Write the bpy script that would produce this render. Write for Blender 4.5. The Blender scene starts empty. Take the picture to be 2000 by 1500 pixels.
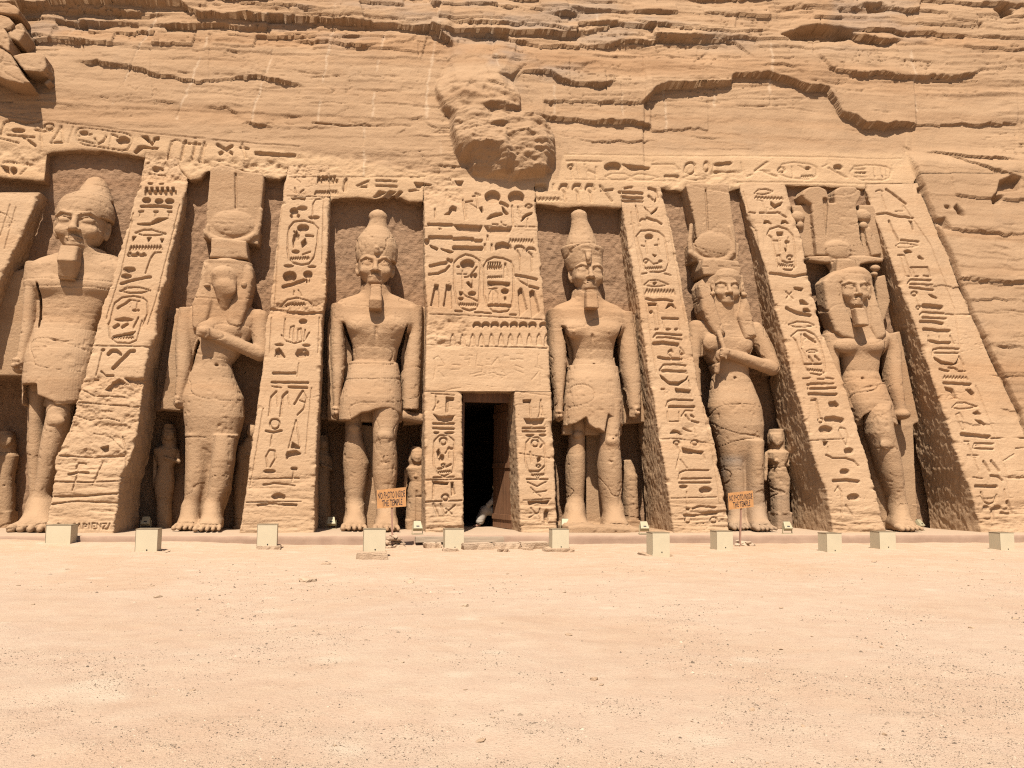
import bpy, bmesh, math, random
import numpy as np
from mathutils import Matrix, Vector

# ------------------------------------------------------------------ camera, sky, sun, exposure
S = bpy.context.scene
FPX, CX, CY = 1729.0, 1000.0, 750.0
PSI, THETA, ROLL = math.radians(9.5), math.atan(190.0 / 1729.0), math.radians(0.5)
CAM = np.array([0.0, -25.5, 1.48])
_fh = np.array([math.sin(PSI), math.cos(PSI), 0.0]); _z = np.array([0, 0, 1.0])
_r0 = np.array([math.cos(PSI), -math.sin(PSI), 0.0])
FWD = _fh * math.cos(THETA) + _z * math.sin(THETA)
_u0 = -_fh * math.sin(THETA) + _z * math.cos(THETA)
RGT = math.cos(ROLL) * _r0 + math.sin(ROLL) * _u0
UPV = math.cos(ROLL) * _u0 - math.sin(ROLL) * _r0
cd = bpy.data.cameras.new('camera'); cam = bpy.data.objects.new('camera', cd); S.collection.objects.link(cam)
cd.sensor_width = 36.0; cd.lens = FPX / 2000.0 * 36.0; cd.clip_start = 0.1; cd.clip_end = 2000
cam.matrix_world = Matrix(((RGT[0], UPV[0], -FWD[0], CAM[0]), (RGT[1], UPV[1], -FWD[1], CAM[1]),
                           (RGT[2], UPV[2], -FWD[2], CAM[2]), (0, 0, 0, 1)))
S.camera = cam
SUN = np.array([-0.17, -0.51, 0.85]); SUN /= np.linalg.norm(SUN)
w = bpy.data.worlds.new('World'); S.world = w; w.use_nodes = True
nt = w.node_tree; sk = nt.nodes.new('ShaderNodeTexSky'); sk.sky_type = 'NISHITA'; sk.sun_disc = False
sk.sun_elevation = math.asin(SUN[2]); sk.sun_rotation = math.atan2(SUN[0], SUN[1]); sk.dust_density = 2.0
nt.links.new(sk.outputs[0], nt.nodes['Background'].inputs[0]); nt.nodes['Background'].inputs[1].default_value = 0.05
sl = bpy.data.lights.new('sun', 'SUN'); sl.energy = 4.95; sl.angle = math.radians(0.5); sl.color = (1.0, 0.905, 0.78)
so = bpy.data.objects.new('sun', sl); S.collection.objects.link(so); so.location = (-10, -30, 40)
so.rotation_euler = Vector(SUN).to_track_quat('Z', 'Y').to_euler()
S.view_settings.view_transform = 'Standard'; S.view_settings.look = 'None'; S.view_settings.gamma = 1
S.view_settings.exposure = 1.04
S.render.engine = 'CYCLES'; S.cycles.max_bounces = 6; S.cycles.diffuse_bounces = 3; S.cycles.filter_width = 1.15; S.cycles.use_denoising = False

# ------------------------------------------------------------------ projection helpers (photo pixels 2000x1500 -> world)
LEAN = math.atan(0.2)
NRM = np.array([0, -math.cos(LEAN), math.sin(LEAN)])
def ray(px, py):
    a = (np.asarray(px, float) - CX) / FPX; b = (CY - np.asarray(py, float)) / FPX
    return FWD + a[..., None] * RGT + b[..., None] * UPV
def on_face(px, py, off=0.0):
    d = ray(px, py); t = (off - CAM @ NRM) / (d @ NRM); return CAM + d * t[..., None]
def on_y(px, py, Y):
    d = ray(px, py); t = (np.asarray(Y, float) - CAM[1]) / d[..., 1]; return CAM + d * t[..., None]
def on_z(px, py, Z):
    d = ray(px, py); t = (Z - CAM[2]) / d[..., 2]; return CAM + d * t[..., None]
def mpp(px, py, Y):                                                   # metres per photo pixel at that point
    p = on_y(px, py, Y); return float((p - CAM) @ FWD) / FPX
ZG = -0.24

# ------------------------------------------------------------------ noise
_rs = np.random.RandomState(7)
_T2 = _rs.rand(256, 256).astype(np.float32) * 2 - 1
_T3 = _rs.rand(64, 64, 64).astype(np.float32) * 2 - 1
def vnoise(x, y, s=0):
    x = np.asarray(x, np.float32) + s * 17.31; y = np.asarray(y, np.float32) + s * 9.73
    xi = np.floor(x).astype(int); yi = np.floor(y).astype(int); fx = x - xi; fy = y - yi
    fx = fx * fx * (3 - 2 * fx); fy = fy * fy * (3 - 2 * fy)
    a, b, c, d = xi & 255, (xi + 1) & 255, yi & 255, (yi + 1) & 255
    return (_T2[a, c] * (1 - fx) + _T2[b, c] * fx) * (1 - fy) + (_T2[a, d] * (1 - fx) + _T2[b, d] * fx) * fy
def fbm(x, y, o=4, s=0, g=0.5):
    r = 0; a = 1.0; t = 0
    for i in range(o):
        r = r + a * vnoise(x * 2 ** i, y * 2 ** i, s + i * 3); t += a; a *= g
    return r / t
def vnoise3(p):
    i = np.floor(p).astype(int); f = p - i; f = f * f * (3 - 2 * f); r = 0
    for dx in (0, 1):
        for dy in (0, 1):
            for dz in (0, 1):
                wt = (f[:, 0] if dx else 1 - f[:, 0]) * (f[:, 1] if dy else 1 - f[:, 1]) * (f[:, 2] if dz else 1 - f[:, 2])
                r = r + wt * _T3[(i[:, 0] + dx) & 63, (i[:, 1] + dy) & 63, (i[:, 2] + dz) & 63]
    return r
def smooth(a, b, x):
    t = np.clip((x - a) / (b - a), 0, 1); return t * t * (3 - 2 * t)

# ------------------------------------------------------------------ objects
COL = S.collection
def mesh_of(name, V, quads=None, tris=None, smooth_shade=False, mat=None):
    me = bpy.data.meshes.new(name); V = np.asarray(V, np.float32)
    me.vertices.add(len(V)); me.vertices.foreach_set('co', V.ravel())
    idx = []; st = []; tot = 0
    for F, n in ((quads, 4), (tris, 3)):
        if F is not None and len(F):
            F = np.asarray(F, np.int32); idx.append(F.ravel()); st.append(np.arange(len(F)) * n + tot); tot += F.size
    idx = np.concatenate(idx).astype(np.int32); st = np.concatenate(st).astype(np.int32)
    me.loops.add(len(idx)); me.loops.foreach_set('vertex_index', idx)
    me.polygons.add(len(st)); me.polygons.foreach_set('loop_start', st)
    me.update(calc_edges=True); me.validate()
    if smooth_shade: me.polygons.foreach_set('use_smooth', np.ones(len(st), bool))
    if mat: me.materials.append(mat)
    return me
def put(name, me, parent=None, loc=None):
    o = bpy.data.objects.new(name, me); COL.objects.link(o)
    if parent is not None: o.parent = parent
    if loc is not None: o.location = loc
    return o
def tag(o, label=None, cat=None, group=None, kind=None):
    for k, v in (('label', label), ('category', cat), ('group', group), ('kind', kind)):
        if v: o[k] = v
    return o
def thing(name, loc, label, cat, group=None, rz=0.0):
    o = bpy.data.objects.new(name, None); COL.objects.link(o); o.location = loc; o.rotation_euler = (0, 0, rz)
    o.empty_display_size = 0.2
    return tag(o, label, cat, group)
def local(V, root):
    return np.asarray(V) - np.array(root.location)
def fattr(me, name, vals):
    a = me.attributes.new(name, 'FLOAT', 'POINT'); a.data.foreach_set('value', np.asarray(vals, np.float32).ravel())
def grid_quads(r, c, off=0, flip=False):
    i = np.arange(r - 1)[:, None] * c + np.arange(c - 1)[None, :] + off
    q = np.stack([i, i + 1, i + c + 1, i + c], -1).reshape(-1, 4)
    return q[:, ::-1] if flip else q
class Box:                                                            # collects boxes / tubes into one mesh
    def __init__(s): s.bm = bmesh.new()
    def box(s, c, size, rot=None, bev=0.0, taper=None):
        r = bmesh.ops.create_cube(s.bm, size=1.0); vs = r['verts']
        for v in vs:
            k = taper if (taper and v.co.z > 0) else (1, 1)
            v.co = Vector((v.co.x * size[0] * k[0], v.co.y * size[1] * k[1], v.co.z * size[2]))
        if bev:
            es = list({e for v in vs for e in v.link_edges})
            rr = bmesh.ops.bevel(s.bm, geom=es, offset=bev, segments=2, affect='EDGES', profile=0.5)
            vs = list({v for f in rr['faces'] for v in f.verts} | {v for v in vs if v.is_valid})
        m = (rot.to_4x4() if rot is not None else Matrix.Identity(4)); m = Matrix.Translation(Vector(c)) @ m
        bmesh.ops.transform(s.bm, matrix=m, verts=vs); return s
    def tube(s, a, b, r1, r2=None, n=10):
        a, b = Vector(a), Vector(b); d = b - a
        r = bmesh.ops.create_cone(s.bm, cap_ends=True, segments=n, radius1=r1, radius2=r2 if r2 is not None else r1, depth=d.length)
        m = Matrix.Translation((a + b) / 2) @ d.to_track_quat('Z', 'Y').to_matrix().to_4x4()
        bmesh.ops.transform(s.bm, matrix=m, verts=r['verts']); return s
    def mesh(s, name, mat):
        me = bpy.data.meshes.new(name); s.bm.to_mesh(me); s.bm.free(); me.materials.append(mat); return me

# ------------------------------------------------------------------ materials
def nodes_of(name):
    m = bpy.data.materials.new(name); m.use_nodes = True; t = m.node_tree
    return m, t, t.nodes['Principled BSDF'], t.links
def nnode(t, kind, **kw):
    n = t.nodes.new(kind)
    for k, v in kw.items():
        if k in n.inputs: n.inputs[k].default_value = v
        else: setattr(n, k, v)
    return n
def mixc(t, L, fac, a, b, mode='MIX'):
    n = t.nodes.new('ShaderNodeMix'); n.data_type = 'RGBA'; n.blend_type = mode
    for sock, v in ((n.inputs[0], fac), (n.inputs[6], a), (n.inputs[7], b)):
        if hasattr(v, 'is_linked'): L.new(v, sock)
        elif isinstance(v, (tuple, list)): sock.default_value = (*v, 1) if len(v) == 3 else v
        else: sock.default_value = v
    return n.outputs[2]
def mrange(t, L, v, a, b, c=0.0, d=1.0):
    n = t.nodes.new('ShaderNodeMapRange'); L.new(v, n.inputs[0])
    for i, x in enumerate((a, b, c, d)): n.inputs[i + 1].default_value = x
    return n.outputs[0]
ALB = 0.84
def sandstone(name, c1, c2, c3, bump=1.0, pleat=False, strata=1.0):
    c1, c2, c3 = (tuple(v * ALB for v in c) for c in (c1, c2, c3)); m, t, B, L = nodes_of(name)
    geo = t.nodes.new('ShaderNodeNewGeometry')
    n1 = nnode(t, 'ShaderNodeTexNoise', Scale=0.55, Detail=5.0, Roughness=0.6); L.new(geo.outputs['Position'], n1.inputs['Vector'])
    mp = nnode(t, 'ShaderNodeMapping'); mp.inputs['Scale'].default_value = (0.22, 0.22, 3.2); mp.inputs['Rotation'].default_value = (0, math.radians(2), 0)
    L.new(geo.outputs['Position'], mp.inputs['Vector'])
    n2 = nnode(t, 'ShaderNodeTexNoise', Scale=1.0, Detail=6.0, Roughness=0.65, Distortion=0.5); L.new(mp.outputs[0], n2.inputs['Vector'])
    n3 = nnode(t, 'ShaderNodeTexNoise', Scale=22.0, Detail=4.0, Roughness=0.7); L.new(geo.outputs['Position'], n3.inputs['Vector'])
    c = mixc(t, L, mrange(t, L, n1.outputs[0], 0.35, 0.68), c1, c2)
    c = mixc(t, L, mrange(t, L, n2.outputs[0], 0.5, 0.75, 0, 0.65), c, c3)
    c = mixc(t, L, mrange(t, L, n2.outputs[0], 0.46, 0.28, 0, 0.35), c, tuple(min(1, x * 1.18) for x in c1))
    c = mixc(t, L, mrange(t, L, n3.outputs[0], 0.58, 0.8, 0, 0.35), c, tuple(x * 0.72 for x in c1))
    n7 = nnode(t, 'ShaderNodeTexNoise', Scale=0.17, Detail=4.0, Roughness=0.55, Distortion=0.8); L.new(mp.outputs[0], n7.inputs['Vector'])
    c = mixc(t, L, mrange(t, L, n7.outputs[0], 0.48, 0.66, 0, 0.75), c, mixc(t, L, 1.0, c, (0.93, 0.84, 0.76), 'MULTIPLY'))
    n8 = nnode(t, 'ShaderNodeTexNoise', Scale=0.8, Detail=5.0, Roughness=0.6); L.new(geo.outputs['Position'], n8.inputs['Vector'])
    c = mixc(t, L, mrange(t, L, n8.outputs[0], 0.55, 0.75, 0, 0.5), c, mixc(t, L, 1.0, c, (0.84, 0.86, 0.90), 'MULTIPLY'))
    at = t.nodes.new('ShaderNodeAttribute'); at.attribute_name = 'pale'
    c = mixc(t, L, at.outputs['Fac'], c, (0.52, 0.42, 0.31))
    a2 = t.nodes.new('ShaderNodeAttribute'); a2.attribute_name = 'stain'
    st = nnode(t, 'ShaderNodeMath', operation='MULTIPLY'); L.new(a2.outputs['Fac'], st.inputs[0])
    L.new(mrange(t, L, n2.outputs[0], 0.3, 0.6, 0.35, 1.0), st.inputs[1])
    c = mixc(t, L, st.outputs[0], c, (0.16, 0.135, 0.115))
    a3 = t.nodes.new('ShaderNodeAttribute'); a3.attribute_name = 'dressed'   # the tooled front is mixed paler than the cliff
    c = mixc(t, L, a3.outputs['Fac'], c, mixc(t, L, 1.0, c, (1.26, 1.30, 1.30), 'MULTIPLY'))
    L.new(c, B.inputs['Base Color']); B.inputs['Roughness'].default_value = 0.95; B.inputs['Specular IOR Level'].default_value = 0.15
    n4 = nnode(t, 'ShaderNodeTexNoise', Scale=13.0, Detail=6.0, Roughness=0.72); L.new(geo.outputs['Position'], n4.inputs['Vector'])
    mp2 = nnode(t, 'ShaderNodeMapping'); mp2.inputs['Scale'].default_value = (2.0, 2.0, 16.0); L.new(geo.outputs['Position'], mp2.inputs['Vector'])
    n5 = nnode(t, 'ShaderNodeTexNoise', Scale=1.0, Detail=5.0, Roughness=0.7); L.new(mp2.outputs[0], n5.inputs['Vector'])
    b1 = nnode(t, 'ShaderNodeBump', Strength=0.75 * bump, Distance=0.045); L.new(n4.outputs[0], b1.inputs['Height'])
    b2 = nnode(t, 'ShaderNodeBump', Strength=0.6 * bump * strata, Distance=0.05); L.new(n5.outputs[0], b2.inputs['Height']); L.new(b1.outputs[0], b2.inputs['Normal'])
    out = b2
    if pleat:
        wv = nnode(t, 'ShaderNodeTexWave', Scale=5.0, Distortion=0.3); wv.wave_type = 'BANDS'; wv.bands_direction = 'DIAGONAL' if pleat == 'd' else 'X'
        L.new(geo.outputs['Position'], wv.inputs['Vector'])
        b3 = nnode(t, 'ShaderNodeBump', Strength=0.10, Distance=0.02); L.new(wv.outputs[1], b3.inputs['Height']); L.new(b2.outputs[0], b3.inputs['Normal']); out = b3
    L.new(out.outputs[0], B.inputs['Normal'])
    return m
M = {}
M['face'] = sandstone('carved_sandstone', (0.358, 0.236, 0.140), (0.41, 0.278, 0.170), (0.288, 0.179, 0.100), .7, strata=.6)
M['cliff'] = sandstone('cliff_sandstone', (0.292, 0.187, 0.109), (0.335, 0.22, 0.131), (0.232, 0.142, 0.080), .85, strata=.32)
M['statue'] = sandstone('statue_sandstone', (0.318, 0.205, 0.120), (0.362, 0.239, 0.143), (0.252, 0.156, 0.088), 0.8, strata=.3)
M['kilt'] = sandstone('pleated_sandstone', (0.318, 0.205, 0.120), (0.362, 0.239, 0.143), (0.27, 0.169, 0.098), 0.7, pleat='x', strata=.4)
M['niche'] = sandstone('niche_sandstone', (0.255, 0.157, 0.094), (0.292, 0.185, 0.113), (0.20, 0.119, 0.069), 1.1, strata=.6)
M['stone'] = sandstone('loose_stone', (0.37, 0.265, 0.18), (0.45, 0.345, 0.245), (0.29, 0.19, 0.12), 1.0)
def plain(name, col, rough=0.6, var=0.12, scale=6.0, bump=0.0, metal=0.0, stretch=None):
    col = tuple(v * ALB for v in col); m, t, B, L = nodes_of(name); geo = t.nodes.new('ShaderNodeNewGeometry'); v = geo.outputs['Position']
    if stretch:
        mp = nnode(t, 'ShaderNodeMapping'); mp.inputs['Scale'].default_value = stretch; L.new(v, mp.inputs['Vector']); v = mp.outputs[0]
    n = nnode(t, 'ShaderNodeTexNoise', Scale=scale, Detail=5.0, Roughness=0.65); L.new(v, n.inputs['Vector'])
    c = mixc(t, L, mrange(t, L, n.outputs[0], 0.3, 0.7), tuple(x * (1 - var) for x in col), tuple(min(1, x * (1 + var)) for x in col))
    L.new(c, B.inputs['Base Color']); B.inputs['Roughness'].default_value = rough; B.inputs['Metallic'].default_value = metal
    if bump:
        b = nnode(t, 'ShaderNodeBump', Strength=bump, Distance=0.02); L.new(n.outputs[0], b.inputs['Height']); L.new(b.outputs[0], B.inputs['Normal'])
    return m
M['cream'] = plain('cream_paint', (0.47, 0.40, 0.275), 0.55, 0.05, 3.0)
M['lamp'] = plain('lamp_paint', (0.33, 0.28, 0.17), 0.5, 0.06, 5.0)
M['cream_edge'] = plain('lid_edge', (0.20, 0.15, 0.09), 0.6, 0.2, 8.0)
M['black'] = plain('black_hole', (0.02, 0.017, 0.014), 0.6)
M['orange'] = plain('orange_paint', (0.41, 0.20, 0.07), 0.7, 0.14, 9.0)
M['ink'] = plain('dark_lettering', (0.06, 0.03, 0.02), 0.7)
M['post'] = plain('brown_post_wood', (0.27, 0.15, 0.10), 0.75, 0.2, 5.0, 0.3, stretch=(6, 6, 0.8))
M['wood'] = plain('dark_door_wood', (0.17, 0.082, 0.04), 0.6, 0.3, 2.0, 0.3, stretch=(8, 8, 0.6))
M['plank'] = plain('grey_plank', (0.30, 0.23, 0.16), 0.85, 0.2, 3.0, 0.3, stretch=(0.6, 6, 6))
M['kerb'] = plain('pink_kerb_plaster', (0.33, 0.21, 0.14), 0.95, 0.12, 2.2, 0.4)
M['dark'] = plain('passage_stone', (0.11, 0.07, 0.045), 0.95, 0.2, 2.0, 0.3)  # passage gloom partly put into this dark stone colour
M['robe'] = plain('pale_robe_cloth', (0.30, 0.26, 0.215), 0.9, 0.1, 5.0, 0.3)
M['skin'] = plain('brown_skin', (0.20, 0.10, 0.06), 0.6, 0.1, 9.0)
M['brass'] = plain('brass', (0.75, 0.58, 0.28), 0.45, 0.08, 6.0, 0, 0.2)
def ground_mat():
    m, t, B, L = nodes_of('sandy_ground'); geo = t.nodes.new('ShaderNodeNewGeometry'); P = geo.outputs['Position']
    sx = t.nodes.new('ShaderNodeSeparateXYZ'); L.new(P, sx.inputs[0])
    n1 = nnode(t, 'ShaderNodeTexNoise', Scale=0.45, Detail=6.0, Roughness=0.6); L.new(P, n1.inputs['Vector'])
    n2 = nnode(t, 'ShaderNodeTexNoise', Scale=3.2, Detail=6.0, Roughness=0.65); L.new(P, n2.inputs['Vector'])
    n3 = nnode(t, 'ShaderNodeTexNoise', Scale=38.0, Detail=4.0, Roughness=0.75); L.new(P, n3.inputs['Vector'])
    n6 = nnode(t, 'ShaderNodeTexNoise', Scale=110.0, Detail=2.0, Roughness=0.6); L.new(P, n6.inputs['Vector'])
    ad = nnode(t, 'ShaderNodeMath', operation='MULTIPLY_ADD'); L.new(n1.outputs[0], ad.inputs[0]); ad.inputs[1].default_value = 9.0; L.new(sx.outputs[1], ad.inputs[2])
    c = mixc(t, L, mrange(t, L, ad.outputs[0], -8.0, 4.0), (0.348, 0.256, 0.188), (0.358, 0.252, 0.168))
    c = mixc(t, L, mrange(t, L, n2.outputs[0], 0.4, 0.68, 0, 0.7), c, (0.38, 0.297, 0.22))
    c = mixc(t, L, mrange(t, L, n3.outputs[0], 0.56, 0.74, 0, 0.55), c, (0.176, 0.124, 0.082))  # two scales of dark grain, with the shade of tiny pits painted in
    c = mixc(t, L, mrange(t, L, n6.outputs[0], 0.60, 0.78, 0, 0.5), c, (0.143, 0.101, 0.067))
    n9 = nnode(t, 'ShaderNodeTexNoise', Scale=0.28, Detail=5.0, Roughness=0.65, Distortion=0.6); L.new(P, n9.inputs['Vector'])
    c = mixc(t, L, mrange(t, L, n9.outputs[0], 0.46, 0.64, 0, 0.8), c, mixc(t, L, 1.0, c, (0.94, 0.89, 0.84), 'MULTIPLY'))
    vo = nnode(t, 'ShaderNodeTexVoronoi', Scale=0.9); vo.feature = 'SMOOTH_F1'; L.new(P, vo.inputs['Vector'])
    c = mixc(t, L, mrange(t, L, vo.outputs[0], 0.16, 0.06, 0, 0.55), c, (0.395, 0.328, 0.248))
    L.new(c, B.inputs['Base Color']); B.inputs['Roughness'].default_value = 0.97; B.inputs['Specular IOR Level'].default_value = 0.1
    b1 = nnode(t, 'ShaderNodeBump', Strength=0.8, Distance=0.02); L.new(n3.outputs[0], b1.inputs['Height'])
    b2 = nnode(t, 'ShaderNodeBump', Strength=0.35, Distance=0.05); L.new(n2.outputs[0], b2.inputs['Height']); L.new(b1.outputs[0], b2.inputs['Normal'])
    L.new(b2.outputs[0], B.inputs['Normal']); return m
M['ground'] = ground_mat()
def kerb_mat():                                                         # plaster kerb, sand lying on its flat top
    m, t, B, L = nodes_of('kerb_with_sand'); geo = t.nodes.new('ShaderNodeNewGeometry'); P = geo.outputs['Position']
    n = nnode(t, 'ShaderNodeTexNoise', Scale=2.2, Detail=6.0, Roughness=0.65); L.new(P, n.inputs['Vector'])
    sx = t.nodes.new('ShaderNodeSeparateXYZ'); L.new(geo.outputs['True Normal'], sx.inputs[0])
    c = mixc(t, L, mrange(t, L, n.outputs[0], 0.3, 0.7), (0.212, 0.136, 0.092), (0.268, 0.18, 0.124))
    ad = nnode(t, 'ShaderNodeMath', operation='MULTIPLY_ADD'); L.new(n.outputs[0], ad.inputs[0]); ad.inputs[1].default_value = .5; L.new(sx.outputs[2], ad.inputs[2])
    c = mixc(t, L, mrange(t, L, ad.outputs[0], .9, 1.15), c, (0.305, 0.218, 0.145))
    L.new(c, B.inputs['Base Color']); B.inputs['Roughness'].default_value = .95
    b = nnode(t, 'ShaderNodeBump', Strength=0.5, Distance=0.03); L.new(n.outputs[0], b.inputs['Height']); L.new(b.outputs[0], B.inputs['Normal']); return m
M['plinth'] = kerb_mat()
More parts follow.
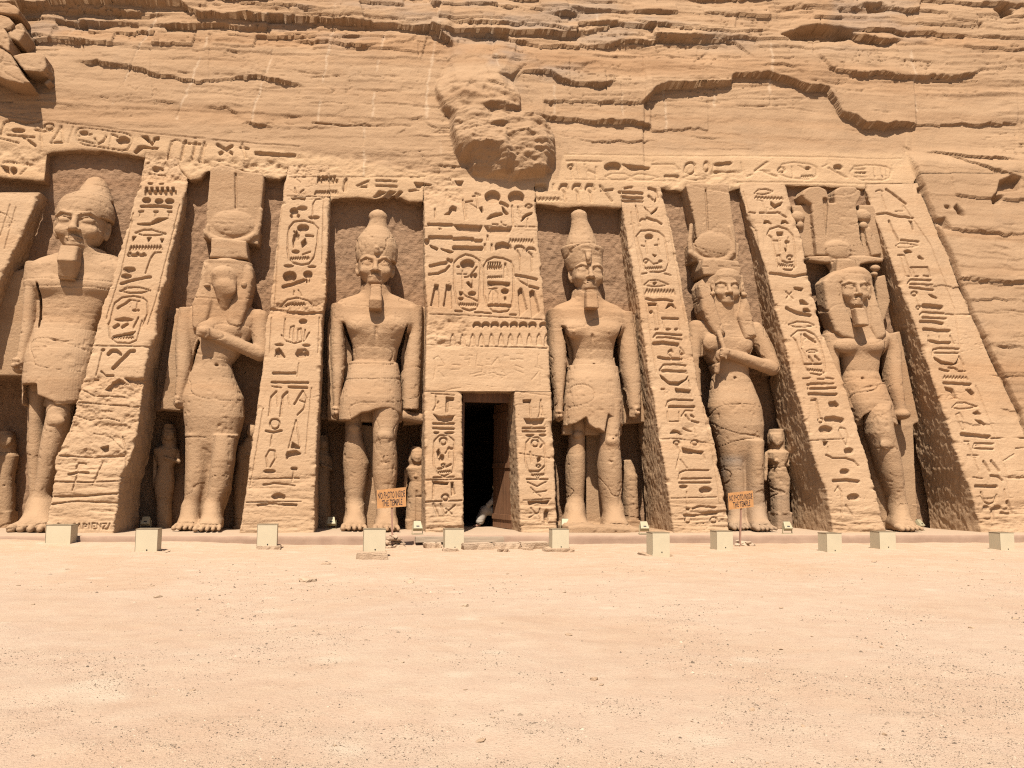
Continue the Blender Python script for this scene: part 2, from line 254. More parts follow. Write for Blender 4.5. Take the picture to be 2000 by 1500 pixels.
# ------------------------------------------------------------------ sunk relief, cracks and ledges of the carved face (traced in photo pixels)
# '@ ox oy s' sets the frame; L w pts = cut stroke, P pts = sunk area, E/R = disc/ring, Z = water zigzag, N = crenelled board, O w pts = closed outline
GLYPHS = '''
@ 0 220 .27992
L 14 5 150 30 70 80 50 180 75 230 65 270 60
E 128 125 42 14
L 12 50 155 240 172
L 10 0 180 130 210
L 20 160 170 240 230
L 12 245 120 300 130 365 125
R 340 95 32 20 8
L 8 300 100 275 195
L 10 360 205 430 90 440 205
L 12 355 208 440 208
L 8 510 95 475 210
O 9 545 110 600 105 860 140 910 160 922 200 890 255 850 262 600 225 545 210 528 150
E 585 140 30 12
L 10 550 160 640 150
L 10 545 190 660 215
L 12 660 180 680 220 720 200 740 165
L 12 780 150 820 170
L 8 780 150 765 240
E 860 195 45 25
P 985 165 1030 165 1060 215 1075 175 1110 170 1112 190 1085 190 1060 235 1020 190
P 935 275 965 235 1010 230 1040 240 1110 245 1100 255 1000 250 950 285
L 9 1175 310 1195 200 1230 185 1260 200
L 14 1290 200 1260 330
L 12 1270 210 1330 215
L 14 1365 205 1340 320
L 12 1345 215 1400 220
L 14 1425 205 1390 340
L 4 0 15 500 75 1000 140 1429 180
Z 20 345 200 350 10 9 8
P 5 370 60 380 65 440 30 410
E 95 405 22 26
L 10 140 430 180 385
L 7 0 695 50 715 75 770 60 800
L 6 110 660 30 950
L 6 70 640 0 860
E 1100 388 38 16
L 10 1040 420 1150 430
E 1050 492 18 8
E 1125 495 18 6
N 1010 520 1230 574 6
E 1022 610 28 18
E 1110 618 28 16
E 1182 618 30 18
L 18 985 655 1080 650 1195 660
L 12 970 690 1000 690
L 9 982 690 975 718
L 12 1075 690 1100 690
L 9 1087 690 1082 720
L 12 1170 690 1197 692
L 9 1182 692 1177 722
P 955 775 1050 770 1100 735 1175 735 1120 760 1050 785 960 782
O 9 943 837 1000 818 1060 818 1158 845 1100 855 1000 855
P 925 865 950 865 925 900
P 1025 870 1055 870 1035 905
P 1120 880 1145 880 1128 910
Z 905 945 1130 940 14 11 9
L 18 895 995 1015 995
E 905 978 10 8
E 960 980 10 8
E 1005 985 10 8
L 10 1125 975 1080 975 1055 1010 1015 1120
E 900 1095 42 18
E 880 1140 35 15
L 16 845 1195 940 1165 1050 1145
O 9 835 1245 900 1220 980 1220 1050 1240 980 1258 900 1258
L 9 760 1480 800 1330 850 1290 930 1280 1000 1295 1025 1320 1030 1400 990 1490
L 14 820 1365 905 1310
L 8 910 1310 975 1315
L 14 930 1380 965 1380
L 7 960 1320 945 1390
E 865 1445 60 10
L 10 965 1430 930 1500
L 14 800 1500 830 1480
L 14 850 1500 890 1475
L 4 1255 640 1190 900 1090 1300 1030 1480
L 4 930 700 850 1100 740 1440
@ 0 620 .30675
O 7 735 15 790 2 845 12 790 24
L 6 880 0 850 75
L 16 725 65 750 45
L 16 780 60 805 45
P 715 120 865 88 845 110 730 125
Z 715 130 850 128 7 8 6
L 8 690 40 700 130 740 160 820 165 870 145 885 90 905 20
L 6 585 180 955 185
L 8 655 205 610 370
E 655 207 12 8
L 10 600 395 620 395
L 22 690 235 710 215 740 212 765 235
L 20 720 325 780 265 830 215 855 215
L 12 645 345 670 370 720 372
L 14 435 1000 490 985 560 990
L 10 480 960 500 925 545 930
L 10 490 1000 460 1100
L 8 650 925 590 1065
L 9 345 1045 560 1050 800 1040
L 10 345 1140 560 1135 740 1122
L 10 330 1190 470 1170 740 1180
L 8 510 455 600 500 790 505
P 790 385 910 385 905 430 850 450
P 720 410 760 390 800 415 770 430 700 470 670 460
L 9 380 880 600 890 790 880
L 8 500 540 880 570
L 8 470 620 560 650 680 640 760 660
L 6 600 740 700 760 780 840
L 8 780 760 800 850 800 960
P 640 830 690 815 690 850 660 860
L 6 390 1320 370 1310 360 1335
L 8 475 1312 460 1325 480 1335 462 1348
L 8 487 1348 502 1312 512 1347
L 6 492 1335 508 1335
L 8 530 1347 530 1313 552 1318 548 1330 530 1331
L 8 568 1312 568 1347
L 8 606 1312 586 1312 586 1347 608 1347
L 6 586 1330 602 1330
L 8 618 1347 618 1312 642 1347 642 1312
L 8 652 1312 676 1312 652 1347 678 1347
L 8 684 1347 698 1312
@ 260 300 .26667
L 9 1185 250 1195 290
L 10 1225 285 1250 265
L 6 1180 170 1225 210
N 1350 165 1500 216 4
Z 1340 285 1500 280 11 8 9
L 6 1130 310 1500 318
P 1155 320 1265 322 1255 340 1215 330 1170 340
E 1180 420 30 22
E 1240 400 35 15
E 1185 455 35 16
L 9 1400 325 1335 335 1318 370 1315 460
E 1325 468 38 11
O 11 1135 600 1145 540 1180 500 1250 490 1320 510 1355 550 1350 650 1330 750 1290 805 1230 815 1170 800 1140 770 1130 700
E 1245 545 42 26
P 1175 600 1200 560 1215 620 1195 650 1175 690 1165 640
L 12 1180 570 1215 600
L 14 1265 600 1320 605
P 1230 650 1260 620 1275 660 1240 690
E 1190 718 28 12
L 9 1240 740 1300 720
Z 1150 770 1290 765 10 8 7
E 1140 822 35 10
E 1310 828 30 8
E 1148 900 48 36
E 1280 885 32 24
L 22 1100 975 1170 955 1250 930
E 1280 930 15 20
L 8 1210 1000 1235 1040
L 8 1175 1035 1180 1005
L 9 1085 1110 1130 1070 1200 1055 1280 1075 1320 1110
Z 1120 1105 1260 1100 8 7 8
L 22 1010 1140 1080 1145 1150 1165 1270 1170 1390 1160
L 6 1015 1200 1000 1460
L 6 1365 1200 1355 1460
L 9 1115 1210 1105 1340
L 9 1150 1350 1155 1270 1180 1262 1175 1370
L 9 1205 1370 1210 1290 1230 1280 1240 1370
L 9 1255 1360 1262 1290
L 9 1085 1330 1110 1370 1180 1390 1260 1370 1290 1310
E 1245 1230 28 16
E 1070 1400 30 8
E 1270 1405 28 8
P 1040 1440 1070 1425 1110 1490 1060 1495
E 1240 1470 48 26
L 4 1095 330 1060 700 1040 1100
L 4 1395 330 1385 800
@ 260 660 .28674
P 970 95 990 70 1010 85 1040 135 1000 120 985 90 965 130
L 12 1110 110 1125 85 1170 80 1192 100
L 6 1130 170 1118 265
L 16 955 240 1105 240
L 14 945 303 1190 305
L 14 1060 335 1185 340
L 8 945 330 1010 340
L 11 975 365 940 400 925 530
L 14 1050 370 1020 400 1005 535
L 6 975 370 985 470
L 6 1050 370 1065 460
L 13 1155 360 1100 450
L 10 1155 360 1180 410 1165 480 1120 525
L 9 1130 425 1175 440
R 965 585 33 33 9
L 14 905 635 955 642 1010 632
L 8 950 645 935 740
L 9 1110 560 1060 750
L 8 1110 560 1135 745
P 1085 710 1135 740 1135 752 1075 750
L 10 915 880 905 810 930 765 965 770 970 820 935 880
P 1040 800 1050 775 1110 765 1145 790 1100 800 1060 810 1045 830
E 930 910 40 12
L 20 1085 890 1110 890
L 10 1095 900 1085 970
L 8 790 960 1130 955
L 12 890 1000 960 990 1100 1005
E 990 1080 45 20
L 16 850 1140 940 1128 1110 1140
L 6 770 1120 1150 1115
L 4 1215 340 1175 790
L 4 885 480 845 740 800 1000
@ 0 0 .5
N 1240 686 1318 716 5
Z 1230 752 1318 755 6 8 6
L 14 1352 700 1346 742
L 7 1395 725 1440 705 1435 730 1405 730
L 7 1470 705 1550 708
L 7 1470 725 1550 728
P 1460 770 1480 745 1510 750 1480 768
P 1500 768 1522 745 1548 748 1520 768
P 1540 768 1560 745 1575 750 1555 768
L 8 1625 715 1645 718 1640 740 1600 745
L 3 1130 690 1660 690
L 12 850 565 905 600
L 12 905 570 860 600
L 9 940 575 970 580
L 9 945 560 960 615
L 14 1000 598 1090 605
L 12 1095 605 1150 605
L 9 670 560 655 620
L 10 725 550 710 620
L 10 765 560 752 620
L 10 800 565 788 630
L 4 830 545 1170 572
@ 810 340 .22672
L 12 530 165 545 300
L 12 500 190 565 180
L 10 520 165 560 175
L 12 440 240 500 235
L 10 480 255 550 295
L 14 415 220 440 390
L 7 445 250 455 390
P 555 290 580 280 590 320 580 340
E 672 195 65 52
E 875 200 68 52
L 26 740 245 770 255 800 275
P 750 280 770 295 810 345 790 350 760 320
P 620 390 650 355 700 335 755 335 760 350 720 360 680 370 640 390
L 10 670 430 720 435
L 10 745 410 760 435 790 440
L 14 840 270 850 440
L 12 890 280 915 380
P 915 415 930 370 960 345 1015 330 1010 345 960 365 930 400
R 985 275 26 15 9
L 8 975 380 970 450
L 14 175 300 178 375
P 255 350 290 330 305 290 330 270 360 285 360 320 325 310 300 350
L 22 120 433 320 438
E 222 467 14 10
P 332 435 585 445 575 480 555 500 490 505 420 495 370 480
P 605 455 838 460 825 495 800 525 640 510
L 28 130 545 315 545
P 80 560 130 560 130 590 90 625
L 26 335 560 420 555 500 560
L 24 500 573 575 573
L 16 628 530 628 570
Z 815 575 1025 580 17 9 11
P 130 610 205 640 195 655 145 635
P 225 638 340 668 310 682 240 655
L 34 340 635 575 640
L 16 607 605 608 660
L 16 663 605 664 660
P 690 625 705 595 760 585 820 600 838 640 800 645 740 640 700 655
L 20 865 640 880 622 920 620 942 640 940 660
L 20 865 640 895 685 905 710
L 11 905 700 910 830
L 20 965 655 985 637 1020 640 1038 660
L 20 965 660 1000 690 1010 715
L 11 1008 710 1012 835
L 24 135 790 200 775 260 765 320 745
L 22 290 735 312 765
L 18 125 865 210 855
L 20 215 850 270 825 300 790
P 135 1130 175 950 207 955 207 1150
P 247 1135 275 950 318 960 320 1160
P 890 1000 910 980 928 990 970 1160 905 1225
P 990 1015 1010 1000 1030 1010 1078 1180 1012 1235
O 13 340 900 340 760 380 720 440 690 510 710 560 745 570 800 560 1000 555 1110 530 1160 470 1175 400 1155 365 1110 345 1000
E 455 775 60 38
L 9 365 860 450 860
L 9 410 830 412 990
E 375 797 15 8
L 14 490 865 535 800
E 510 875 30 20
L 12 430 885 470 880
P 445 935 465 925 490 960 497 910 500 985 480 975
P 385 1015 410 1015 415 1040 390 1045
L 12 410 1020 440 1055 480 1065 540 1095
E 400 1075 22 12
E 495 1030 35 18
Z 385 1125 535 1130 12 8 9
O 13 600 900 595 790 625 745 690 715 760 725 830 755 850 800 855 900 850 1050 835 1140 800 1180 730 1190 670 1180 630 1140 600 1050
N 628 758 750 822 6
L 18 780 775 785 800
L 9 775 800 770 910
L 9 790 800 812 890
Z 630 890 760 885 9 8 8
P 630 930 660 925 820 935 820 960 660 955 630 950
E 650 963 20 8
E 800 968 20 8
L 8 675 985 680 1120
L 8 675 985 640 1040 640 1100
L 8 675 985 715 1030 725 1110
L 9 640 990 710 985
E 778 1010 32 22
L 18 780 1065 783 1085
L 24 645 1130 700 1128 820 1135
L 14 350 1180 410 1185
L 14 520 1192 590 1192
L 14 600 1195 660 1200
L 14 820 1212 875 1212
L 20 870 870 1050 905
L 13 875 885 900 920 975 960
L 8 978 900 978 955
L 20 990 965 1065 985
L 5 130 1205 400 1215 1130 1255
L 5 90 450 330 455
L 5 600 450 1045 455
L 8 300 30 330 75
P 345 50 420 60 400 110 370 90
P 0 70 60 75 160 90 60 100 20 125
@ 810 640 .30675
L 5 120 330 135 240 120 200 150 180 190 240 150 245
L 5 150 280 190 315
L 5 400 170 390 240 435 245 430 280 350 300
L 5 490 240 530 190 550 260 580 305
L 5 745 335 790 280 770 250 815 265
L 5 790 170 785 240 810 260
L 5 800 290 805 370
L 5 285 180 310 180
L 5 320 205 340 205
L 5 345 175 370 178
L 5 350 200 350 235
L 5 455 200 480 202
L 5 455 235 480 235
L 5 570 180 600 182
L 5 610 205 640 205
L 5 650 170 690 172
L 5 650 200 690 205
L 5 640 240 690 260
L 5 640 270 690 290
L 5 240 235 290 240
L 5 230 270 290 265
L 5 500 260 520 300 580 310
L 5 380 310 450 300
L 4 65 108 845 130
L 5 65 405 190 405 240 390 290 385
L 5 640 405 860 435
L 4 105 420 255 430
L 9 135 435 140 520
L 8 118 525 150 470 150 520
P 200 440 250 445 250 465 215 465 212 540 200 540
P 120 550 150 565 250 562 240 590 200 600 150 590
L 12 118 612 250 612
L 12 118 640 250 645
E 138 668 18 8
E 220 670 30 8
O 9 120 850 125 720 160 685 210 685 250 720 252 850 240 920 190 945 145 930 122 880
R 183 722 22 22 10
L 12 215 770 240 770
P 140 790 155 770 165 800 150 830
E 172 830 16 22
L 8 195 800 220 760 220 830
R 182 875 10 9 7
L 12 150 900 190 890 230 870
Z 150 920 230 915 6 6 6
L 10 120 955 250 950
P 110 975 215 985 210 1000 120 995
L 9 120 1000 118 1090
P 230 985 245 985 258 1060 235 1070
R 195 1080 20 18 9
L 8 65 970 300 965
L 9 65 1110 300 1100
L 14 120 1120 150 1200
L 10 165 1120 190 1200
L 10 200 1180 255 1130
L 8 200 1150 240 1190
P 690 460 742 458 742 478 692 478
L 8 735 480 740 570
L 9 805 460 800 520
L 8 788 570 810 500 815 560
P 695 578 825 580 815 610 770 622 715 610
L 12 690 640 830 640
L 14 692 660 830 660
E 735 685 25 8
E 815 685 22 8
O 9 705 850 710 730 740 700 790 700 825 740 835 850 830 930 790 955 750 945 720 900
R 767 735 22 22 10
L 12 800 760 820 740
P 780 830 800 820 805 845 785 860
L 8 735 790 745 860
L 12 735 915 790 915 830 880
Z 745 940 825 935 6 6 6
R 790 880 12 8 7
L 10 715 965 850 965
L 8 720 985 780 1010 840 980
L 8 740 1020 800 1075
L 8 760 1050 840 1040
P 720 1105 860 1100 850 1125 780 1115 730 1130
L 8 740 1150 790 1200
L 8 730 1210 800 1170
E 840 1200 14 40
L 9 800 1150 800 1230
L 6 665 800 860 830
L 6 690 1100 870 1090
@ 1000 0 .5
E 112 733 24 15
L 9 162 720 163 738
Z 90 778 190 778 6 7 6
L 11 188 738 195 722 212 722 217 738
L 8 190 738 204 752 209 785
L 11 240 738 247 722 264 722 269 738
L 8 242 738 256 752 261 787
L 11 290 738 297 722 314 722 319 738
L 8 292 738 306 752 311 788
L 9 345 725 390 785
L 8 350 745 395 740
L 10 420 750 510 755
L 7 440 735 470 730
L 9 430 770 510 775
L 8 430 784 510 787
L 9 535 735 560 740 570 770 560 785
L 9 535 765 550 780
L 3 205 602 900 608 1530 614
L 3 210 700 600 706
L 3 870 710 1530 716
L 7 215 627 350 630
R 230 650 10 8 5
L 6 230 660 240 695
L 7 255 635 265 690
L 7 285 640 300 690
L 8 300 665 330 680
L 7 330 650 330 695
E 395 650 32 17
O 5 365 690 390 678 440 678 468 690 440 702 390 702
P 430 640 480 645 540 650 540 658 470 665
L 7 550 640 635 640 655 662
L 5 550 642 560 655
O 5 460 692 490 680 540 682 572 692 540 702 490 702
L 12 600 688 650 690
R 698 655 20 22 6
L 6 680 640 675 675
L 6 718 640 722 675
O 5 668 693 700 683 740 685 762 694 720 704 690 703
R 762 648 10 18 5
L 7 790 640 785 675
E 812 640 18 8
E 843 637 18 7
L 8 795 670 875 672
L 6 895 635 915 690
L 6 920 690 940 680
L 9 950 668 1000 632
L 9 985 670 1035 690
L 6 950 665 1010 668
O 6 1040 665 1060 640 1100 632 1170 640 1195 655 1190 685 1160 700 1080 695 1045 680
R 1055 662 12 10 5
L 6 1095 650 1100 690
L 6 1120 645 1150 660
Z 1130 688 1180 688 4 6 4
E 1160 655 10 6
L 9 1240 655 1310 690
E 1278 650 18 11
L 6 1215 650 1235 640
O 6 1325 668 1345 645 1400 638 1470 645 1490 660 1480 690 1450 700 1370 698 1335 685
L 9 1340 655 1385 655
L 6 1350 687 1390 687
Z 1345 670 1390 670 3 6 4
L 6 1420 650 1425 690
L 6 1450 650 1455 690
L 6 1470 650 1472 690
@ 1040 370 .24667
L 11 820 130 850 290
P 885 135 940 190 995 140 985 165 945 195 930 180 890 150
L 14 855 250 870 235 910 240 975 245
L 16 905 225 975 245
L 14 980 245 1025 275
O 11 825 370 860 330 930 320 1000 335 1040 370 1060 450 1080 580 1060 640 1000 655 930 650 890 620 870 540 840 440
E 925 375 32 20
L 9 895 410 910 510
L 9 865 445 890 450
L 10 970 440 1005 440 1000 395
P 950 515 985 520 970 535
L 7 990 450 1010 520
R 900 565 16 14 8
L 10 920 560 960 590 1030 575
Z 890 625 1030 620 9 8 8
E 1015 565 15 8
L 11 870 668 910 660
L 10 1045 665 1100 680
O 9 885 755 930 720 980 715 1040 735 1080 755 1020 765 950 770 900 760
E 970 742 15 12
Z 895 810 1130 815 18 10 13
L 16 900 865 960 880 1040 870 1110 885
P 910 900 985 900 985 920 940 920 920 920
L 9 920 920 930 975
E 940 970 15 12
L 7 990 920 1010 1110
L 7 960 980 985 1105
E 985 1108 15 8
P 1055 945 1080 905 1110 905 1140 945 1100 920
L 16 1030 1020 1155 1025
L 7 1160 1030 1170 1115
L 7 1035 1030 1050 1105
E 1075 1108 20 8
E 1138 1108 15 8
L 14 960 1170 985 1140 1050 1145 1180 1155
L 12 985 1175 1050 1170 1185 1190
L 26 965 1222 1050 1215 1150 1230
L 9 1150 1230 1200 1290
L 16 1080 1285 1100 1270 1110 1290
L 10 1075 1300 1115 1345
L 20 1000 1330 1060 1340 1180 1345
L 9 1170 1280 1175 1340
E 1190 1300 15 10
L 12 1010 1430 1040 1390 1120 1385 1216 1395
L 16 1030 1445 1216 1440
L 4 780 180 900 900 980 1450
L 4 1060 130 1190 900 1216 1050
@ 1040 720 .25332
L 14 985 15 1060 15 1190 35
P 980 50 1000 60 1050 100 1120 105 1180 85 1200 55 1195 80 1130 130 1060 125 1000 80
L 9 1205 90 1215 140
L 14 995 158 1015 158
L 8 1020 160 1022 200
P 1100 150 1220 165 1220 190 1110 180
L 8 1220 195 1225 220
L 12 1035 290 1045 250 1080 240 1235 245
L 18 1055 295 1245 295
L 8 1040 330 1045 410
L 8 1130 335 1135 410
L 8 1050 408 1130 408
L 10 1150 370 1180 325 1235 325
L 14 1180 360 1210 400
L 14 1225 360 1245 375
L 14 1230 405 1280 415
P 1060 500 1085 472 1120 478 1165 510 1120 495
L 12 1165 460 1225 485
L 8 1250 460 1260 500
L 5 985 540 1150 540 1400 580
R 1115 570 22 16 9
R 1255 568 24 18 9
P 1155 610 1230 625 1320 640 1310 660 1250 650 1230 660 1160 650
L 10 1310 640 1330 700
L 9 1120 600 1140 640 1110 770
L 9 1140 700 1195 770
L 12 1130 850 1140 800 1180 785 1360 785
L 12 1150 850 1380 845
L 14 1135 880 1370 880
E 1165 910 30 14
E 1335 935 48 24
L 8 1190 950 1195 1090
L 16 1240 1078 1300 1060 1410 1070
L 20 1180 1130 1240 1135 1425 1115
E 1200 1085 15 12
R 1205 1165 22 22 10
R 1405 1165 26 20 9
L 6 1070 1000 1420 990
L 5 1320 300 1400 700 1450 1050
@ 1300 340 .28
O 8 620 135 650 108 700 105 750 120 740 128 680 140
Z 625 160 820 170 7 9 8
L 6 640 180 680 190 710 310
P 735 190 765 215 815 195 810 215 765 240 735 215
L 10 580 265 630 270
L 11 660 270 800 270
L 11 780 265 845 300
P 685 345 690 325 720 325 745 350 715 340
P 805 348 815 325 840 325 865 350 835 340
O 11 710 420 730 385 790 365 850 385 890 430 905 520 910 640 880 670 820 665 780 620 760 520 740 440
P 775 405 820 405 824 428 780 428
L 9 750 465 800 465
L 9 790 430 800 540
E 850 475 18 12
L 7 855 440 850 520
P 830 515 850 525 842 550
L 11 780 570 800 565 805 600 850 620 890 610
R 870 580 18 14 9
Z 785 637 895 640 9 7 8
L 16 730 692 800 700 900 715 990 697
P 895 790 960 795 955 815 900 805
L 9 840 820 890 870
L 9 880 825 845 865
P 935 880 960 875 1000 910 940 905
L 22 845 935 870 950 910 970 1010 985
P 960 940 990 935 1015 960 960 960
O 8 860 1050 920 1030 1000 1035 1040 1055 980 1068 900 1065
O 10 880 1130 920 1095 980 1090 1040 1120 1080 1180 1110 1300 1120 1380 1080 1400 1010 1390 970 1340 940 1250 910 1160
L 18 970 1120 1045 1175
L 9 945 1120 955 1200
L 7 950 1215 990 1300
O 7 985 1237 1010 1224 1040 1226 1060 1238 1030 1247 1000 1246
L 14 1000 1275 1030 1310
L 14 1045 1270 1075 1300
L 11 970 1327 1090 1325
Z 990 1365 1100 1375 8 7 7
L 11 960 1425 1000 1425
L 9 1060 1428 1110 1430
L 12 990 1470 1110 1470
L 4 545 120 700 800 780 1200
@ 1340 720 .25335
L 10 910 75 960 72
L 10 1080 70 1140 80
L 11 940 160 960 115 1140 115
L 16 955 155 1155 150
L 20 950 195 1160 200
L 16 970 245 1000 240 1010 270 1030 370
R 1038 398 18 18 9
P 1100 260 1150 250 1180 280 1175 300 1130 290 1105 290
L 36 1085 390 1140 385 1200 398
E 1078 470 52 28
O 9 1180 480 1190 455 1230 465 1250 530 1240 590 1200 540
P 1055 560 1095 560 1090 590 1065 590
L 8 1095 600 1100 645
L 12 1080 665 1130 690 1230 690 1290 710 1330 750
E 1255 635 36 25
E 1225 795 35 22
L 22 1140 865 1230 860 1330 870
L 10 1170 910 1200 950 1210 1140
L 9 1175 910 1150 950
L 9 1235 1050 1295 1140
E 1290 990 45 25
L 6 960 555 1220 540
@ 1520 340 .26667
L 9 725 120 750 108 775 120
L 7 765 150 795 260
L 16 800 105 870 160 940 218
L 6 860 270 920 270
L 6 915 235 925 270
L 14 710 295 800 285 880 310 990 320
L 16 815 345 840 410 880 488
P 955 342 980 345 995 408 985 408 970 360
L 12 900 483 1030 495
O 7 860 525 890 507 960 510 1025 525 960 538 890 540
P 920 565 945 552 985 575 930 578
L 9 880 592 925 595 975 750
L 8 895 600 935 745 975 750
P 1020 605 1040 598 1070 625 1030 618
L 11 970 685 1095 683 1115 750
L 8 985 690 1000 745
L 10 1000 748 1030 750
L 10 1065 745 1110 750
L 12 950 800 970 773 1120 778
L 11 965 805 1130 812
L 14 965 830 1140 848
R 1000 875 20 15 8
L 7 1000 890 1030 960
R 1030 975 16 12 8
P 1100 880 1130 880 1170 912 1140 905
L 30 1070 965 1110 968 1195 975
L 11 1040 1030 1060 1012 1215 1020
L 12 1060 1050 1230 1058
L 20 1045 1080 1130 1080 1205 1095
L 20 1070 1135 1160 1145 1255 1148
L 18 1105 1220 1170 1235 1260 1235
L 10 1260 1185 1290 1245
L 8 1100 1185 1108 1215
L 8 1180 1190 1185 1215
L 12 1135 1330 1140 1285 1180 1275 1325 1280
L 10 1150 1310 1320 1312
P 1140 1340 1200 1370 1290 1390 1310 1370 1325 1335 1320 1385 1270 1400 1190 1390 1150 1360
L 12 1325 1335 1360 1400
L 14 1185 1430 1250 1445
L 12 1250 1418 1300 1425 1320 1445 1370 1445
L 4 900 200 1120 520 1290 980 1370 1490
@ 1600 700 .26667
Z 910 138 1090 145 11 8 8
L 18 915 180 1110 190
P 920 210 980 225 990 245 1010 295 985 290 970 250 930 235
P 1070 230 1110 225 1140 255 1135 280 1100 255
O 9 975 360 1010 325 1070 325 1160 352 1100 365 1020 370
O 8 1005 410 1030 398 1050 430 1070 520 1045 520 1015 450
P 1125 400 1160 385 1190 410 1150 410
P 1140 450 1180 455 1220 490 1170 475
L 26 1045 555 1130 565 1245 575
L 9 1065 605 1100 610
L 9 1095 625 1170 830
L 9 1085 708 1165 712
L 10 1130 660 1140 620 1280 625
L 10 1150 635 1270 632
L 12 1140 660 1275 665
L 16 1205 755 1250 830
L 16 1260 750 1320 825
L 16 1260 860 1310 865 1345 895
L 8 1130 870 1200 880
L 22 1150 935 1300 940
L 12 1185 980 1210 1050 1250 1070 1290 1050 1300 1000
L 10 1360 960 1370 1030
E 1230 1090 25 15
E 1310 1095 30 18
L 24 1380 1050 1420 1130
L 24 1280 1120 1280 1190
L 16 1340 1130 1420 1135
L 5 1150 200 1290 560 1370 830 1400 1000
L 7 1380 190 1385 200
L 6 1480 170 1495 185
L 6 1390 875 1500 880
L 6 1350 750 1430 700
L 6 1440 660 1500 655
'''
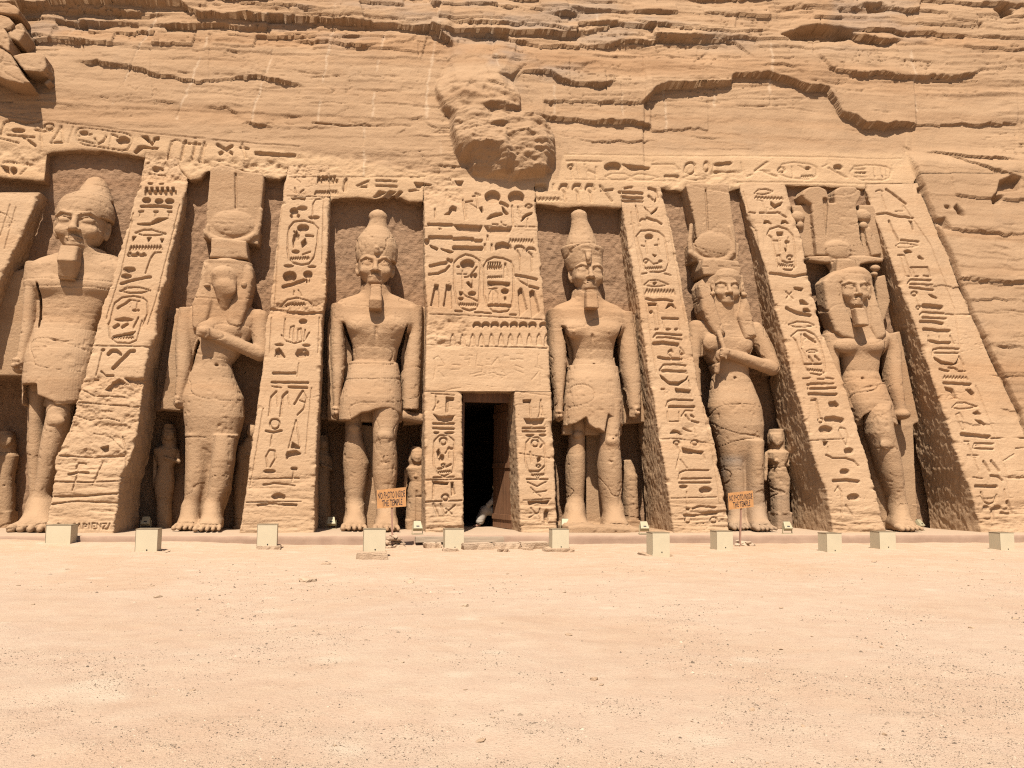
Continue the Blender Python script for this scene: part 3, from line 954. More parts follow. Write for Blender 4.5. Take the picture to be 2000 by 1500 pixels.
# cliff ledges: depth(m), fade up(px), fade down(px), photo pixel polyline (x increasing)
LEDGES = [
 (.42, 60, 130, 'a', [0, 20, 40, 16, 95, 12, 175, 8, 250, 6, 310, 5, 350, 8, 390, 32, 465, 37, 550, 35, 650, 39, 740, 45, 825, 50, 850, 58, 889, 88]),
 (.22, 40, 90, 'a', [138, 118, 200, 118, 260, 130, 300, 142, 350, 152, 395, 160, 435, 155, 475, 148, 515, 148, 550, 160, 598, 169]),
 (.12, 20, 40, 'a', [300, 196, 355, 203]), (.2, 30, 60, 'a', [396, 204, 440, 210, 460, 218, 471, 231]),
 (.17, 25, 50, 'a', [470, 240, 500, 240, 535, 248]), (.08, 15, 30, 'a', [572, 249, 665, 247]),
 (.12, 20, 40, 'a', [750, 88, 800, 75, 825, 58]), (.05, 12, 30, 'a', [155, 105, 250, 104]), (.06, 12, 30, 'a', [307, 112, 395, 110]),
 (.09, 12, 20, 'a', [790, 232, 835, 228]), (.09, 12, 20, 'a', [825, 237, 860, 249]), (.05, 12, 20, 'a', [792, 197, 835, 200]),
 (.08, 12, 20, 'a', [770, 262, 800, 245]), (.16, 20, 30, 'a', [108, 24, 150, 20, 170, 8]),
 (.28, 45, 70, 'a', [889, 66, 930, 62, 985, 66, 1000, 77, 1050, 88, 1120, 91, 1160, 90, 1220, 83, 1280, 80, 1325, 75, 1380, 80, 1435, 83, 1450, 98, 1476, 117]),
 (.22, 30, 40, 'a', [860, 40, 960, 48, 1000, 50, 1055, 50, 1110, 61, 1165, 60, 1220, 37]),
 (.25, 30, 50, 'a', [1060, 27, 1110, 31, 1165, 20]), (.18, 30, 60, 'a', [1220, 38, 1280, 52, 1370, 65, 1425, 68, 1500, 62, 1525, 66]),
 (.42, 40, 40, 'a', [1525, 68, 1560, 56, 1600, 52, 1645, 54, 1680, 72, 1725, 80, 1768, 80]),
 (.36, 50, 90, 'a', [1005, 160, 1025, 138, 1050, 135, 1075, 142, 1115, 165, 1165, 168, 1208, 162]),
 (.45, 60, 150, 'b', [1256, 200, 1280, 175, 1300, 167, 1355, 165, 1400, 161, 1428, 159, 1429, 147, 1505, 146, 1535, 152, 1555, 160, 1580, 172, 1615, 173, 1630, 195, 1645, 220, 1670, 225, 1690, 242, 1730, 245, 1790, 242]),
 (.3, 60, 50, 'b', [1057, 226, 1125, 232, 1210, 235, 1270, 240, 1275, 250]),
 (.14, 20, 30, 'a', [1475, 129, 1530, 131, 1555, 140, 1570, 150]),
 (.28, 50, 100, 'a', [1587, 100, 1605, 120, 1620, 140, 1665, 146, 1725, 146, 1780, 152, 1850, 152, 1890, 147, 1930, 134]),
 (.1, 12, 20, 'a', [1350, 125, 1370, 110, 1385, 102]), (.1, 12, 20, 'a', [1386, 103, 1400, 124]),
 (.12, 20, 30, 'a', [1115, 127, 1180, 120]), (.15, 20, 30, 'a', [1795, 65, 1845, 79]), (.1, 12, 25, 'a', [1120, 268, 1165, 275, 1290, 270]),
 (.14, 20, 40, 'a', [1765, 282, 1785, 295]), (.2, 30, 40, 'a', [1800, 297, 1850, 302, 1900, 310, 1925, 312, 1990, 318]),
 (.14, 20, 30, 'a', [1850, 305, 1890, 320, 1950, 342, 2000, 362]), (.22, 30, 30, 'a', [1947, 362, 1965, 352, 1982, 356]),
 (.16, 30, 40, 'a', [1826, 440, 1850, 453, 1900, 460, 1960, 465, 2000, 458]), (.08, 12, 30, 'a', [1790, 560, 1900, 558, 2000, 560]),
 (.1, 20, 30, 'a', [1880, 590, 1950, 588, 2000, 594]), (.06, 12, 20, 'a', [1915, 480, 1960, 490, 1980, 497]), (.05, 12, 20, 'a', [1890, 496, 1940, 500, 1990, 520]),
 (.3, 30, 40, 'a', [1940, 10, 1965, 22, 1990, 14]), (.15, 30, 40, 'a', [1500, 24, 1560, 10, 1620, 14, 1700, 24]), (.2, 30, 40, 'a', [1660, 18, 1700, 8, 1735, 20]),
 (.12, 30, 50, 'a', [1930, 680, 2000, 684, 2100, 690]), (.08, 20, 50, 'a', [1950, 800, 2100, 806]), (.08, 20, 50, 'a', [1960, 930, 2100, 925]),
 (.10, 40, 40, 'a', [930, 185, 938, 172, 960, 182, 985, 192, 1015, 205]), (.09, 30, 35, 'a', [938, 222, 960, 225, 1000, 230]),
 (.10, 30, 35, 'a', [955, 262, 985, 260, 990, 264]), (.10, 30, 35, 'a', [985, 285, 1015, 282, 1060, 294]), (.10, 30, 40, 'a', [912, 300, 955, 303, 985, 317]),
 (.10, 30, 40, 'a', [870, 178, 878, 170, 900, 176]), (.1, 20, 30, 'a', [965, 94, 1000, 100, 1050, 108]),
]
PALE = [[310, 10, 300, 40, 275, 80, 258, 117, 237, 165, 220, 200], [165, 15, 140, 55, 120, 80], [405, 70, 395, 100, 375, 155, 357, 195, 345, 230],
 [532, 95, 525, 125, 510, 165, 500, 200, 492, 235], [655, 10, 650, 50, 637, 120, 627, 180, 622, 235], [752, 45, 745, 90, 735, 150, 727, 230],
 [860, 10, 850, 85, 837, 145, 832, 230], [960, 40, 965, 80, 970, 140], [1165, 15, 1162, 90], [1300, 165, 1305, 265], [1400, 160, 1400, 210], [1505, 90, 1507, 200],
 [1780, 100, 1792, 215], [1212, 165, 1215, 225], [1082, 168, 1085, 220], [710, 240, 712, 340], [860, 250, 862, 300]]
RX0, RX1, RY0, RY1 = -330, 2330, -230, 1064
RW, RH = RX1 - RX0, RY1 - RY0
BASE = np.zeros((RH, RW), np.float32); CUT = np.zeros((RH, RW), np.float32); PALEM = np.zeros((RH, RW), np.float32); ROUGH = np.zeros((RH, RW), np.float32)
def window(x0, y0, x1, y1, pad):
    a = max(int(x0 - pad) - RX0, 0); b = min(int(x1 + pad) + 2 - RX0, RW); c = max(int(y0 - pad) - RY0, 0); d = min(int(y1 + pad) + 2 - RY0, RH)
    if b <= a or d <= c: return None
    X, Y = np.meshgrid(np.arange(a, b) + RX0, np.arange(c, d) + RY0); return slice(c, d), slice(a, b), X.astype(np.float32), Y.astype(np.float32)
def seg_d(X, Y, pts, closed=False):
    D = np.full(X.shape, 1e9, np.float32); n = len(pts)
    for i in range(n if closed else n - 1):
        ax, ay = pts[i]; bx, by = pts[(i + 1) % n]; vx, vy = bx - ax, by - ay; l = vx * vx + vy * vy + 1e-9
        t = np.clip(((X - ax) * vx + (Y - ay) * vy) / l, 0, 1); D = np.minimum(D, np.hypot(X - ax - t * vx, Y - ay - t * vy))
    return D
def poly_sd(X, Y, pts):
    D = seg_d(X, Y, pts, True); ins = np.zeros(X.shape, bool); n = len(pts)
    for i in range(n):
        (ax, ay), (bx, by) = pts[i], pts[(i + 1) % n]
        c = (ay > Y) != (by > Y); ins ^= c & (X < (bx - ax) * (Y - ay) / (by - ay if by != ay else 1e-9) + ax)
    return np.where(ins, -D, D)
def pairs(v): return [(v[i], v[i + 1]) for i in range(0, len(v) - 1, 2)]
def bbox(p): xs = [q[0] for q in p]; ys = [q[1] for q in p]; return min(xs), min(ys), max(xs), max(ys)
def cut_shape(p, hw, depth, closed=False, fill=False, soft=0.75):
    wnd = window(*bbox(p), hw + 4)
    if wnd is None: return
    sy, sx, X, Y = wnd; d = poly_sd(X, Y, p) if fill else seg_d(X, Y, p, closed) - hw
    CUT[sy, sx] = np.maximum(CUT[sy, sx], depth * smooth(soft, -soft, d))
def cut_ell(cx, cy, rx, ry, depth, ring=0):
    wnd = window(cx - rx, cy - ry, cx + rx, cy + ry, ring + 4)
    if wnd is None: return
    sy, sx, X, Y = wnd; d = (np.hypot((X - cx) / rx, (Y - cy) / ry) - 1) * min(rx, ry)
    if ring: d = np.abs(d) - ring
    CUT[sy, sx] = np.maximum(CUT[sy, sx], depth * smooth(.75, -.75, d))
ox = oy = 0; sc = 1
for ln in GLYPHS.strip().splitlines():
    q = ln.split(); c = q[0]; v = [float(x) for x in q[1:]]
    if c == '@': ox, oy, sc = v; continue
    if c in 'LO':
        hw = max(v[0] * sc / 2, 0.9); p = [(x * sc + ox, y * sc + oy) for x, y in pairs(v[1:])]
        dep = min(0.16, 0.028 + hw * 0.026) * (.62 if (ox, oy) == (1000, 0) and v[2] < 722 else 1)
        if oy == 640 and v[0] == 5: dep = .026
        cut_shape(p, hw, dep, closed=(c == 'O'))
    elif c == 'P': cut_shape([(x * sc + ox, y * sc + oy) for x, y in pairs(v)], 0, 0.15, fill=True)
    elif c == 'E': cut_ell(v[0] * sc + ox, v[1] * sc + oy, v[2] * sc, v[3] * sc, min(0.2, 0.06 + v[3] * sc * 0.014))
    elif c == 'R': cut_ell(v[0] * sc + ox, v[1] * sc + oy, v[2] * sc, v[3] * sc, 0.09, max(v[4] * sc / 2, 0.9))
    elif c == 'Z':
        n = int(v[5]) * 2; p = []
        for i in range(n + 1):
            t = i / n; p.append(((v[0] + (v[2] - v[0]) * t) * sc + ox, (v[1] + (v[3] - v[1]) * t + (v[4] if i % 2 == 0 else -v[4])) * sc + oy))
        cut_shape(p, max(v[6] * sc / 2, 0.85), 0.075)
    elif c == 'N':
        x0, y0, x1, y1, n = v; h = y1 - y0; ym = y0 + h * 0.42
        cut_shape([(x * sc + ox, y * sc + oy) for x, y in ((x0, ym), (x1, ym), (x1, y1), (x0, y1))], 0, 0.13, fill=True)
        for i in range(int(n)):
            a = x0 + (x1 - x0) * (i + 0.1) / n; b = a + (x1 - x0) * 0.5 / n
            cut_shape([(x * sc + ox, y * sc + oy) for x, y in ((a, y0), (b, y0), (b, ym + 2), (a, ym + 2))], 0, 0.13, fill=True)
for i, x in enumerate((537, 612, 692, 775, 857, 938, 1018, 1112)):     # the row of sun discs and petals over the door
    cx = x * .22672 + 810; cy = 1306 * .22672 + 340
    cut_ell(cx, cy, 8.2, 7.5, 0.13)
    sy, sx, X, Y = window(cx - 8, cy - 4, cx + 8, cy + 10, 3)
    CUT[sy, sx] -= 0.15 * smooth(1.0, -1.0, np.hypot((X - cx) / 5.6, (Y - cy - 4.0) / 4.6) * 5 - 5) * 1.0
for x in (330, 415, 500, 575, 662, 745, 825, 905, 990, 1072, 1140):
    p = [(a * .22672 + 810, b * .22672 + 340) for a, b in ((x - 19, 1470), (x - 12, 1405), (x, 1376), (x + 13, 1405), (x + 20, 1470))]
    cut_shape(p, 1.1, 0.07)
    cut_shape(p, 0, 0.045, fill=True)
CUT = np.clip(CUT, -0.06, 0.3)

gx = (np.arange(RW) + RX0).astype(np.float32)
GX, GY = np.meshgrid(gx, (np.arange(RH) + RY0).astype(np.float32))
rl = np.random.RandomState(12)
for i in range(95):                                                     # minor broken beds and thin cracks
    big = i < 34; x0 = rl.uniform(-250, 2200); y0 = rl.uniform(-60, 75) if big else (rl.uniform(20, 285) if x0 < 1780 else rl.uniform(20, 1000))
    if not big and 840 < x0 < 1090 and y0 > 80: continue
    L = rl.uniform(50, 260) if big else rl.uniform(20, 130); d = rl.uniform(.07, .24) if big else rl.uniform(.02, .07); sl = rl.uniform(-.03, .10)
    n = max(3, int(L / 14)); xs = np.linspace(x0, x0 + L, n); ys = y0 + (xs - x0) * sl + np.cumsum(rl.uniform(-3, 3, n)) * (1 if big else .5)
    LEDGES.append((d, rl.uniform(14, 40) if big else 10, rl.uniform(20, 45) if big else 18, 'a', [v for p in zip(xs, ys) for v in p]))
for (d, up, dn, md, pl) in LEDGES:
    p = pairs(pl); xs = [q[0] for q in p]; ys = [q[1] for q in p]
    wnd = window(xs[0], min(ys), xs[-1], max(ys), max(up * 1.8, dn * 1.3))
    if wnd is None: continue
    sy, sx, X, Y = wnd; cols = X[0]
    kx = np.cumsum(np.concatenate([[cols[0]], rl.uniform(5, 26, 400)])); kx = kx[kx < cols[-1] + 30]; ye = np.interp(cols, xs, ys) + np.interp(cols, kx, rl.uniform(-2.6, 2.6, len(kx))) + rl.uniform(-2.2, 2.2, len(kx))[np.clip(np.searchsorted(kx, cols), 0, len(kx) - 1)] * .8
    L = xs[-1] - xs[0]; tp = np.clip((cols - xs[0]) / min(38, L * .35), .06, 1) * np.clip((xs[-1] - cols) / min(38, L * .35), .06, 1)
    if md == 'b': tp = np.clip((cols - xs[0]) / 4, .3, 1) * np.clip((xs[-1] - cols) / 4, .3, 1)
    if xs[-1] > 1995 or xs[-1] > 2000: tp = smooth(0, min(14, L * .2), cols - xs[0])
    if xs[0] < 5: tp = smooth(0, min(14, L * .2), xs[-1] - cols)
    dd = (.66 if d < .4 else .8) * d * tp * (0.9 + 0.4 * vnoise(cols * 0.02, cols * 0 + 3.3, 4)); t = Y - ye[None, :]
    above = (t < 0) * np.clip(1 + t / (up * 1.8), 0, 1) ** .8 * 0.5
    below = (t >= 0) * np.clip(1 - t / (dn * 1.3), 0, 1) ** 1.2 * 0.5
    BASE[sy, sx] += dd[None, :] * (above - below)
# hollow under the top ledge on the right, dark holes
for (pts, dep) in (([1525, 70, 1560, 57, 1600, 52, 1645, 54, 1665, 66, 1650, 76, 1590, 80, 1545, 79], .35), ([1938, 384, 1945, 360, 1965, 352, 1982, 356, 1980, 378, 1955, 380], .3),
                   ([1930, 392, 1938, 384, 1948, 392, 1942, 402, 1932, 402], .4), ([1856, 412, 1862, 406, 1872, 418, 1876, 428, 1864, 424], .35), ([1838, 408, 1846, 409, 1848, 414, 1840, 412], .3),
                   ([1824, 434, 1838, 432, 1848, 452, 1836, 450], .25), ([915, 44, 922, 42, 924, 50, 916, 50], .1), ([1793, 368, 1800, 366, 1803, 376, 1795, 376], .3),
                   ([1908, 46, 1920, 44, 1922, 54, 1912, 54], .3), ([1945, 14, 1966, 10, 1978, 24, 1960, 30], .4), ([1690, 8, 1722, 8, 1730, 20, 1700, 24], .3)):
    p = pairs(pts); sy, sx, X, Y = window(*bbox(p), 10); BASE[sy, sx] -= dep * smooth(3, -4, poly_sd(X, Y, p))
# the big broken knob of rock over the middle of the front: a faceted lump (points in a zoomed frame, height in metres)
from mathutils.geometry import delaunay_2d_cdt
KN = [(330, 225, 0), (240, 400, 0), (135, 590, 0), (143, 700, 0), (190, 810, 0), (258, 890, 0), (272, 1000, 0), (288, 1150, 0), (360, 1290, 0), (430, 1315, 0), (470, 1415, 0), (560, 1445, 0), (780, 1448, 0), (830, 1478, 0), (900, 1450, 0), (1130, 1434, 0), (1215, 1375, 0),
 (1244, 1250, 0), (1238, 1100, 0), (1160, 955, 0), (1010, 880, 0), (935, 830, 0), (905, 700, 0), (835, 545, 0), (960, 400, .04), (450, 185, 0), (650, 150, .03), (900, 200, .05), (1060, 330, .04),
 (520, 330, .30), (480, 480, .42), (430, 625, .66), (262, 420, .13), (158, 600, .22), (240, 620, .42), (165, 690, .34), (213, 790, .36), (275, 868, .42), (320, 800, .64), (380, 760, .88), (330, 930, .74), (300, 1010, .58), (318, 1140, .62), (375, 1258, .52),
 (560, 690, .80), (620, 712, .82), (750, 742, .76), (905, 798, .5), (880, 690, .42), (700, 560, .52), (760, 480, .38), (820, 530, .22), (640, 420, .33), (600, 600, .62), (440, 668, .60), (570, 735, .70), (740, 790, .68), (895, 838, .44),
 (545, 770, .76), (640, 862, .86), (750, 885, .8), (850, 878, .6), (560, 885, .78), (650, 902, .78), (860, 905, .58), (760, 915, .74), (400, 910, .88), (440, 1000, 1.04), (640, 960, .82), (740, 1005, 1.02), (770, 1062, .88), (880, 960, .84), (1000, 935, .78), (1130, 1000, .74), (1125, 1045, .58), (1000, 1010, .7),
 (1205, 1105, .58), (1205, 1235, .55), (480, 1090, 1.06), (440, 1200, 1.14), (470, 1228, 1.08), (620, 1232, 1.16), (740, 1288, 1.2), (775, 1305, 1.1), (755, 1160, 1.08), (772, 1135, .92), (950, 1125, 1.14), (1110, 1188, 1.1), (1135, 1215, .98), (1128, 1412, .55), (590, 1060, .95), (600, 1180, 1.0), (880, 1060, .86),
 (500, 1305, .6), (482, 1395, .3), (760, 1405, .5), (900, 1428, .45), (1000, 1300, .85), (640, 1300, .75), (860, 1330, .7)]
vs, _e, fs = delaunay_2d_cdt([Vector((x, y)) for x, y, h in KN], [], [], 0, 1e-6)[:3]
hz_ = {(round(x), round(y)): h * (.9 if y < 900 else .72) for x, y, h in KN}; sy, sx, X, Y = window(840, 60, 1095, 365, 6); zx = (X - 820) / .21337; zy = (Y - 40) / .21337
wzx = zx + 14 * fbm(zx * .02, zy * .02, 4, 17); wzy = zy + 10 * fbm(zx * .02, zy * .02, 4, 18); hh = np.zeros(X.shape, np.float32)
for f in fs:
    (ax, ay), (bx, by), (cx_, cy_) = [vs[i] for i in f]; ha, hb, hc = [hz_[(round(vs[i].x), round(vs[i].y))] for i in f]
    det = (by - cy_) * (ax - cx_) + (cx_ - bx) * (ay - cy_)
    if abs(det) < 1e-6: continue
    l1 = ((by - cy_) * (wzx - cx_) + (cx_ - bx) * (wzy - cy_)) / det; l2 = ((cy_ - ay) * (wzx - cx_) + (ax - cx_) * (wzy - cy_)) / det; l3 = 1 - l1 - l2
    m_ = (l1 >= 0) & (l2 >= 0) & (l3 >= 0); hh[m_] = (l1 * ha + l2 * hb + l3 * hc)[m_]
sy0, sx0 = sy, sx; crag = fbm(zx * .012, zy * .03, 5, 11); KNOBH = hh
BASE[sy, sx] += hh + np.clip(hh * 3, 0, 1) * (.25 + .75 * smooth(600, 860, zy)) * (.055 * crag + .04 * np.floor(crag * 5) / 5 + .025 * fbm(zx * .05, zy * .08, 4, 19))
for i in range(120):                                                    # long thin joints and cracks
    x0 = rl.uniform(-300, 2200); y0 = rl.uniform(-80, 290) if x0 < 1800 else rl.uniform(-80, 1000)
    if 830 < x0 < 1090 and y0 > 60: continue
    vert = i % 6 == 0; L = rl.uniform(30, 110) if vert else rl.uniform(40, 330); n = max(3, int(L / 12)); tt = np.linspace(0, 1, n); wob = np.cumsum(rl.uniform(-1.4, 1.4, n)); sl = rl.uniform(-.02, .09)
    p = [(x0 + wob[k] * .8 + tt[k] * L * .05, y0 + tt[k] * L) for k in range(n)] if vert else [(x0 + tt[k] * L, y0 + sl * tt[k] * L + wob[k]) for k in range(n)]
    if not vert and max(q[1] for q in p) > 232 and x0 < 1780 and (x0 < 590 or x0 > 1050): continue
    wnd = window(*bbox(p), 5)
    if wnd is None: continue
    sy, sx, X, Y = wnd; d = seg_d(X, Y, p) - rl.uniform(.3, 1.0); CUT[sy, sx] = np.maximum(CUT[sy, sx], rl.uniform(.04, .10) * smooth(.8, -.6, d) * smooth(-.5, .1, vnoise(X * .03, Y * .03, i % 30)))
# strata: thin bedding cracks and rolling beds over the natural cliff, weaker on the dressed front
face_top = np.interp(gx, [-330, 0, 600, 840, 1000, 1090, 1100, 1770, 1775, 2330], [230, 238, 300, 340, 350, 345, 300, 296, 250, 250])
nat = smooth(-6, 10, face_top[None, :] - GY)
right_nat = smooth(0, 3, GX - np.interp(GY, [290, 340, 438, 505, 551, 625, 700, 753, 812, 852, 1045], [1772, 1787, 1824, 1853, 1869, 1900, 1933, 1960, 1987, 2000, 2060]))
nat = np.maximum(nat, right_nat * 0.8); flank = right_nat * smooth(290, 330, GY)
quarried = smooth(150, 60, np.abs(GX - 1500) - 330) * smooth(20, 60, GY - 150) + smooth(40, -10, GX - 850) * smooth(60, 110, GY + 0 * GX) * 0.75
KM = np.zeros_like(BASE); KM[sy0, sx0] = np.clip(KNOBH * 4, 0, 1)
soft = np.clip((1 - .8 * KM) * nat * (1 - 0.84 * np.clip(quarried, 0, 1)) * (1 - .75 * flank), 0, 1)
wav = GY + 10 * fbm(GX * 0.004, GY * 0.01, 3, 21)
b1 = fbm(GX * 0.006, wav * 0.085, 5, 31, .6); b2 = fbm(GX * 0.012, wav * 0.22, 4, 41, .6)
BASE += soft * (0.06 * b1 + 0.02 * b2) + nat * 0.022 * fbm(GX * .05, GY * .09, 4, 6)
steps = np.floor(b1 * 7) / 7
BASE += soft * 0.045 * steps * smooth(-.2, .4, fbm(GX * .004, GY * .012, 2, 23))
def blocks(seed, t0, t1, l0, l1, slope, saw):                            # bedded rock: layers broken into blocks, each standing a little in or out
    r = np.random.RandomState(seed); v = GY - slope * (GX - 1000) + 5 * fbm(GX * .004, GX * 0 + seed, 2, seed)
    bd = np.cumsum(r.uniform(t0, t1, 400)) - 420; ln = r.uniform(l0, l1, 402); of = r.uniform(0, 900, 402); tb = r.uniform(-1, 1, (402, 64)); ts = r.uniform(.2, 1, (402, 64))
    kx = np.cumsum(r.uniform(9, 45, 300)) - 400; jit = np.interp(gx, kx, r.uniform(-2.2, 2.2, len(kx))); v = v + jit[None, :]
    k = np.clip(np.searchsorted(bd, v.ravel()).reshape(v.shape), 1, 399); fr = (v - bd[k - 1]) / (bd[k] - bd[k - 1])
    u = GX + .25 * (v - bd[k - 1]) * np.sign(tb[k, 0]) + of[k]; u = u + .35 * ln[k] * np.sin(u / ln[k] * 2.1 + k); b = np.floor(u / ln[k]).astype(int) & 63
    return tb[k, b] * (1 - .0 * fr) + saw * ts[k, b] * (fr - .5)
topz = smooth(125, 55, GY) * nat; midz = soft * (1 - topz)
BASE += (1 - .4 * KM) * (.03 * KM + .085 * topz + .009 * nat + .008 * flank) * blocks(3, 11, 34, 60, 260, .03, 1.1)
BASE += (.045 * topz + .016 * nat + .05 * flank + .09 * KM) * blocks(9, 40, 120, 130, 420, .045, .9)
cr = np.abs(fbm(GX * 0.007, wav * 0.12, 4, 51))
CUT = np.maximum(CUT, nat * (0.02 + 0.06 * soft) * smooth(0.022, 0.008, cr) * smooth(-.1, .25, vnoise(GX * .012, GY * .03, 8)))
cr2 = np.abs(fbm(GX * 0.02, GY * 0.02, 3, 61))
CUT = np.maximum(CUT, nat * 0.05 * smooth(0.010, 0.003, cr2) * smooth(.2, .5, vnoise(GX * .008, GY * .008, 9)))
hole = vnoise(GX * 0.11, GY * 0.16, 12) + 0.4 * vnoise(GX * .3, GY * .3, 13)
# right flank stands forward of the dressed front, its cut edge runs down past the last buttress
BASE += 0.24 * right_nat * smooth(285, 330, GY)
# eroded patches on the buttresses
for pts, a in (([510, 375, 910, 385, 895, 560, 870, 700, 800, 960, 790, 900, 370, 900, 400, 800, 420, 720, 470, 560], .72), ([360, 890, 800, 890, 740, 1200, 720, 1300, 290, 1300], .5)):
    p = [(x * .30675, y * .30675 + 620) for x, y in pairs(pts)]; sy, sx, X, Y = window(*bbox(p), 12); ROUGH[sy, sx] = np.maximum(ROUGH[sy, sx], a * smooth(6, -6, poly_sd(X, Y, p)))
for pts, a in (([470, 935, 618, 925, 613, 1050, 460, 1050], .35), ([525, 590, 632, 588, 632, 612, 525, 612], .9), ([826, 620, 920, 622, 915, 675, 826, 678], .7), ([828, 345, 905, 345, 900, 405, 828, 405], .6), ([283, 300, 360, 310, 370, 360, 280, 352], .8),
               ([0, 285, 90, 290, 88, 340, 0, 305], .8), ([330, 300, 620, 320, 640, 350, 330, 345], 1.0), ([560, 300, 900, 310, 900, 350, 560, 345], .6), ([1300, 330, 1450, 335, 1450, 372, 1290, 372], .6), ([830, 990, 1095, 985, 1095, 1050, 830, 1050], .6),
               ([1305, 985, 1430, 985, 1432, 1050, 1310, 1050], .7), ([1600, 990, 1740, 990, 1740, 1050, 1600, 1050], .7), ([1900, 990, 2080, 980, 2100, 1050, 1900, 1050], .8), ([1330, 830, 1400, 830, 1410, 880, 1320, 880], .4)):
    p = pairs(pts); sy, sx, X, Y = window(*bbox(p), 14); ROUGH[sy, sx] = np.maximum(ROUGH[sy, sx], a * smooth(9, -7, poly_sd(X, Y, p)))
er1 = np.where(GY < 905, 1.15 * fbm(GX * 0.035, wav * 0.06, 5, 71, .6), fbm(GX * 0.014, wav * 0.10, 5, 71, .58)); er2 = fbm(GX * .09, GY * .13, 4, 81)
BASE -= ROUGH * (0.04 + 0.12 * np.maximum(er1, -.1) + 0.035 * er2 + 0.045 * np.floor(er1 * 5) / 5)
CUT *= np.clip(1 - 0.35 * ROUGH * (er1 > 0.05), 0, 1)
BASE += (1 - nat) * (0.012 * fbm(GX * .03, GY * .05, 4, 91) + 0.006 * fbm(GX * .15, GY * .2, 3, 92))
cr3 = np.abs(fbm(GX * 0.008, GY * 0.06, 4, 95))
CUT = np.maximum(CUT, (1 - nat) * 0.03 * smooth(0.012, 0.004, cr3) * smooth(.1, .4, vnoise(GX * .01, GY * .02, 98)))
for pl in PALE:
    p = pairs(pl); wnd = window(*bbox(p), 8); sy, sx, X, Y = wnd
    d = seg_d(X + 2.5 * vnoise(X * .08, Y * .08, 3), Y, p); a = smooth(3.6, 0.4, d + 1.2 * vnoise(X * .2, Y * .2, 5)) * smooth(-.55, .15, vnoise(X * .03, Y * .045, 6))
    PALEM[sy, sx] = np.maximum(PALEM[sy, sx], a * 0.22)
    CUT[sy, sx] = np.maximum(CUT[sy, sx], 0.05 * smooth(1.2, .3, d) * smooth(.1, .35, vnoise(X * .02, Y * .05, 16)))
def samp(A, px, py):
    x = np.clip(px - RX0, 0, RW - 1.01); y = np.clip(py - RY0, 0, RH - 1.01); xi = x.astype(int); yi = y.astype(int); fx = x - xi; fy = y - yi
    return (A[yi, xi] * (1 - fx) + A[yi, xi + 1] * fx) * (1 - fy) + (A[yi + 1, xi] * (1 - fx) + A[yi + 1, xi + 1] * fx) * fy
RELIEF = BASE - CUT
def relief_points(PX, PY, off=0.0, edge=None):
    wx = PX + 0.8 * fbm(PX * .12, PY * .12, 2, 14); wy = PY + 0.7 * fbm(PX * .12, PY * .12, 2, 15)
    h = samp(RELIEF, wx, wy) + off
    if edge is not None: h = h - edge
    return on_face(PX, PY) + NRM * h[..., None]

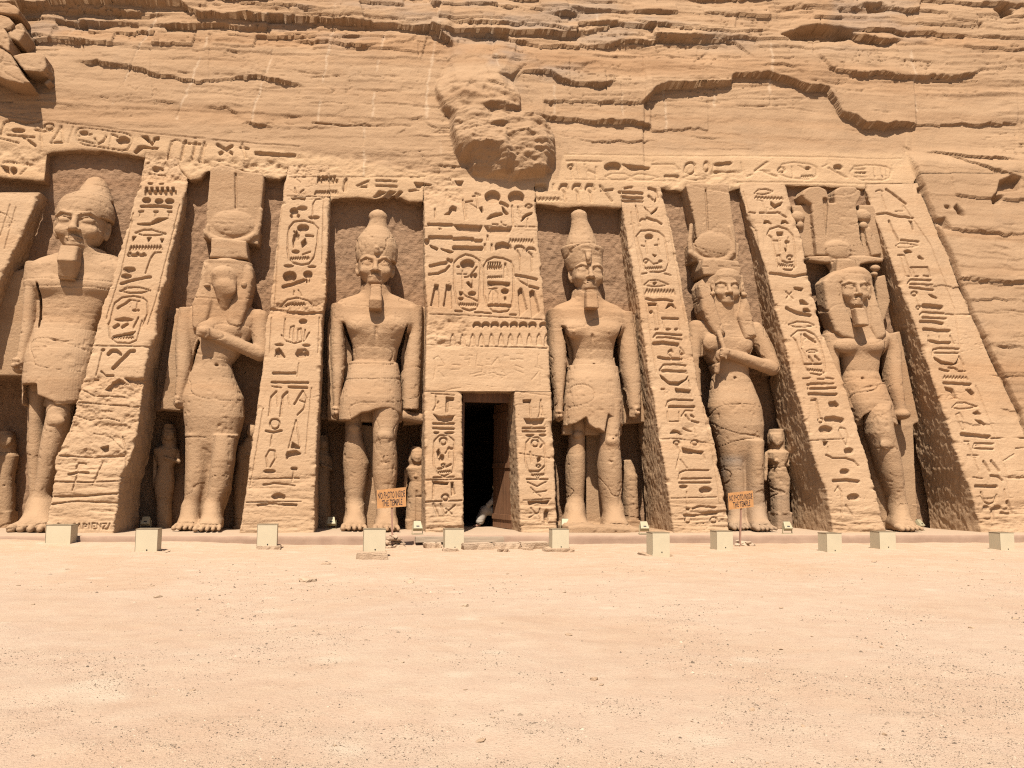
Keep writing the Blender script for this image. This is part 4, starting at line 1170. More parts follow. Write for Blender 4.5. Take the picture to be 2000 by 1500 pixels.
YW = 2.6                                                               # back wall of the niches
temple = thing('temple_facade', (0, 0, 0), 'rock-cut temple front with sloping hieroglyph buttresses and a dark central doorway', 'temple')
def chisel(V, amp, s=0):
    p = V.reshape(-1, 3).astype(np.float64)
    n = vnoise3(p * 3.1 + 31 + s) * .5 + vnoise3(p * np.array([8, 8.0, 5.5]) + 9 + s) * .6 + vnoise3(p * np.array([14, 15.0, 10.0]) + 19 + s) * .55 + vnoise3(p * 1.1 + s) * .6
    return (n * amp).reshape(V.shape[:-1])
def buttress(name, left, right, y0, y1, parent, back=YW, sides='lr', rough=0.035, step=1.25, jag=1.6, mat='face', bottom=False, m=26, label=None):
    lp, rp = pairs(left), pairs(right)
    rows = np.arange(y1, y0 - .01, -step)
    xl = np.interp(rows, [p[1] for p in lp], [p[0] for p in lp]); xr = np.interp(rows, [p[1] for p in rp], [p[0] for p in rp])
    s = len(name) + int(abs(left[0]))
    xl = xl + jag * (fbm(rows * .06, rows * 0 + s, 4, 3) + .5 * vnoise(rows * .35, rows * 0 + s, 5)); xr = xr + jag * (fbm(rows * .06, rows * 0 + s + 50, 4, 4) + .5 * vnoise(rows * .35, rows * 0, s))
    n = int(np.ceil((xr - xl).max() / step)) + 1; t = np.linspace(0, 1, n)
    PX = xl[:, None] + (xr - xl)[:, None] * t; PY = np.repeat(rows[:, None], n, 1)
    ed = np.minimum(PX - xl[:, None] if 'l' in sides else PX * 0 + 99, xr[:, None] - PX if 'r' in sides else PX * 0 + 99)
    bite = np.clip(vnoise(PX * .09, PY * .09, s % 40) - .25, 0, 1) * np.exp(-ed / 6.0) * .16
    F = relief_points(PX, PY, 0.0, 0.05 * np.exp(-ed / 1.6) + bite)
    pal = samp(PALEM, PX, PY); parts = [F]; pp = [pal]
    u = np.linspace(0, 1, m + 1)[1:]
    for sd in sides:
        E = F[:, 0] if sd == 'l' else F[:, -1]
        kk = np.ones(81) / 81; Es = np.stack([np.convolve(np.pad(E[:, j], 40, mode='reflect', reflect_type='odd'), kk, 'valid') for j in range(3)], 1)
        sm = smooth(0, .14, u)[None, :, None]; W = E[:, None, :] * (1 - sm) + Es[:, None, :] * sm; W[:, :, 1] = E[:, None, 1] + ((back - E[:, None, 1]) if back > 0 else -back) * u
        c = chisel(W, rough, s) * np.minimum(1, u * 6)[None, :]
        W[:, :, 0] += c * (-1 if sd == 'l' else 1)
        if sd == 'l': parts.insert(0, W[:, ::-1]); pp.insert(0, np.zeros(W.shape[:2]))
        else: parts.append(W); pp.append(np.zeros(W.shape[:2]))
    G = np.concatenate(parts, 1); R, C = G.shape[:2]; V = G.reshape(-1, 3); q = grid_quads(R, C); pv = np.concatenate(pp, 1).ravel()
    if bottom:
        E = F[0]; W = np.repeat(E[None], 12, 0).copy(); uu = np.linspace(0, 1, 12)[:, None]; W[:, :, 1] = E[None, :, 1] + (back - E[None, :, 1]) * uu
        W[1:, :, 2] += chisel(W[1:], .03)
        q = np.concatenate([q, grid_quads(12, len(E), len(V), True)]); V = np.concatenate([V, W.reshape(-1, 3)]); pv = np.concatenate([pv, np.zeros(W.shape[0] * W.shape[1])])
    me = mesh_of(name, V, q, mat=M[mat]); fattr(me, 'pale', pv)
    o = put(name, me, parent); tag(o, label); return o
BOT = 1056
B1L = [283, 296, 280, 330, 280, 352, 269, 366, 255, 413, 243, 458, 225, 522, 205, 580, 193, 626, 181, 675, 159, 749, 135, 835, 107, 896, 104, 942, 92, 1016, 84, BOT]
B1R = [345, 296, 352, 330, 366, 345, 367, 360, 356, 402, 344, 458, 331, 500, 325, 550, 311, 576, 305, 626, 306, 651, 291, 681, 279, 749, 273, 792, 267, 841, 254, 896, 236, 927, 221, 1043, 219, BOT]
B2L = [562, 320, 556, 359, 545, 428, 540, 487, 532, 540, 528, 599, 519, 633, 516, 680, 512, 717, 501, 803, 489, 884, 478, 975, 468, 1036, 465, BOT]
B2R = [646, 320, 644, 391, 641, 460, 637, 540, 636, 580, 631, 607, 628, 690, 623, 789, 617, 889, 613, 1041, 612, BOT]
B4L = [1213, 380, 1215, 402, 1230, 493, 1240, 543, 1250, 599, 1259, 666, 1268, 728, 1279, 783, 1289, 859, 1301, 923, 1316, 1034, 1318, BOT]
B4R = [1290, 362, 1292, 370, 1306, 419, 1319, 481, 1331, 546, 1340, 600, 1350, 662, 1362, 740, 1369, 771, 1392, 842, 1407, 923, 1424, 1014, 1426, BOT]
B5L = [1443, 355, 1446, 368, 1462, 424, 1479, 452, 1485, 486, 1502, 544, 1513, 592, 1535, 670, 1549, 740, 1563, 783, 1578, 842, 1596, 910, 1616, 961, 1629, 1039, 1631, BOT]
B5R = [1535, 355, 1536, 365, 1552, 421, 1569, 474, 1579, 535, 1594, 595, 1605, 645, 1635, 715, 1651, 753, 1675, 833, 1699, 913, 1717, 980, 1731, 1033, 1733, BOT]
B6L = [1690, 355, 1693, 364, 1712, 428, 1728, 468, 1747, 524, 1765, 575, 1787, 628, 1805, 684, 1821, 737, 1835, 775, 1856, 839, 1877, 905, 1896, 953, 1915, 1017, 1920, BOT]
GRV = [1770, 285, 1775, 305, 1787, 340, 1800, 380, 1824, 439, 1853, 505, 1869, 551, 1900, 625, 1933, 700, 1960, 753, 1987, 812, 2002, 852, 2060, 1045, 2064, BOT]
B0R = [84, 372, 76, 383, 40, 462, 0, 545, -100, 760, -230, 1045, -234, BOT]
buttress('buttress', [-330, 370, -330, BOT], B0R, 376, BOT, temple, sides='r', label='broken topped buttress at the edge of the front')
buttress('buttress', B1L, B1R, 298, BOT, temple, jag=2.4)
buttress('buttress', B2L, B2R, 322, BOT, temple, jag=1.8)
buttress('buttress', B4L, B4R, 364, BOT, temple, rough=.022, m=64)
buttress('buttress', B5L, B5R, 356, BOT, temple, rough=.024, m=64)
buttress('buttress', B6L, GRV, 357, BOT, temple, sides='l', rough=.026, m=72)
DL = [828, 330, 828, 401, 829, 453, 830, 544, 835, 612, 832, 680, 829, 763, 830, 900, 832, BOT]
DR = [1046, 330, 1047, 399, 1056, 499, 1066, 621, 1072, 676, 1075, 732, 1081, 855, 1089, 1032, 1090, BOT]
DO_L = [902, 755, 902, 763, 904, 900, 907, 1042, 907, BOT]
DO_R = [1004, 755, 1005, 769, 1011, 900, 1018, 1036, 1020, BOT]
buttress('door_panel', DL, DR, 345, 764, temple, bottom=True, rough=.02)
buttress('door_jamb', DL, DO_L, 764.5, BOT, temple, rough=.02, back=3.0)
buttress('door_jamb', DO_R, DR, 764.5, BOT, temple, rough=.03, back=3.0, label='door jamb with a carved reveal')
# cliff with the inscribed band: one sheet above the niches, its lower edge running along the niche tops
edge = [-330, 330, -60, 340, 0, 345, 84, 352, 87, 352, 89, 300, 100, 296, 150, 292, 200, 293, 250, 300, 283, 306, 284, 300, 345, 312, 352, 330, 366, 346, 372, 350, 392, 346, 405, 332, 440, 330, 470, 330, 505, 338, 520, 345, 545, 348, 560, 340,
        562, 326, 642, 326, 645, 392, 652, 386, 700, 384, 735, 388, 770, 380, 800, 392, 827, 392, 829, 350, 1045, 350, 1047, 397, 1080, 400, 1095, 404, 1150, 402, 1214, 404, 1216, 368, 1291, 368, 1293, 366, 1330, 372, 1360, 366, 1400, 368, 1420, 372, 1446, 366,
        1447, 360, 1534, 360, 1537, 361, 1600, 363, 1692, 366, 1693, 358.5, 1787, 358.5, 1789, 345, 2330, 345]
cxs = np.arange(-330, 2331, 2.0); eb = pairs(edge); yb = np.interp(cxs, [p[0] for p in eb], [p[1] for p in eb]) + 1.2 * fbm(cxs * .08, cxs * 0, 3, 7)
rws = np.concatenate([np.arange(410, 240, -1.5), np.arange(240, -20, -2.0), np.arange(-20, -226, -4.0)]); nr = len(rws)
PX = np.repeat(cxs[None], nr, 0); PY = np.minimum(rws[:, None], yb[None])
lowe = np.exp(-(yb[None] - PY) / 2.0) * .04
F = relief_points(PX, PY, 0, lowe); C = len(cxs)
E = F[0]; W = np.repeat(E[None], 13, 0).copy(); uu = np.linspace(1, 0, 13)[:, None]; W[:, :, 1] = E[None, :, 1] + (3.0 - E[None, :, 1]) * uu
W[:-1, :, 2] += chisel(W[:-1], .04) + 0.0
G = np.concatenate([W[:-1], F]); q = grid_quads(G.shape[0], C); yy = np.concatenate([np.arange(12)[:, None] * np.ones((1, C)) + 9000, PY]).ravel()
q = q[~((np.ptp(yy[q[:, [0, 3]]], axis=1) < 1e-6) & (np.ptp(yy[q[:, [1, 2]]], axis=1) < 1e-6))]; cl = mesh_of('cliff', G.reshape(-1, 3), q, mat=M['cliff'])
fattr(cl, 'pale', np.concatenate([np.zeros((12, C)), samp(PALEM, PX, PY)]).ravel())
stn = 0.55 * smooth(.05, .5, fbm(PX * .012, PY * .02, 3, 55)) * smooth(150, 60, np.hypot((PX - 990) / 1.2, (PY - 140) * 1.2)) + .4 * smooth(.1, .45, fbm(PX * .008, PY * .03, 3, 57)) * smooth(120, 60, PY)
fattr(cl, 'dressed', np.concatenate([np.zeros((12, C)), samp((1 - nat).astype(np.float32), PX, PY)]).ravel())
fattr(cl, 'stain', np.concatenate([np.zeros((12, C)), stn]).ravel())
tag(put('cliff', cl), kind='structure')
rg = buttress('cliff_flank', GRV, [2330, 285, 2330, BOT], 345, BOT, None, sides='l', rough=.02, step=2.0, mat='cliff', back=-.5, m=12)
rg.name = 'cliff_flank'; tag(rg, kind='structure')
# niche back walls
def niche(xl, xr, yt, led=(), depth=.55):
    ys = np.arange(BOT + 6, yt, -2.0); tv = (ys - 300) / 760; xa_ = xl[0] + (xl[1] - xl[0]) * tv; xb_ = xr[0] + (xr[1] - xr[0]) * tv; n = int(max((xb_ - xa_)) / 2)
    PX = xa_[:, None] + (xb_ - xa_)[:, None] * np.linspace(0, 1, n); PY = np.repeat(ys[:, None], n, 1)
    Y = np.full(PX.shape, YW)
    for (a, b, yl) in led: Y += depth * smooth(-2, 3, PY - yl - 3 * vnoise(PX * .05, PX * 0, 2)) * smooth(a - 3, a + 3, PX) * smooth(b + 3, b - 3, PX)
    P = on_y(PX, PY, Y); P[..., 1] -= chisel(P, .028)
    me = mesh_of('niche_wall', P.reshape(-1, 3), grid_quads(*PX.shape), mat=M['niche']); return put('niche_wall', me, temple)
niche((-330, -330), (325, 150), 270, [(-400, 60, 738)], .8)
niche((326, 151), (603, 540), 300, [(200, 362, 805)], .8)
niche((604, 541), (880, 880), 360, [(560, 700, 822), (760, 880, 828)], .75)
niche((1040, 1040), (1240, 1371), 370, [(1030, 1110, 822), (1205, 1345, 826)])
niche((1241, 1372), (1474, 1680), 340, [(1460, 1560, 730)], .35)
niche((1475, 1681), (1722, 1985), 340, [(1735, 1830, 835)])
# ------------------------------------------------------------------ ground, kerb terrace, dark passage behind the door
xa = np.concatenate([[-150, -80, -45], np.arange(-22, 34, .09), [45, 80, 150]]); ya = np.concatenate([[-160, -80, -45], np.arange(-24, 0.5, .055), [4, 20]])
X, Y = np.meshgrid(xa, ya)
Z = ZG + 0.05 * fbm(X * .35, Y * .35, 4, 3) * smooth(0, -3, Y) + .018 * fbm(X * 2.2, Y * 2.2, 4, 5) + .02 * np.clip(fbm(X * 1.1, Y * 1.1, 3, 9), 0, 1)
drift = np.exp(-((X + 9.0) / 2.2) ** 2) * .16 + np.exp(-((X + 5.0) / 1.6) ** 2) * .10 + np.exp(-((X + 13.5) / 2.0) ** 2) * .06
Z = Z + drift * np.exp(-((Y + 1.25) / .9) ** 2)
me = mesh_of('ground', np.stack([X, Y, Z], -1).reshape(-1, 3), grid_quads(*X.shape), smooth_shade=True, mat=M['ground'])
tag(put('ground', me), kind='structure')
def gz(x, y): return ZG
# kerb: a low plastered terrace along the foot of the front
xs = np.arange(-17, 34, .06)
prof = [(-1.12, -.6), (-1.12, -.42), (-1.10, -.3), (-1.09, -.2), (-1.08, -.12), (-1.08, -.05), (-1.05, -.005), (-1.0, .0), (-.8, .0), (-.5, .0), (-.2, .0), (.1, 0), (.5, 0), (1.2, 0), (2, 0), (3.6, 0)]
V = np.zeros((len(prof), len(xs), 3))
for i, (y, z) in enumerate(prof):
    k = 1.0 if y > -1.0 else .4
    V[i, :, 0] = xs; V[i, :, 1] = y + .035 * fbm(xs * .6, xs * 0 + i * .3, 4, 2) * (y < -.9); V[i, :, 2] = z + (.03 * fbm(xs * .9, xs * 0 + y * 2, 4, 8) * k if z > -.1 else 0)
me = mesh_of('plinth', V.reshape(-1, 3), grid_quads(len(prof), len(xs)), mat=M['plinth']); put('plinth', me, temple)
# passage
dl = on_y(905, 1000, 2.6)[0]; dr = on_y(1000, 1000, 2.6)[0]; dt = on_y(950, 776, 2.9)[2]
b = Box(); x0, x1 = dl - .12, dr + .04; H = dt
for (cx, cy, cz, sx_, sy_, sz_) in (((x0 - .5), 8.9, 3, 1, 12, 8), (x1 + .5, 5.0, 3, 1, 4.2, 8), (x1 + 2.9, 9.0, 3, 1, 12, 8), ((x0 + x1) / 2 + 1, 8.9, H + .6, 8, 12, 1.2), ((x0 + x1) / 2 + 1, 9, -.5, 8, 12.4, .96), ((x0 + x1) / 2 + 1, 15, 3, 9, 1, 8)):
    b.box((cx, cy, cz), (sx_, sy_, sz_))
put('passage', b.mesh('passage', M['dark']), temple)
fa = on_y(904, 1000, 1.65)[0]; fb_ = on_y(1003, 1000, 1.65)[0]; zt = on_y(950, 768, 1.65)[2]; zb = on_y(950, 786, 1.65)[2]
b = Box(); b.box(((fa + fb_) / 2, 1.75, (zt + zb) / 2 + .2), (fb_ - fa + .1, .2, zt - zb + .4), bev=.01); b.box((fb_ + .02, 1.76, zb / 2), (.13, .18, zb), bev=.01); b.box((fa - .03, 1.76, zb / 2), (.08, .18, zb), bev=.01)
put('door_frame', b.mesh('door_frame', M['wood']), temple)
# ------------------------------------------------------------------ sculpture: distance-field solids joined smoothly and meshed as one surface
def surface_net(D, org, h):
    s = D < 0; nx, ny, nz = D.shape
    c = np.zeros((nx - 1, ny - 1, nz - 1), np.uint8)
    for a in (0, 1):
        for b in (0, 1):
            for e in (0, 1): c += s[a:nx - 1 + a, b:ny - 1 + b, e:nz - 1 + e]
    act = (c > 0) & (c < 8); ii = np.argwhere(act); idm = np.full(act.shape, -1, np.int64); idm[act] = np.arange(len(ii))
    acc = np.zeros((len(ii), 3)); cnt = np.zeros(len(ii))
    for ax in range(3):
        o1, o2 = [k for k in range(3) if k != ax]
        for a in (0, 1):
            for b in (0, 1):
                p = np.zeros(3, int); p[o1] = a; p[o2] = b; q = p.copy(); q[ax] = 1
                u = D[ii[:, 0] + p[0], ii[:, 1] + p[1], ii[:, 2] + p[2]]; v = D[ii[:, 0] + q[0], ii[:, 1] + q[1], ii[:, 2] + q[2]]
                m = (u < 0) != (v < 0); t = np.where(m, u / np.where(m, u - v, 1), 0)
                pos = np.repeat(p[None].astype(float), len(ii), 0); pos[:, ax] += t
                acc[m] += pos[m]; cnt[m] += 1
    V = (ii + acc / cnt[:, None]) * h + org; Q = []
    for ax in range(3):
        o1, o2 = (ax + 1) % 3, (ax + 2) % 3
        sl0 = [slice(None)] * 3; sl1 = [slice(None)] * 3; sl0[ax] = slice(0, -1); sl1[ax] = slice(1, None)
        a, b = s[tuple(sl0)], s[tuple(sl1)]; e = np.argwhere(a != b)
        ok = (e[:, o1] > 0) & (e[:, o2] > 0) & (e[:, o1] < D.shape[o1] - 1) & (e[:, o2] < D.shape[o2] - 1); e = e[ok]
        f = a[e[:, 0], e[:, 1], e[:, 2]]
        def cell(d1, d2):
            k = e.copy(); k[:, o1] += d1; k[:, o2] += d2; return idm[k[:, 0], k[:, 1], k[:, 2]]
        q = np.stack([cell(-1, -1), cell(0, -1), cell(0, 0), cell(-1, 0)], -1); q[~f] = q[~f][:, ::-1]; Q.append(q)
    return V, np.concatenate(Q)
def smin(a, b, k):
    if k <= 0: return np.minimum(a, b)
    h = np.clip(0.5 + 0.5 * (b - a) / k, 0, 1); return b * (1 - h) + a * h - k * h * (1 - h)
class Sculpt:
    def __init__(s): s.p = []
    def add(s, lo, hi, fn, k, op): s.p.append((np.array(lo, float), np.array(hi, float), fn, k, op)); return s
    # T: upright solid, rows of (py, x_left, x_right, Y, half depth m) top to bottom; n = roundness of the section
    def T(s, rows, n=2.0, k=.08, op='+'):
        z = []; cx = []; rx = []; cy = []; ry = []
        for r in rows:
            P = on_y((r[1] + r[2]) / 2, r[0], r[3]); z.append(P[2]); cx.append(P[0]); rx.append((r[2] - r[1]) / 2 * mpp((r[1] + r[2]) / 2, r[0], r[3])); cy.append(r[3]); ry.append(r[4])
        return s.tube(z, cx, rx, cy, ry, n, k, op)
    def tube(s, z, cx, rx, cy, ry, n=2.0, k=.08, op='+'):
        o = np.argsort(z); z, cx, rx, cy, ry = (np.array(v, float)[o] for v in (z, cx, rx, cy, ry))
        def fn(X, Y, Z):
            zz = Z[0, 0]; a = np.interp(zz, z, cx); b = np.interp(zz, z, rx); c = np.interp(zz, z, cy); d = np.interp(zz, z, ry)
            q = (np.abs((X - a) / b) ** n + np.abs((Y - c) / d) ** n) ** (1.0 / n)
            return np.maximum((q - 1) * np.minimum(b, d), np.maximum(Z - z[-1], z[0] - Z))
        return s.add((np.min(cx - rx), np.min(cy - ry), z[0]), (np.max(cx + rx), np.max(cy + ry), z[-1]), fn, k, op)
    def cap(s, a, ra, b, rb, k=.06, op='+'):                            # tapered capsule between world points
        a, b = np.array(a, float), np.array(b, float); v = b - a; l = v @ v + 1e-9; R = max(ra, rb)
        def fn(X, Y, Z):
            t = np.clip(((X - a[0]) * v[0] + (Y - a[1]) * v[1] + (Z - a[2]) * v[2]) / l, 0, 1)
            return np.sqrt((X - a[0] - t * v[0]) ** 2 + (Y - a[1] - t * v[1]) ** 2 + (Z - a[2] - t * v[2]) ** 2) - (ra + (rb - ra) * t)
        return s.add(np.minimum(a, b) - R, np.maximum(a, b) + R, fn, k, op)
    def C(s, x1, y1, Y1, r1, x2, y2, Y2, r2, k=.06, op='+'):
        return s.cap(on_y(x1, y1, Y1), r1 * mpp(x1, y1, Y1), on_y(x2, y2, Y2), r2 * mpp(x2, y2, Y2), k, op)
    def ell(s, c, r, k=.06, op='+', rot=0.0):
        c = np.array(c, float); r = np.array(r, float); ca, sa = math.cos(rot), math.sin(rot); R = max(r[0], r[2]) if rot else 0
        def fn(X, Y, Z):
            x, z = X - c[0], Z - c[2]; x, z = x * ca + z * sa, -x * sa + z * ca
            return (np.sqrt((x / r[0]) ** 2 + ((Y - c[1]) / r[1]) ** 2 + (z / r[2]) ** 2) - 1) * r.min()
        e = np.array([max(r[0], R), r[1], max(r[2], R)]); return s.add(c - e, c + e, fn, k, op)
    def E(s, x, y, Y, rx, ry, rY, k=.06, op='+', rot=0.0):
        m = mpp(x, y, Y); return s.ell(on_y(x, y, Y), (rx * m, rY, ry * m), k, op, rot)
    def P(s, pts, Y0, Y1, rnd=.05, k=.04, op='+', shear=0.0):           # traced outline extruded between two depths
        Ym = (Y0 + Y1) / 2; W = [on_y(x, y, Ym) for x, y in pairs(pts)]; pp = [(p[0], p[2]) for p in W]; h = abs(Y1 - Y0) / 2; zm = np.mean([p[1] for p in pp])
        def fn(X, Y, Z):
            x2, z2 = X[:, 0, :] + 0 * Z[:, 0, :], Z[:, 0, :] + 0 * X[:, 0, :]
            d = poly_sd(x2, z2, pp)[:, None, :] + rnd; e = np.abs(Y - Ym - shear * (Z - zm)) - h + rnd
            return np.minimum(np.maximum(d, e), 0) + np.sqrt(np.maximum(d, 0) ** 2 + np.maximum(e, 0) ** 2) - rnd
        xs = [p[0] for p in pp]; zs = [p[1] for p in pp]; ex = abs(shear) * (max(zs) - min(zs)) / 2
        return s.add((min(xs), Ym - h - ex, min(zs)), (max(xs), Ym + h + ex, max(zs)), fn, k, op)
    def mesh(s, name, mat, root=None, h=.03, noise=.012, stain=None):
        add = [p for p in s.p if p[4] == '+']; lo = np.min([p[0] for p in add], 0) - .12; hi = np.max([p[1] for p in add], 0) + .12
        n = np.ceil((hi - lo) / h).astype(int) + 1; D = np.full(n, 0.6, np.float32); ax = [lo[i] + np.arange(n[i]) * h for i in range(3)]
        for (a, b, fn, k, op) in s.p:
            i0 = np.clip(((a - .2 - k - lo) / h).astype(int), 0, n - 1); i1 = np.clip(((b + .2 + k - lo) / h).astype(int) + 2, 1, n)
            if (i1 <= i0).any(): continue
            X, Y, Z = ax[0][i0[0]:i1[0]][:, None, None], ax[1][i0[1]:i1[1]][None, :, None], ax[2][i0[2]:i1[2]][None, None, :]
            d = fn(X, Y, Z).astype(np.float32); sl = tuple(slice(i0[j], i1[j]) for j in range(3))
            if op == '+': D[sl] = smin(D[sl], d, k)
            else: D[sl] = -smin(-D[sl], d, k)
        V, Q = surface_net(D, lo, h)
        if noise:
            nn = vnoise3(V * np.array([2.1, 2.1, 4.0]) + 5) * .7 + vnoise3(V * 6.0 + 17) * .5 + vnoise3(V * 14.0 + 3) * .35
            crk = np.abs(vnoise3(V * np.array([.5, .5, 1.7]) + 40)); pit = np.clip(vnoise3(V * 9.0 + 77) - .45, 0, 1)
            cen = V.mean(0); d = V - cen; d[:, 2] *= .25; d /= np.linalg.norm(d, axis=1)[:, None] + 1e-6
            chip = np.clip(vnoise3(V * np.array([3.2, 3.2, 5.0]) + 61) + .5 * vnoise3(V * 11.0 + 8) - .62, 0, .25); bed = np.abs(vnoise3(V * np.array([.25, .25, 3.1]) + 12))
            V = V + d * (nn * noise * .75 - .03 * (crk < .014) - .009 * (bed < .02) - .06 * pit * (noise > .008) - .07 * chip * (noise > .008))[:, None]
        V2 = V - (np.array(root.location) if root is not None else 0)
        me = mesh_of(name, V2, Q, smooth_shade=True, mat=mat)
        if stain is not None: fattr(me, 'stain', stain(V))
        return put(name, me, root)
# --- shared features
def face(b, X, Y, Z, a, dz=0.0, worn=0.0):                             # X,Y = axis of the head, Z = eye height, a = half width of the face
    f = Y - a * .96
    b.tube([Z - 1.24 * a, Z - 1.08 * a, Z - .8 * a, Z - .45 * a, Z, Z + .3 * a, Z + .9 * a], [X] * 7, [.28 * a, .50 * a, .76 * a, .94 * a, a, 1.0 * a, .96 * a], [Y - .30 * a, Y - .26 * a, Y - .12 * a, Y - .06 * a, Y, Y, Y + .05 * a],
           [.5 * a, .62 * a, .76 * a, .86 * a, .92 * a, .96 * a, .95 * a], 2.3, .10)
    for s in (-1, 1):
        b.ell((X + s * .46 * a, f + .04 * a, Z + .02 * a), (.33 * a, .13 * a, .155 * a), .06, '-')
        b.ell((X + s * .45 * a, f + .18 * a, Z), (.25 * a, .17 * a, .13 * a), .02)
        b.cap((X + s * .2 * a, f + .06 * a, Z + .12 * a), .032 * a, (X + s * .48 * a, f + .07 * a, Z + .17 * a), .035 * a, .02)
        b.cap((X + s * .48 * a, f + .07 * a, Z + .17 * a), .035 * a, (X + s * .78 * a, f + .22 * a, Z + .04 * a), .03 * a, .02)
        b.cap((X + s * .14 * a, f + .0 * a, Z + .27 * a), .06 * a, (X + s * .55 * a, f + .05 * a, Z + .36 * a), .06 * a, .05)
        b.cap((X + s * .55 * a, f + .05 * a, Z + .36 * a), .06 * a, (X + s * .88 * a, f + .34 * a, Z + .24 * a), .04 * a, .05)
        b.ell((X + s * .52 * a, f + .22 * a, Z - .42 * a), (.34 * a, .22 * a, .26 * a), .12)
    b.cap((X, f + .06 * a, Z + .2 * a), .10 * a, (X, f - .20 * a, Z - .40 * a), .15 * a, .07)
    if not worn:
        b.ell((X, f - .24 * a, Z - .42 * a), (.17 * a, .13 * a, .11 * a), .04)
    for s in (-1, 1): b.ell((X + s * .17 * a, f - .09 * a, Z - .45 * a), (.12 * a, .11 * a, .09 * a), .03)
    b.ell((X, f - .02 * a, Z - .64 * a), (.10 * a, .06 * a, .12 * a), .05, '-')
    for s in (-1, 1):
        b.cap((X, f - .09 * a, Z - .73 * a), .075 * a, (X + s * .33 * a, f + .07 * a, Z - .80 * a), .03 * a, .03)
        b.cap((X, f - .06 * a, Z - .86 * a), .085 * a, (X + s * .26 * a, f + .06 * a, Z - .85 * a), .03 * a, .03)
    for s in (-1, 1): b.cap((X, f - .04 * a, Z - .795 * a), .018 * a, (X + s * .32 * a, f + .03 * a, Z - .83 * a), .016 * a, .03, '-')
    b.ell((X, f + .10 * a, Z - 1.06 * a), (.26 * a, .2 * a, .16 * a), .08)
def ear(b, X, Y, Z, a, s, lug=False):
    b.ell((X + s * 1.03 * a, Y + .02 * a, Z - .02 * a), (.15 * a, .16 * a, .42 * a), .03, rot=-s * .12)
    b.ell((X + s * 1.10 * a, Y - .10 * a, Z + .06 * a), (.08 * a, .08 * a, .22 * a), .02, '-', rot=-s * .12)
    if lug: b.ell((X + s * 1.12 * a, Y - .1 * a, Z - .55 * a), (.2 * a, .18 * a, .15 * a), .03)
def foot(b, px, py, Yh, Yt, wd, k=.1):                                  # heel depth, toe depth, width (m): flat sole on the terrace
    H = on_y(px, py, Yh); T = on_y(px, py, Yt); X0, X1 = H[0], T[0]; X1 = X0 + (X1 - X0) * .25
    for s in (-.5, .5):
        b.cap((X0 + s * wd * .34, Yh + .1, .26), wd * .36, (X1 + s * wd * .5, Yt + .42, .15), wd * .25, k)
    b.cap((X0, Yh, .62), wd * .40, (X1, Yt + .55, .20), wd * .34, .16)
    for i in range(5):
        u = (i - 2) * wd * .235; r = (.10, .08, .075, .07, .066)[i if s > 0 else i] * wd / .8
        b.cap((X1 + u, Yt + .38, .15), r * 1.05, (X1 + u * 1.06, Yt + .03 + .025 * abs(i - 1), .095), r, .02)
def fist(b, x, y, Y, r, s):                                             # closed hand round a short bar, thumb forward
    c = on_y(x, y, Y); r = r * mpp(x, y, Y)
    b.ell(c, (r * .85, r * 1.1, r * 1.1), .05)
    for i in range(4):
        z = c[2] + r * (.55 - .38 * i)
        b.cap((c[0] + s * r * .75, c[1] - r * .2, z), r * .24, (c[0] + s * r * .1, c[1] - r * 1.15, z - .02), r * .22, .012)
    b.cap((c[0] - s * r * .5, c[1] - r * .6, c[2] + r * .7), r * .26, (c[0] + s * r * .05, c[1] - r * 1.25, c[2] + r * .62), r * .22, .02)
    b.cap((c[0], c[1] - r * 2.0, c[2] - r * .2), r * .33, (c[0], c[1] + r * 1.4, c[2] - r * .2), r * .33, .02)
BOTZ = -.03
def colossus(label, x, group='colossal statues standing in the niches'):
    P = on_y(x, 1037, 1.4); return thing('colossal_statue', (P[0], 1.4, 0), label, 'statue', group)

# ================= 3: king left of the door, tall bulbed crown
r3 = colossus('colossal king statue left of the doorway with a bulb-topped tall crown', 735)
b = Sculpt()
HX = on_y(733, 521, 1.85); a = 33 * mpp(733, 521, 1.85)
b.T([(560, 706, 762, 1.95, .5), (590, 700, 768, 1.98, .52), (625, 690, 778, 1.95, .5)], 2, .15)
face(b, HX[0], 1.85, HX[2], a)
for s in (-1, 1): ear(b, HX[0], 1.9, HX[2] - .1, a, s)
b.T([(577, 700, 772, 1.98, .38), (590, 664, 808, 1.95, .46), (604, 652, 822, 1.92, .52), (632, 656, 815, 1.85, .56), (655, 682, 790, 1.8, .58), (680, 688, 778, 1.82, .48), (705, 691, 773, 1.82, .46), (730, 684, 778, 1.78, .56), (790, 676, 784, 1.75, .6)], 2.6, .10)
for s in (-1, 1): b.E(735 + s * 27, 636, 1.40, 25, 16, .21, .10)
b.C(735, 640, 1.26, 2.2, 735, 705, 1.3, 2.2, .08, '-'); b.E(733, 708, 1.29, 3.2, 4.2, .10, .03, '-')
for s in (-1, 1): b.E(735 + s * 30, 640, 1.25, 3, 2.6, .06, .02)
b.T([(596, 648, 676, 1.95, .42), (650, 646, 672, 1.9, .40), (700, 646, 674, 1.8, .38), (730, 648, 672, 1.7, .36), (800, 651, 664, 1.55, .24)], 2.4, .05)
b.T([(600, 795, 826, 1.95, .42), (650, 798, 825, 1.9, .40), (700, 790, 822, 1.8, .38), (740, 785, 821, 1.7, .36), (800, 786, 818, 1.55, .3)], 2.4, .05)
fist(b, 657, 806, 1.5, 12, 1)
b.C(790, 812, 1.5, 11, 822, 818, 1.6, 10, .05); b.E(806, 806, 1.35, 10, 4, .2, .04, '-')
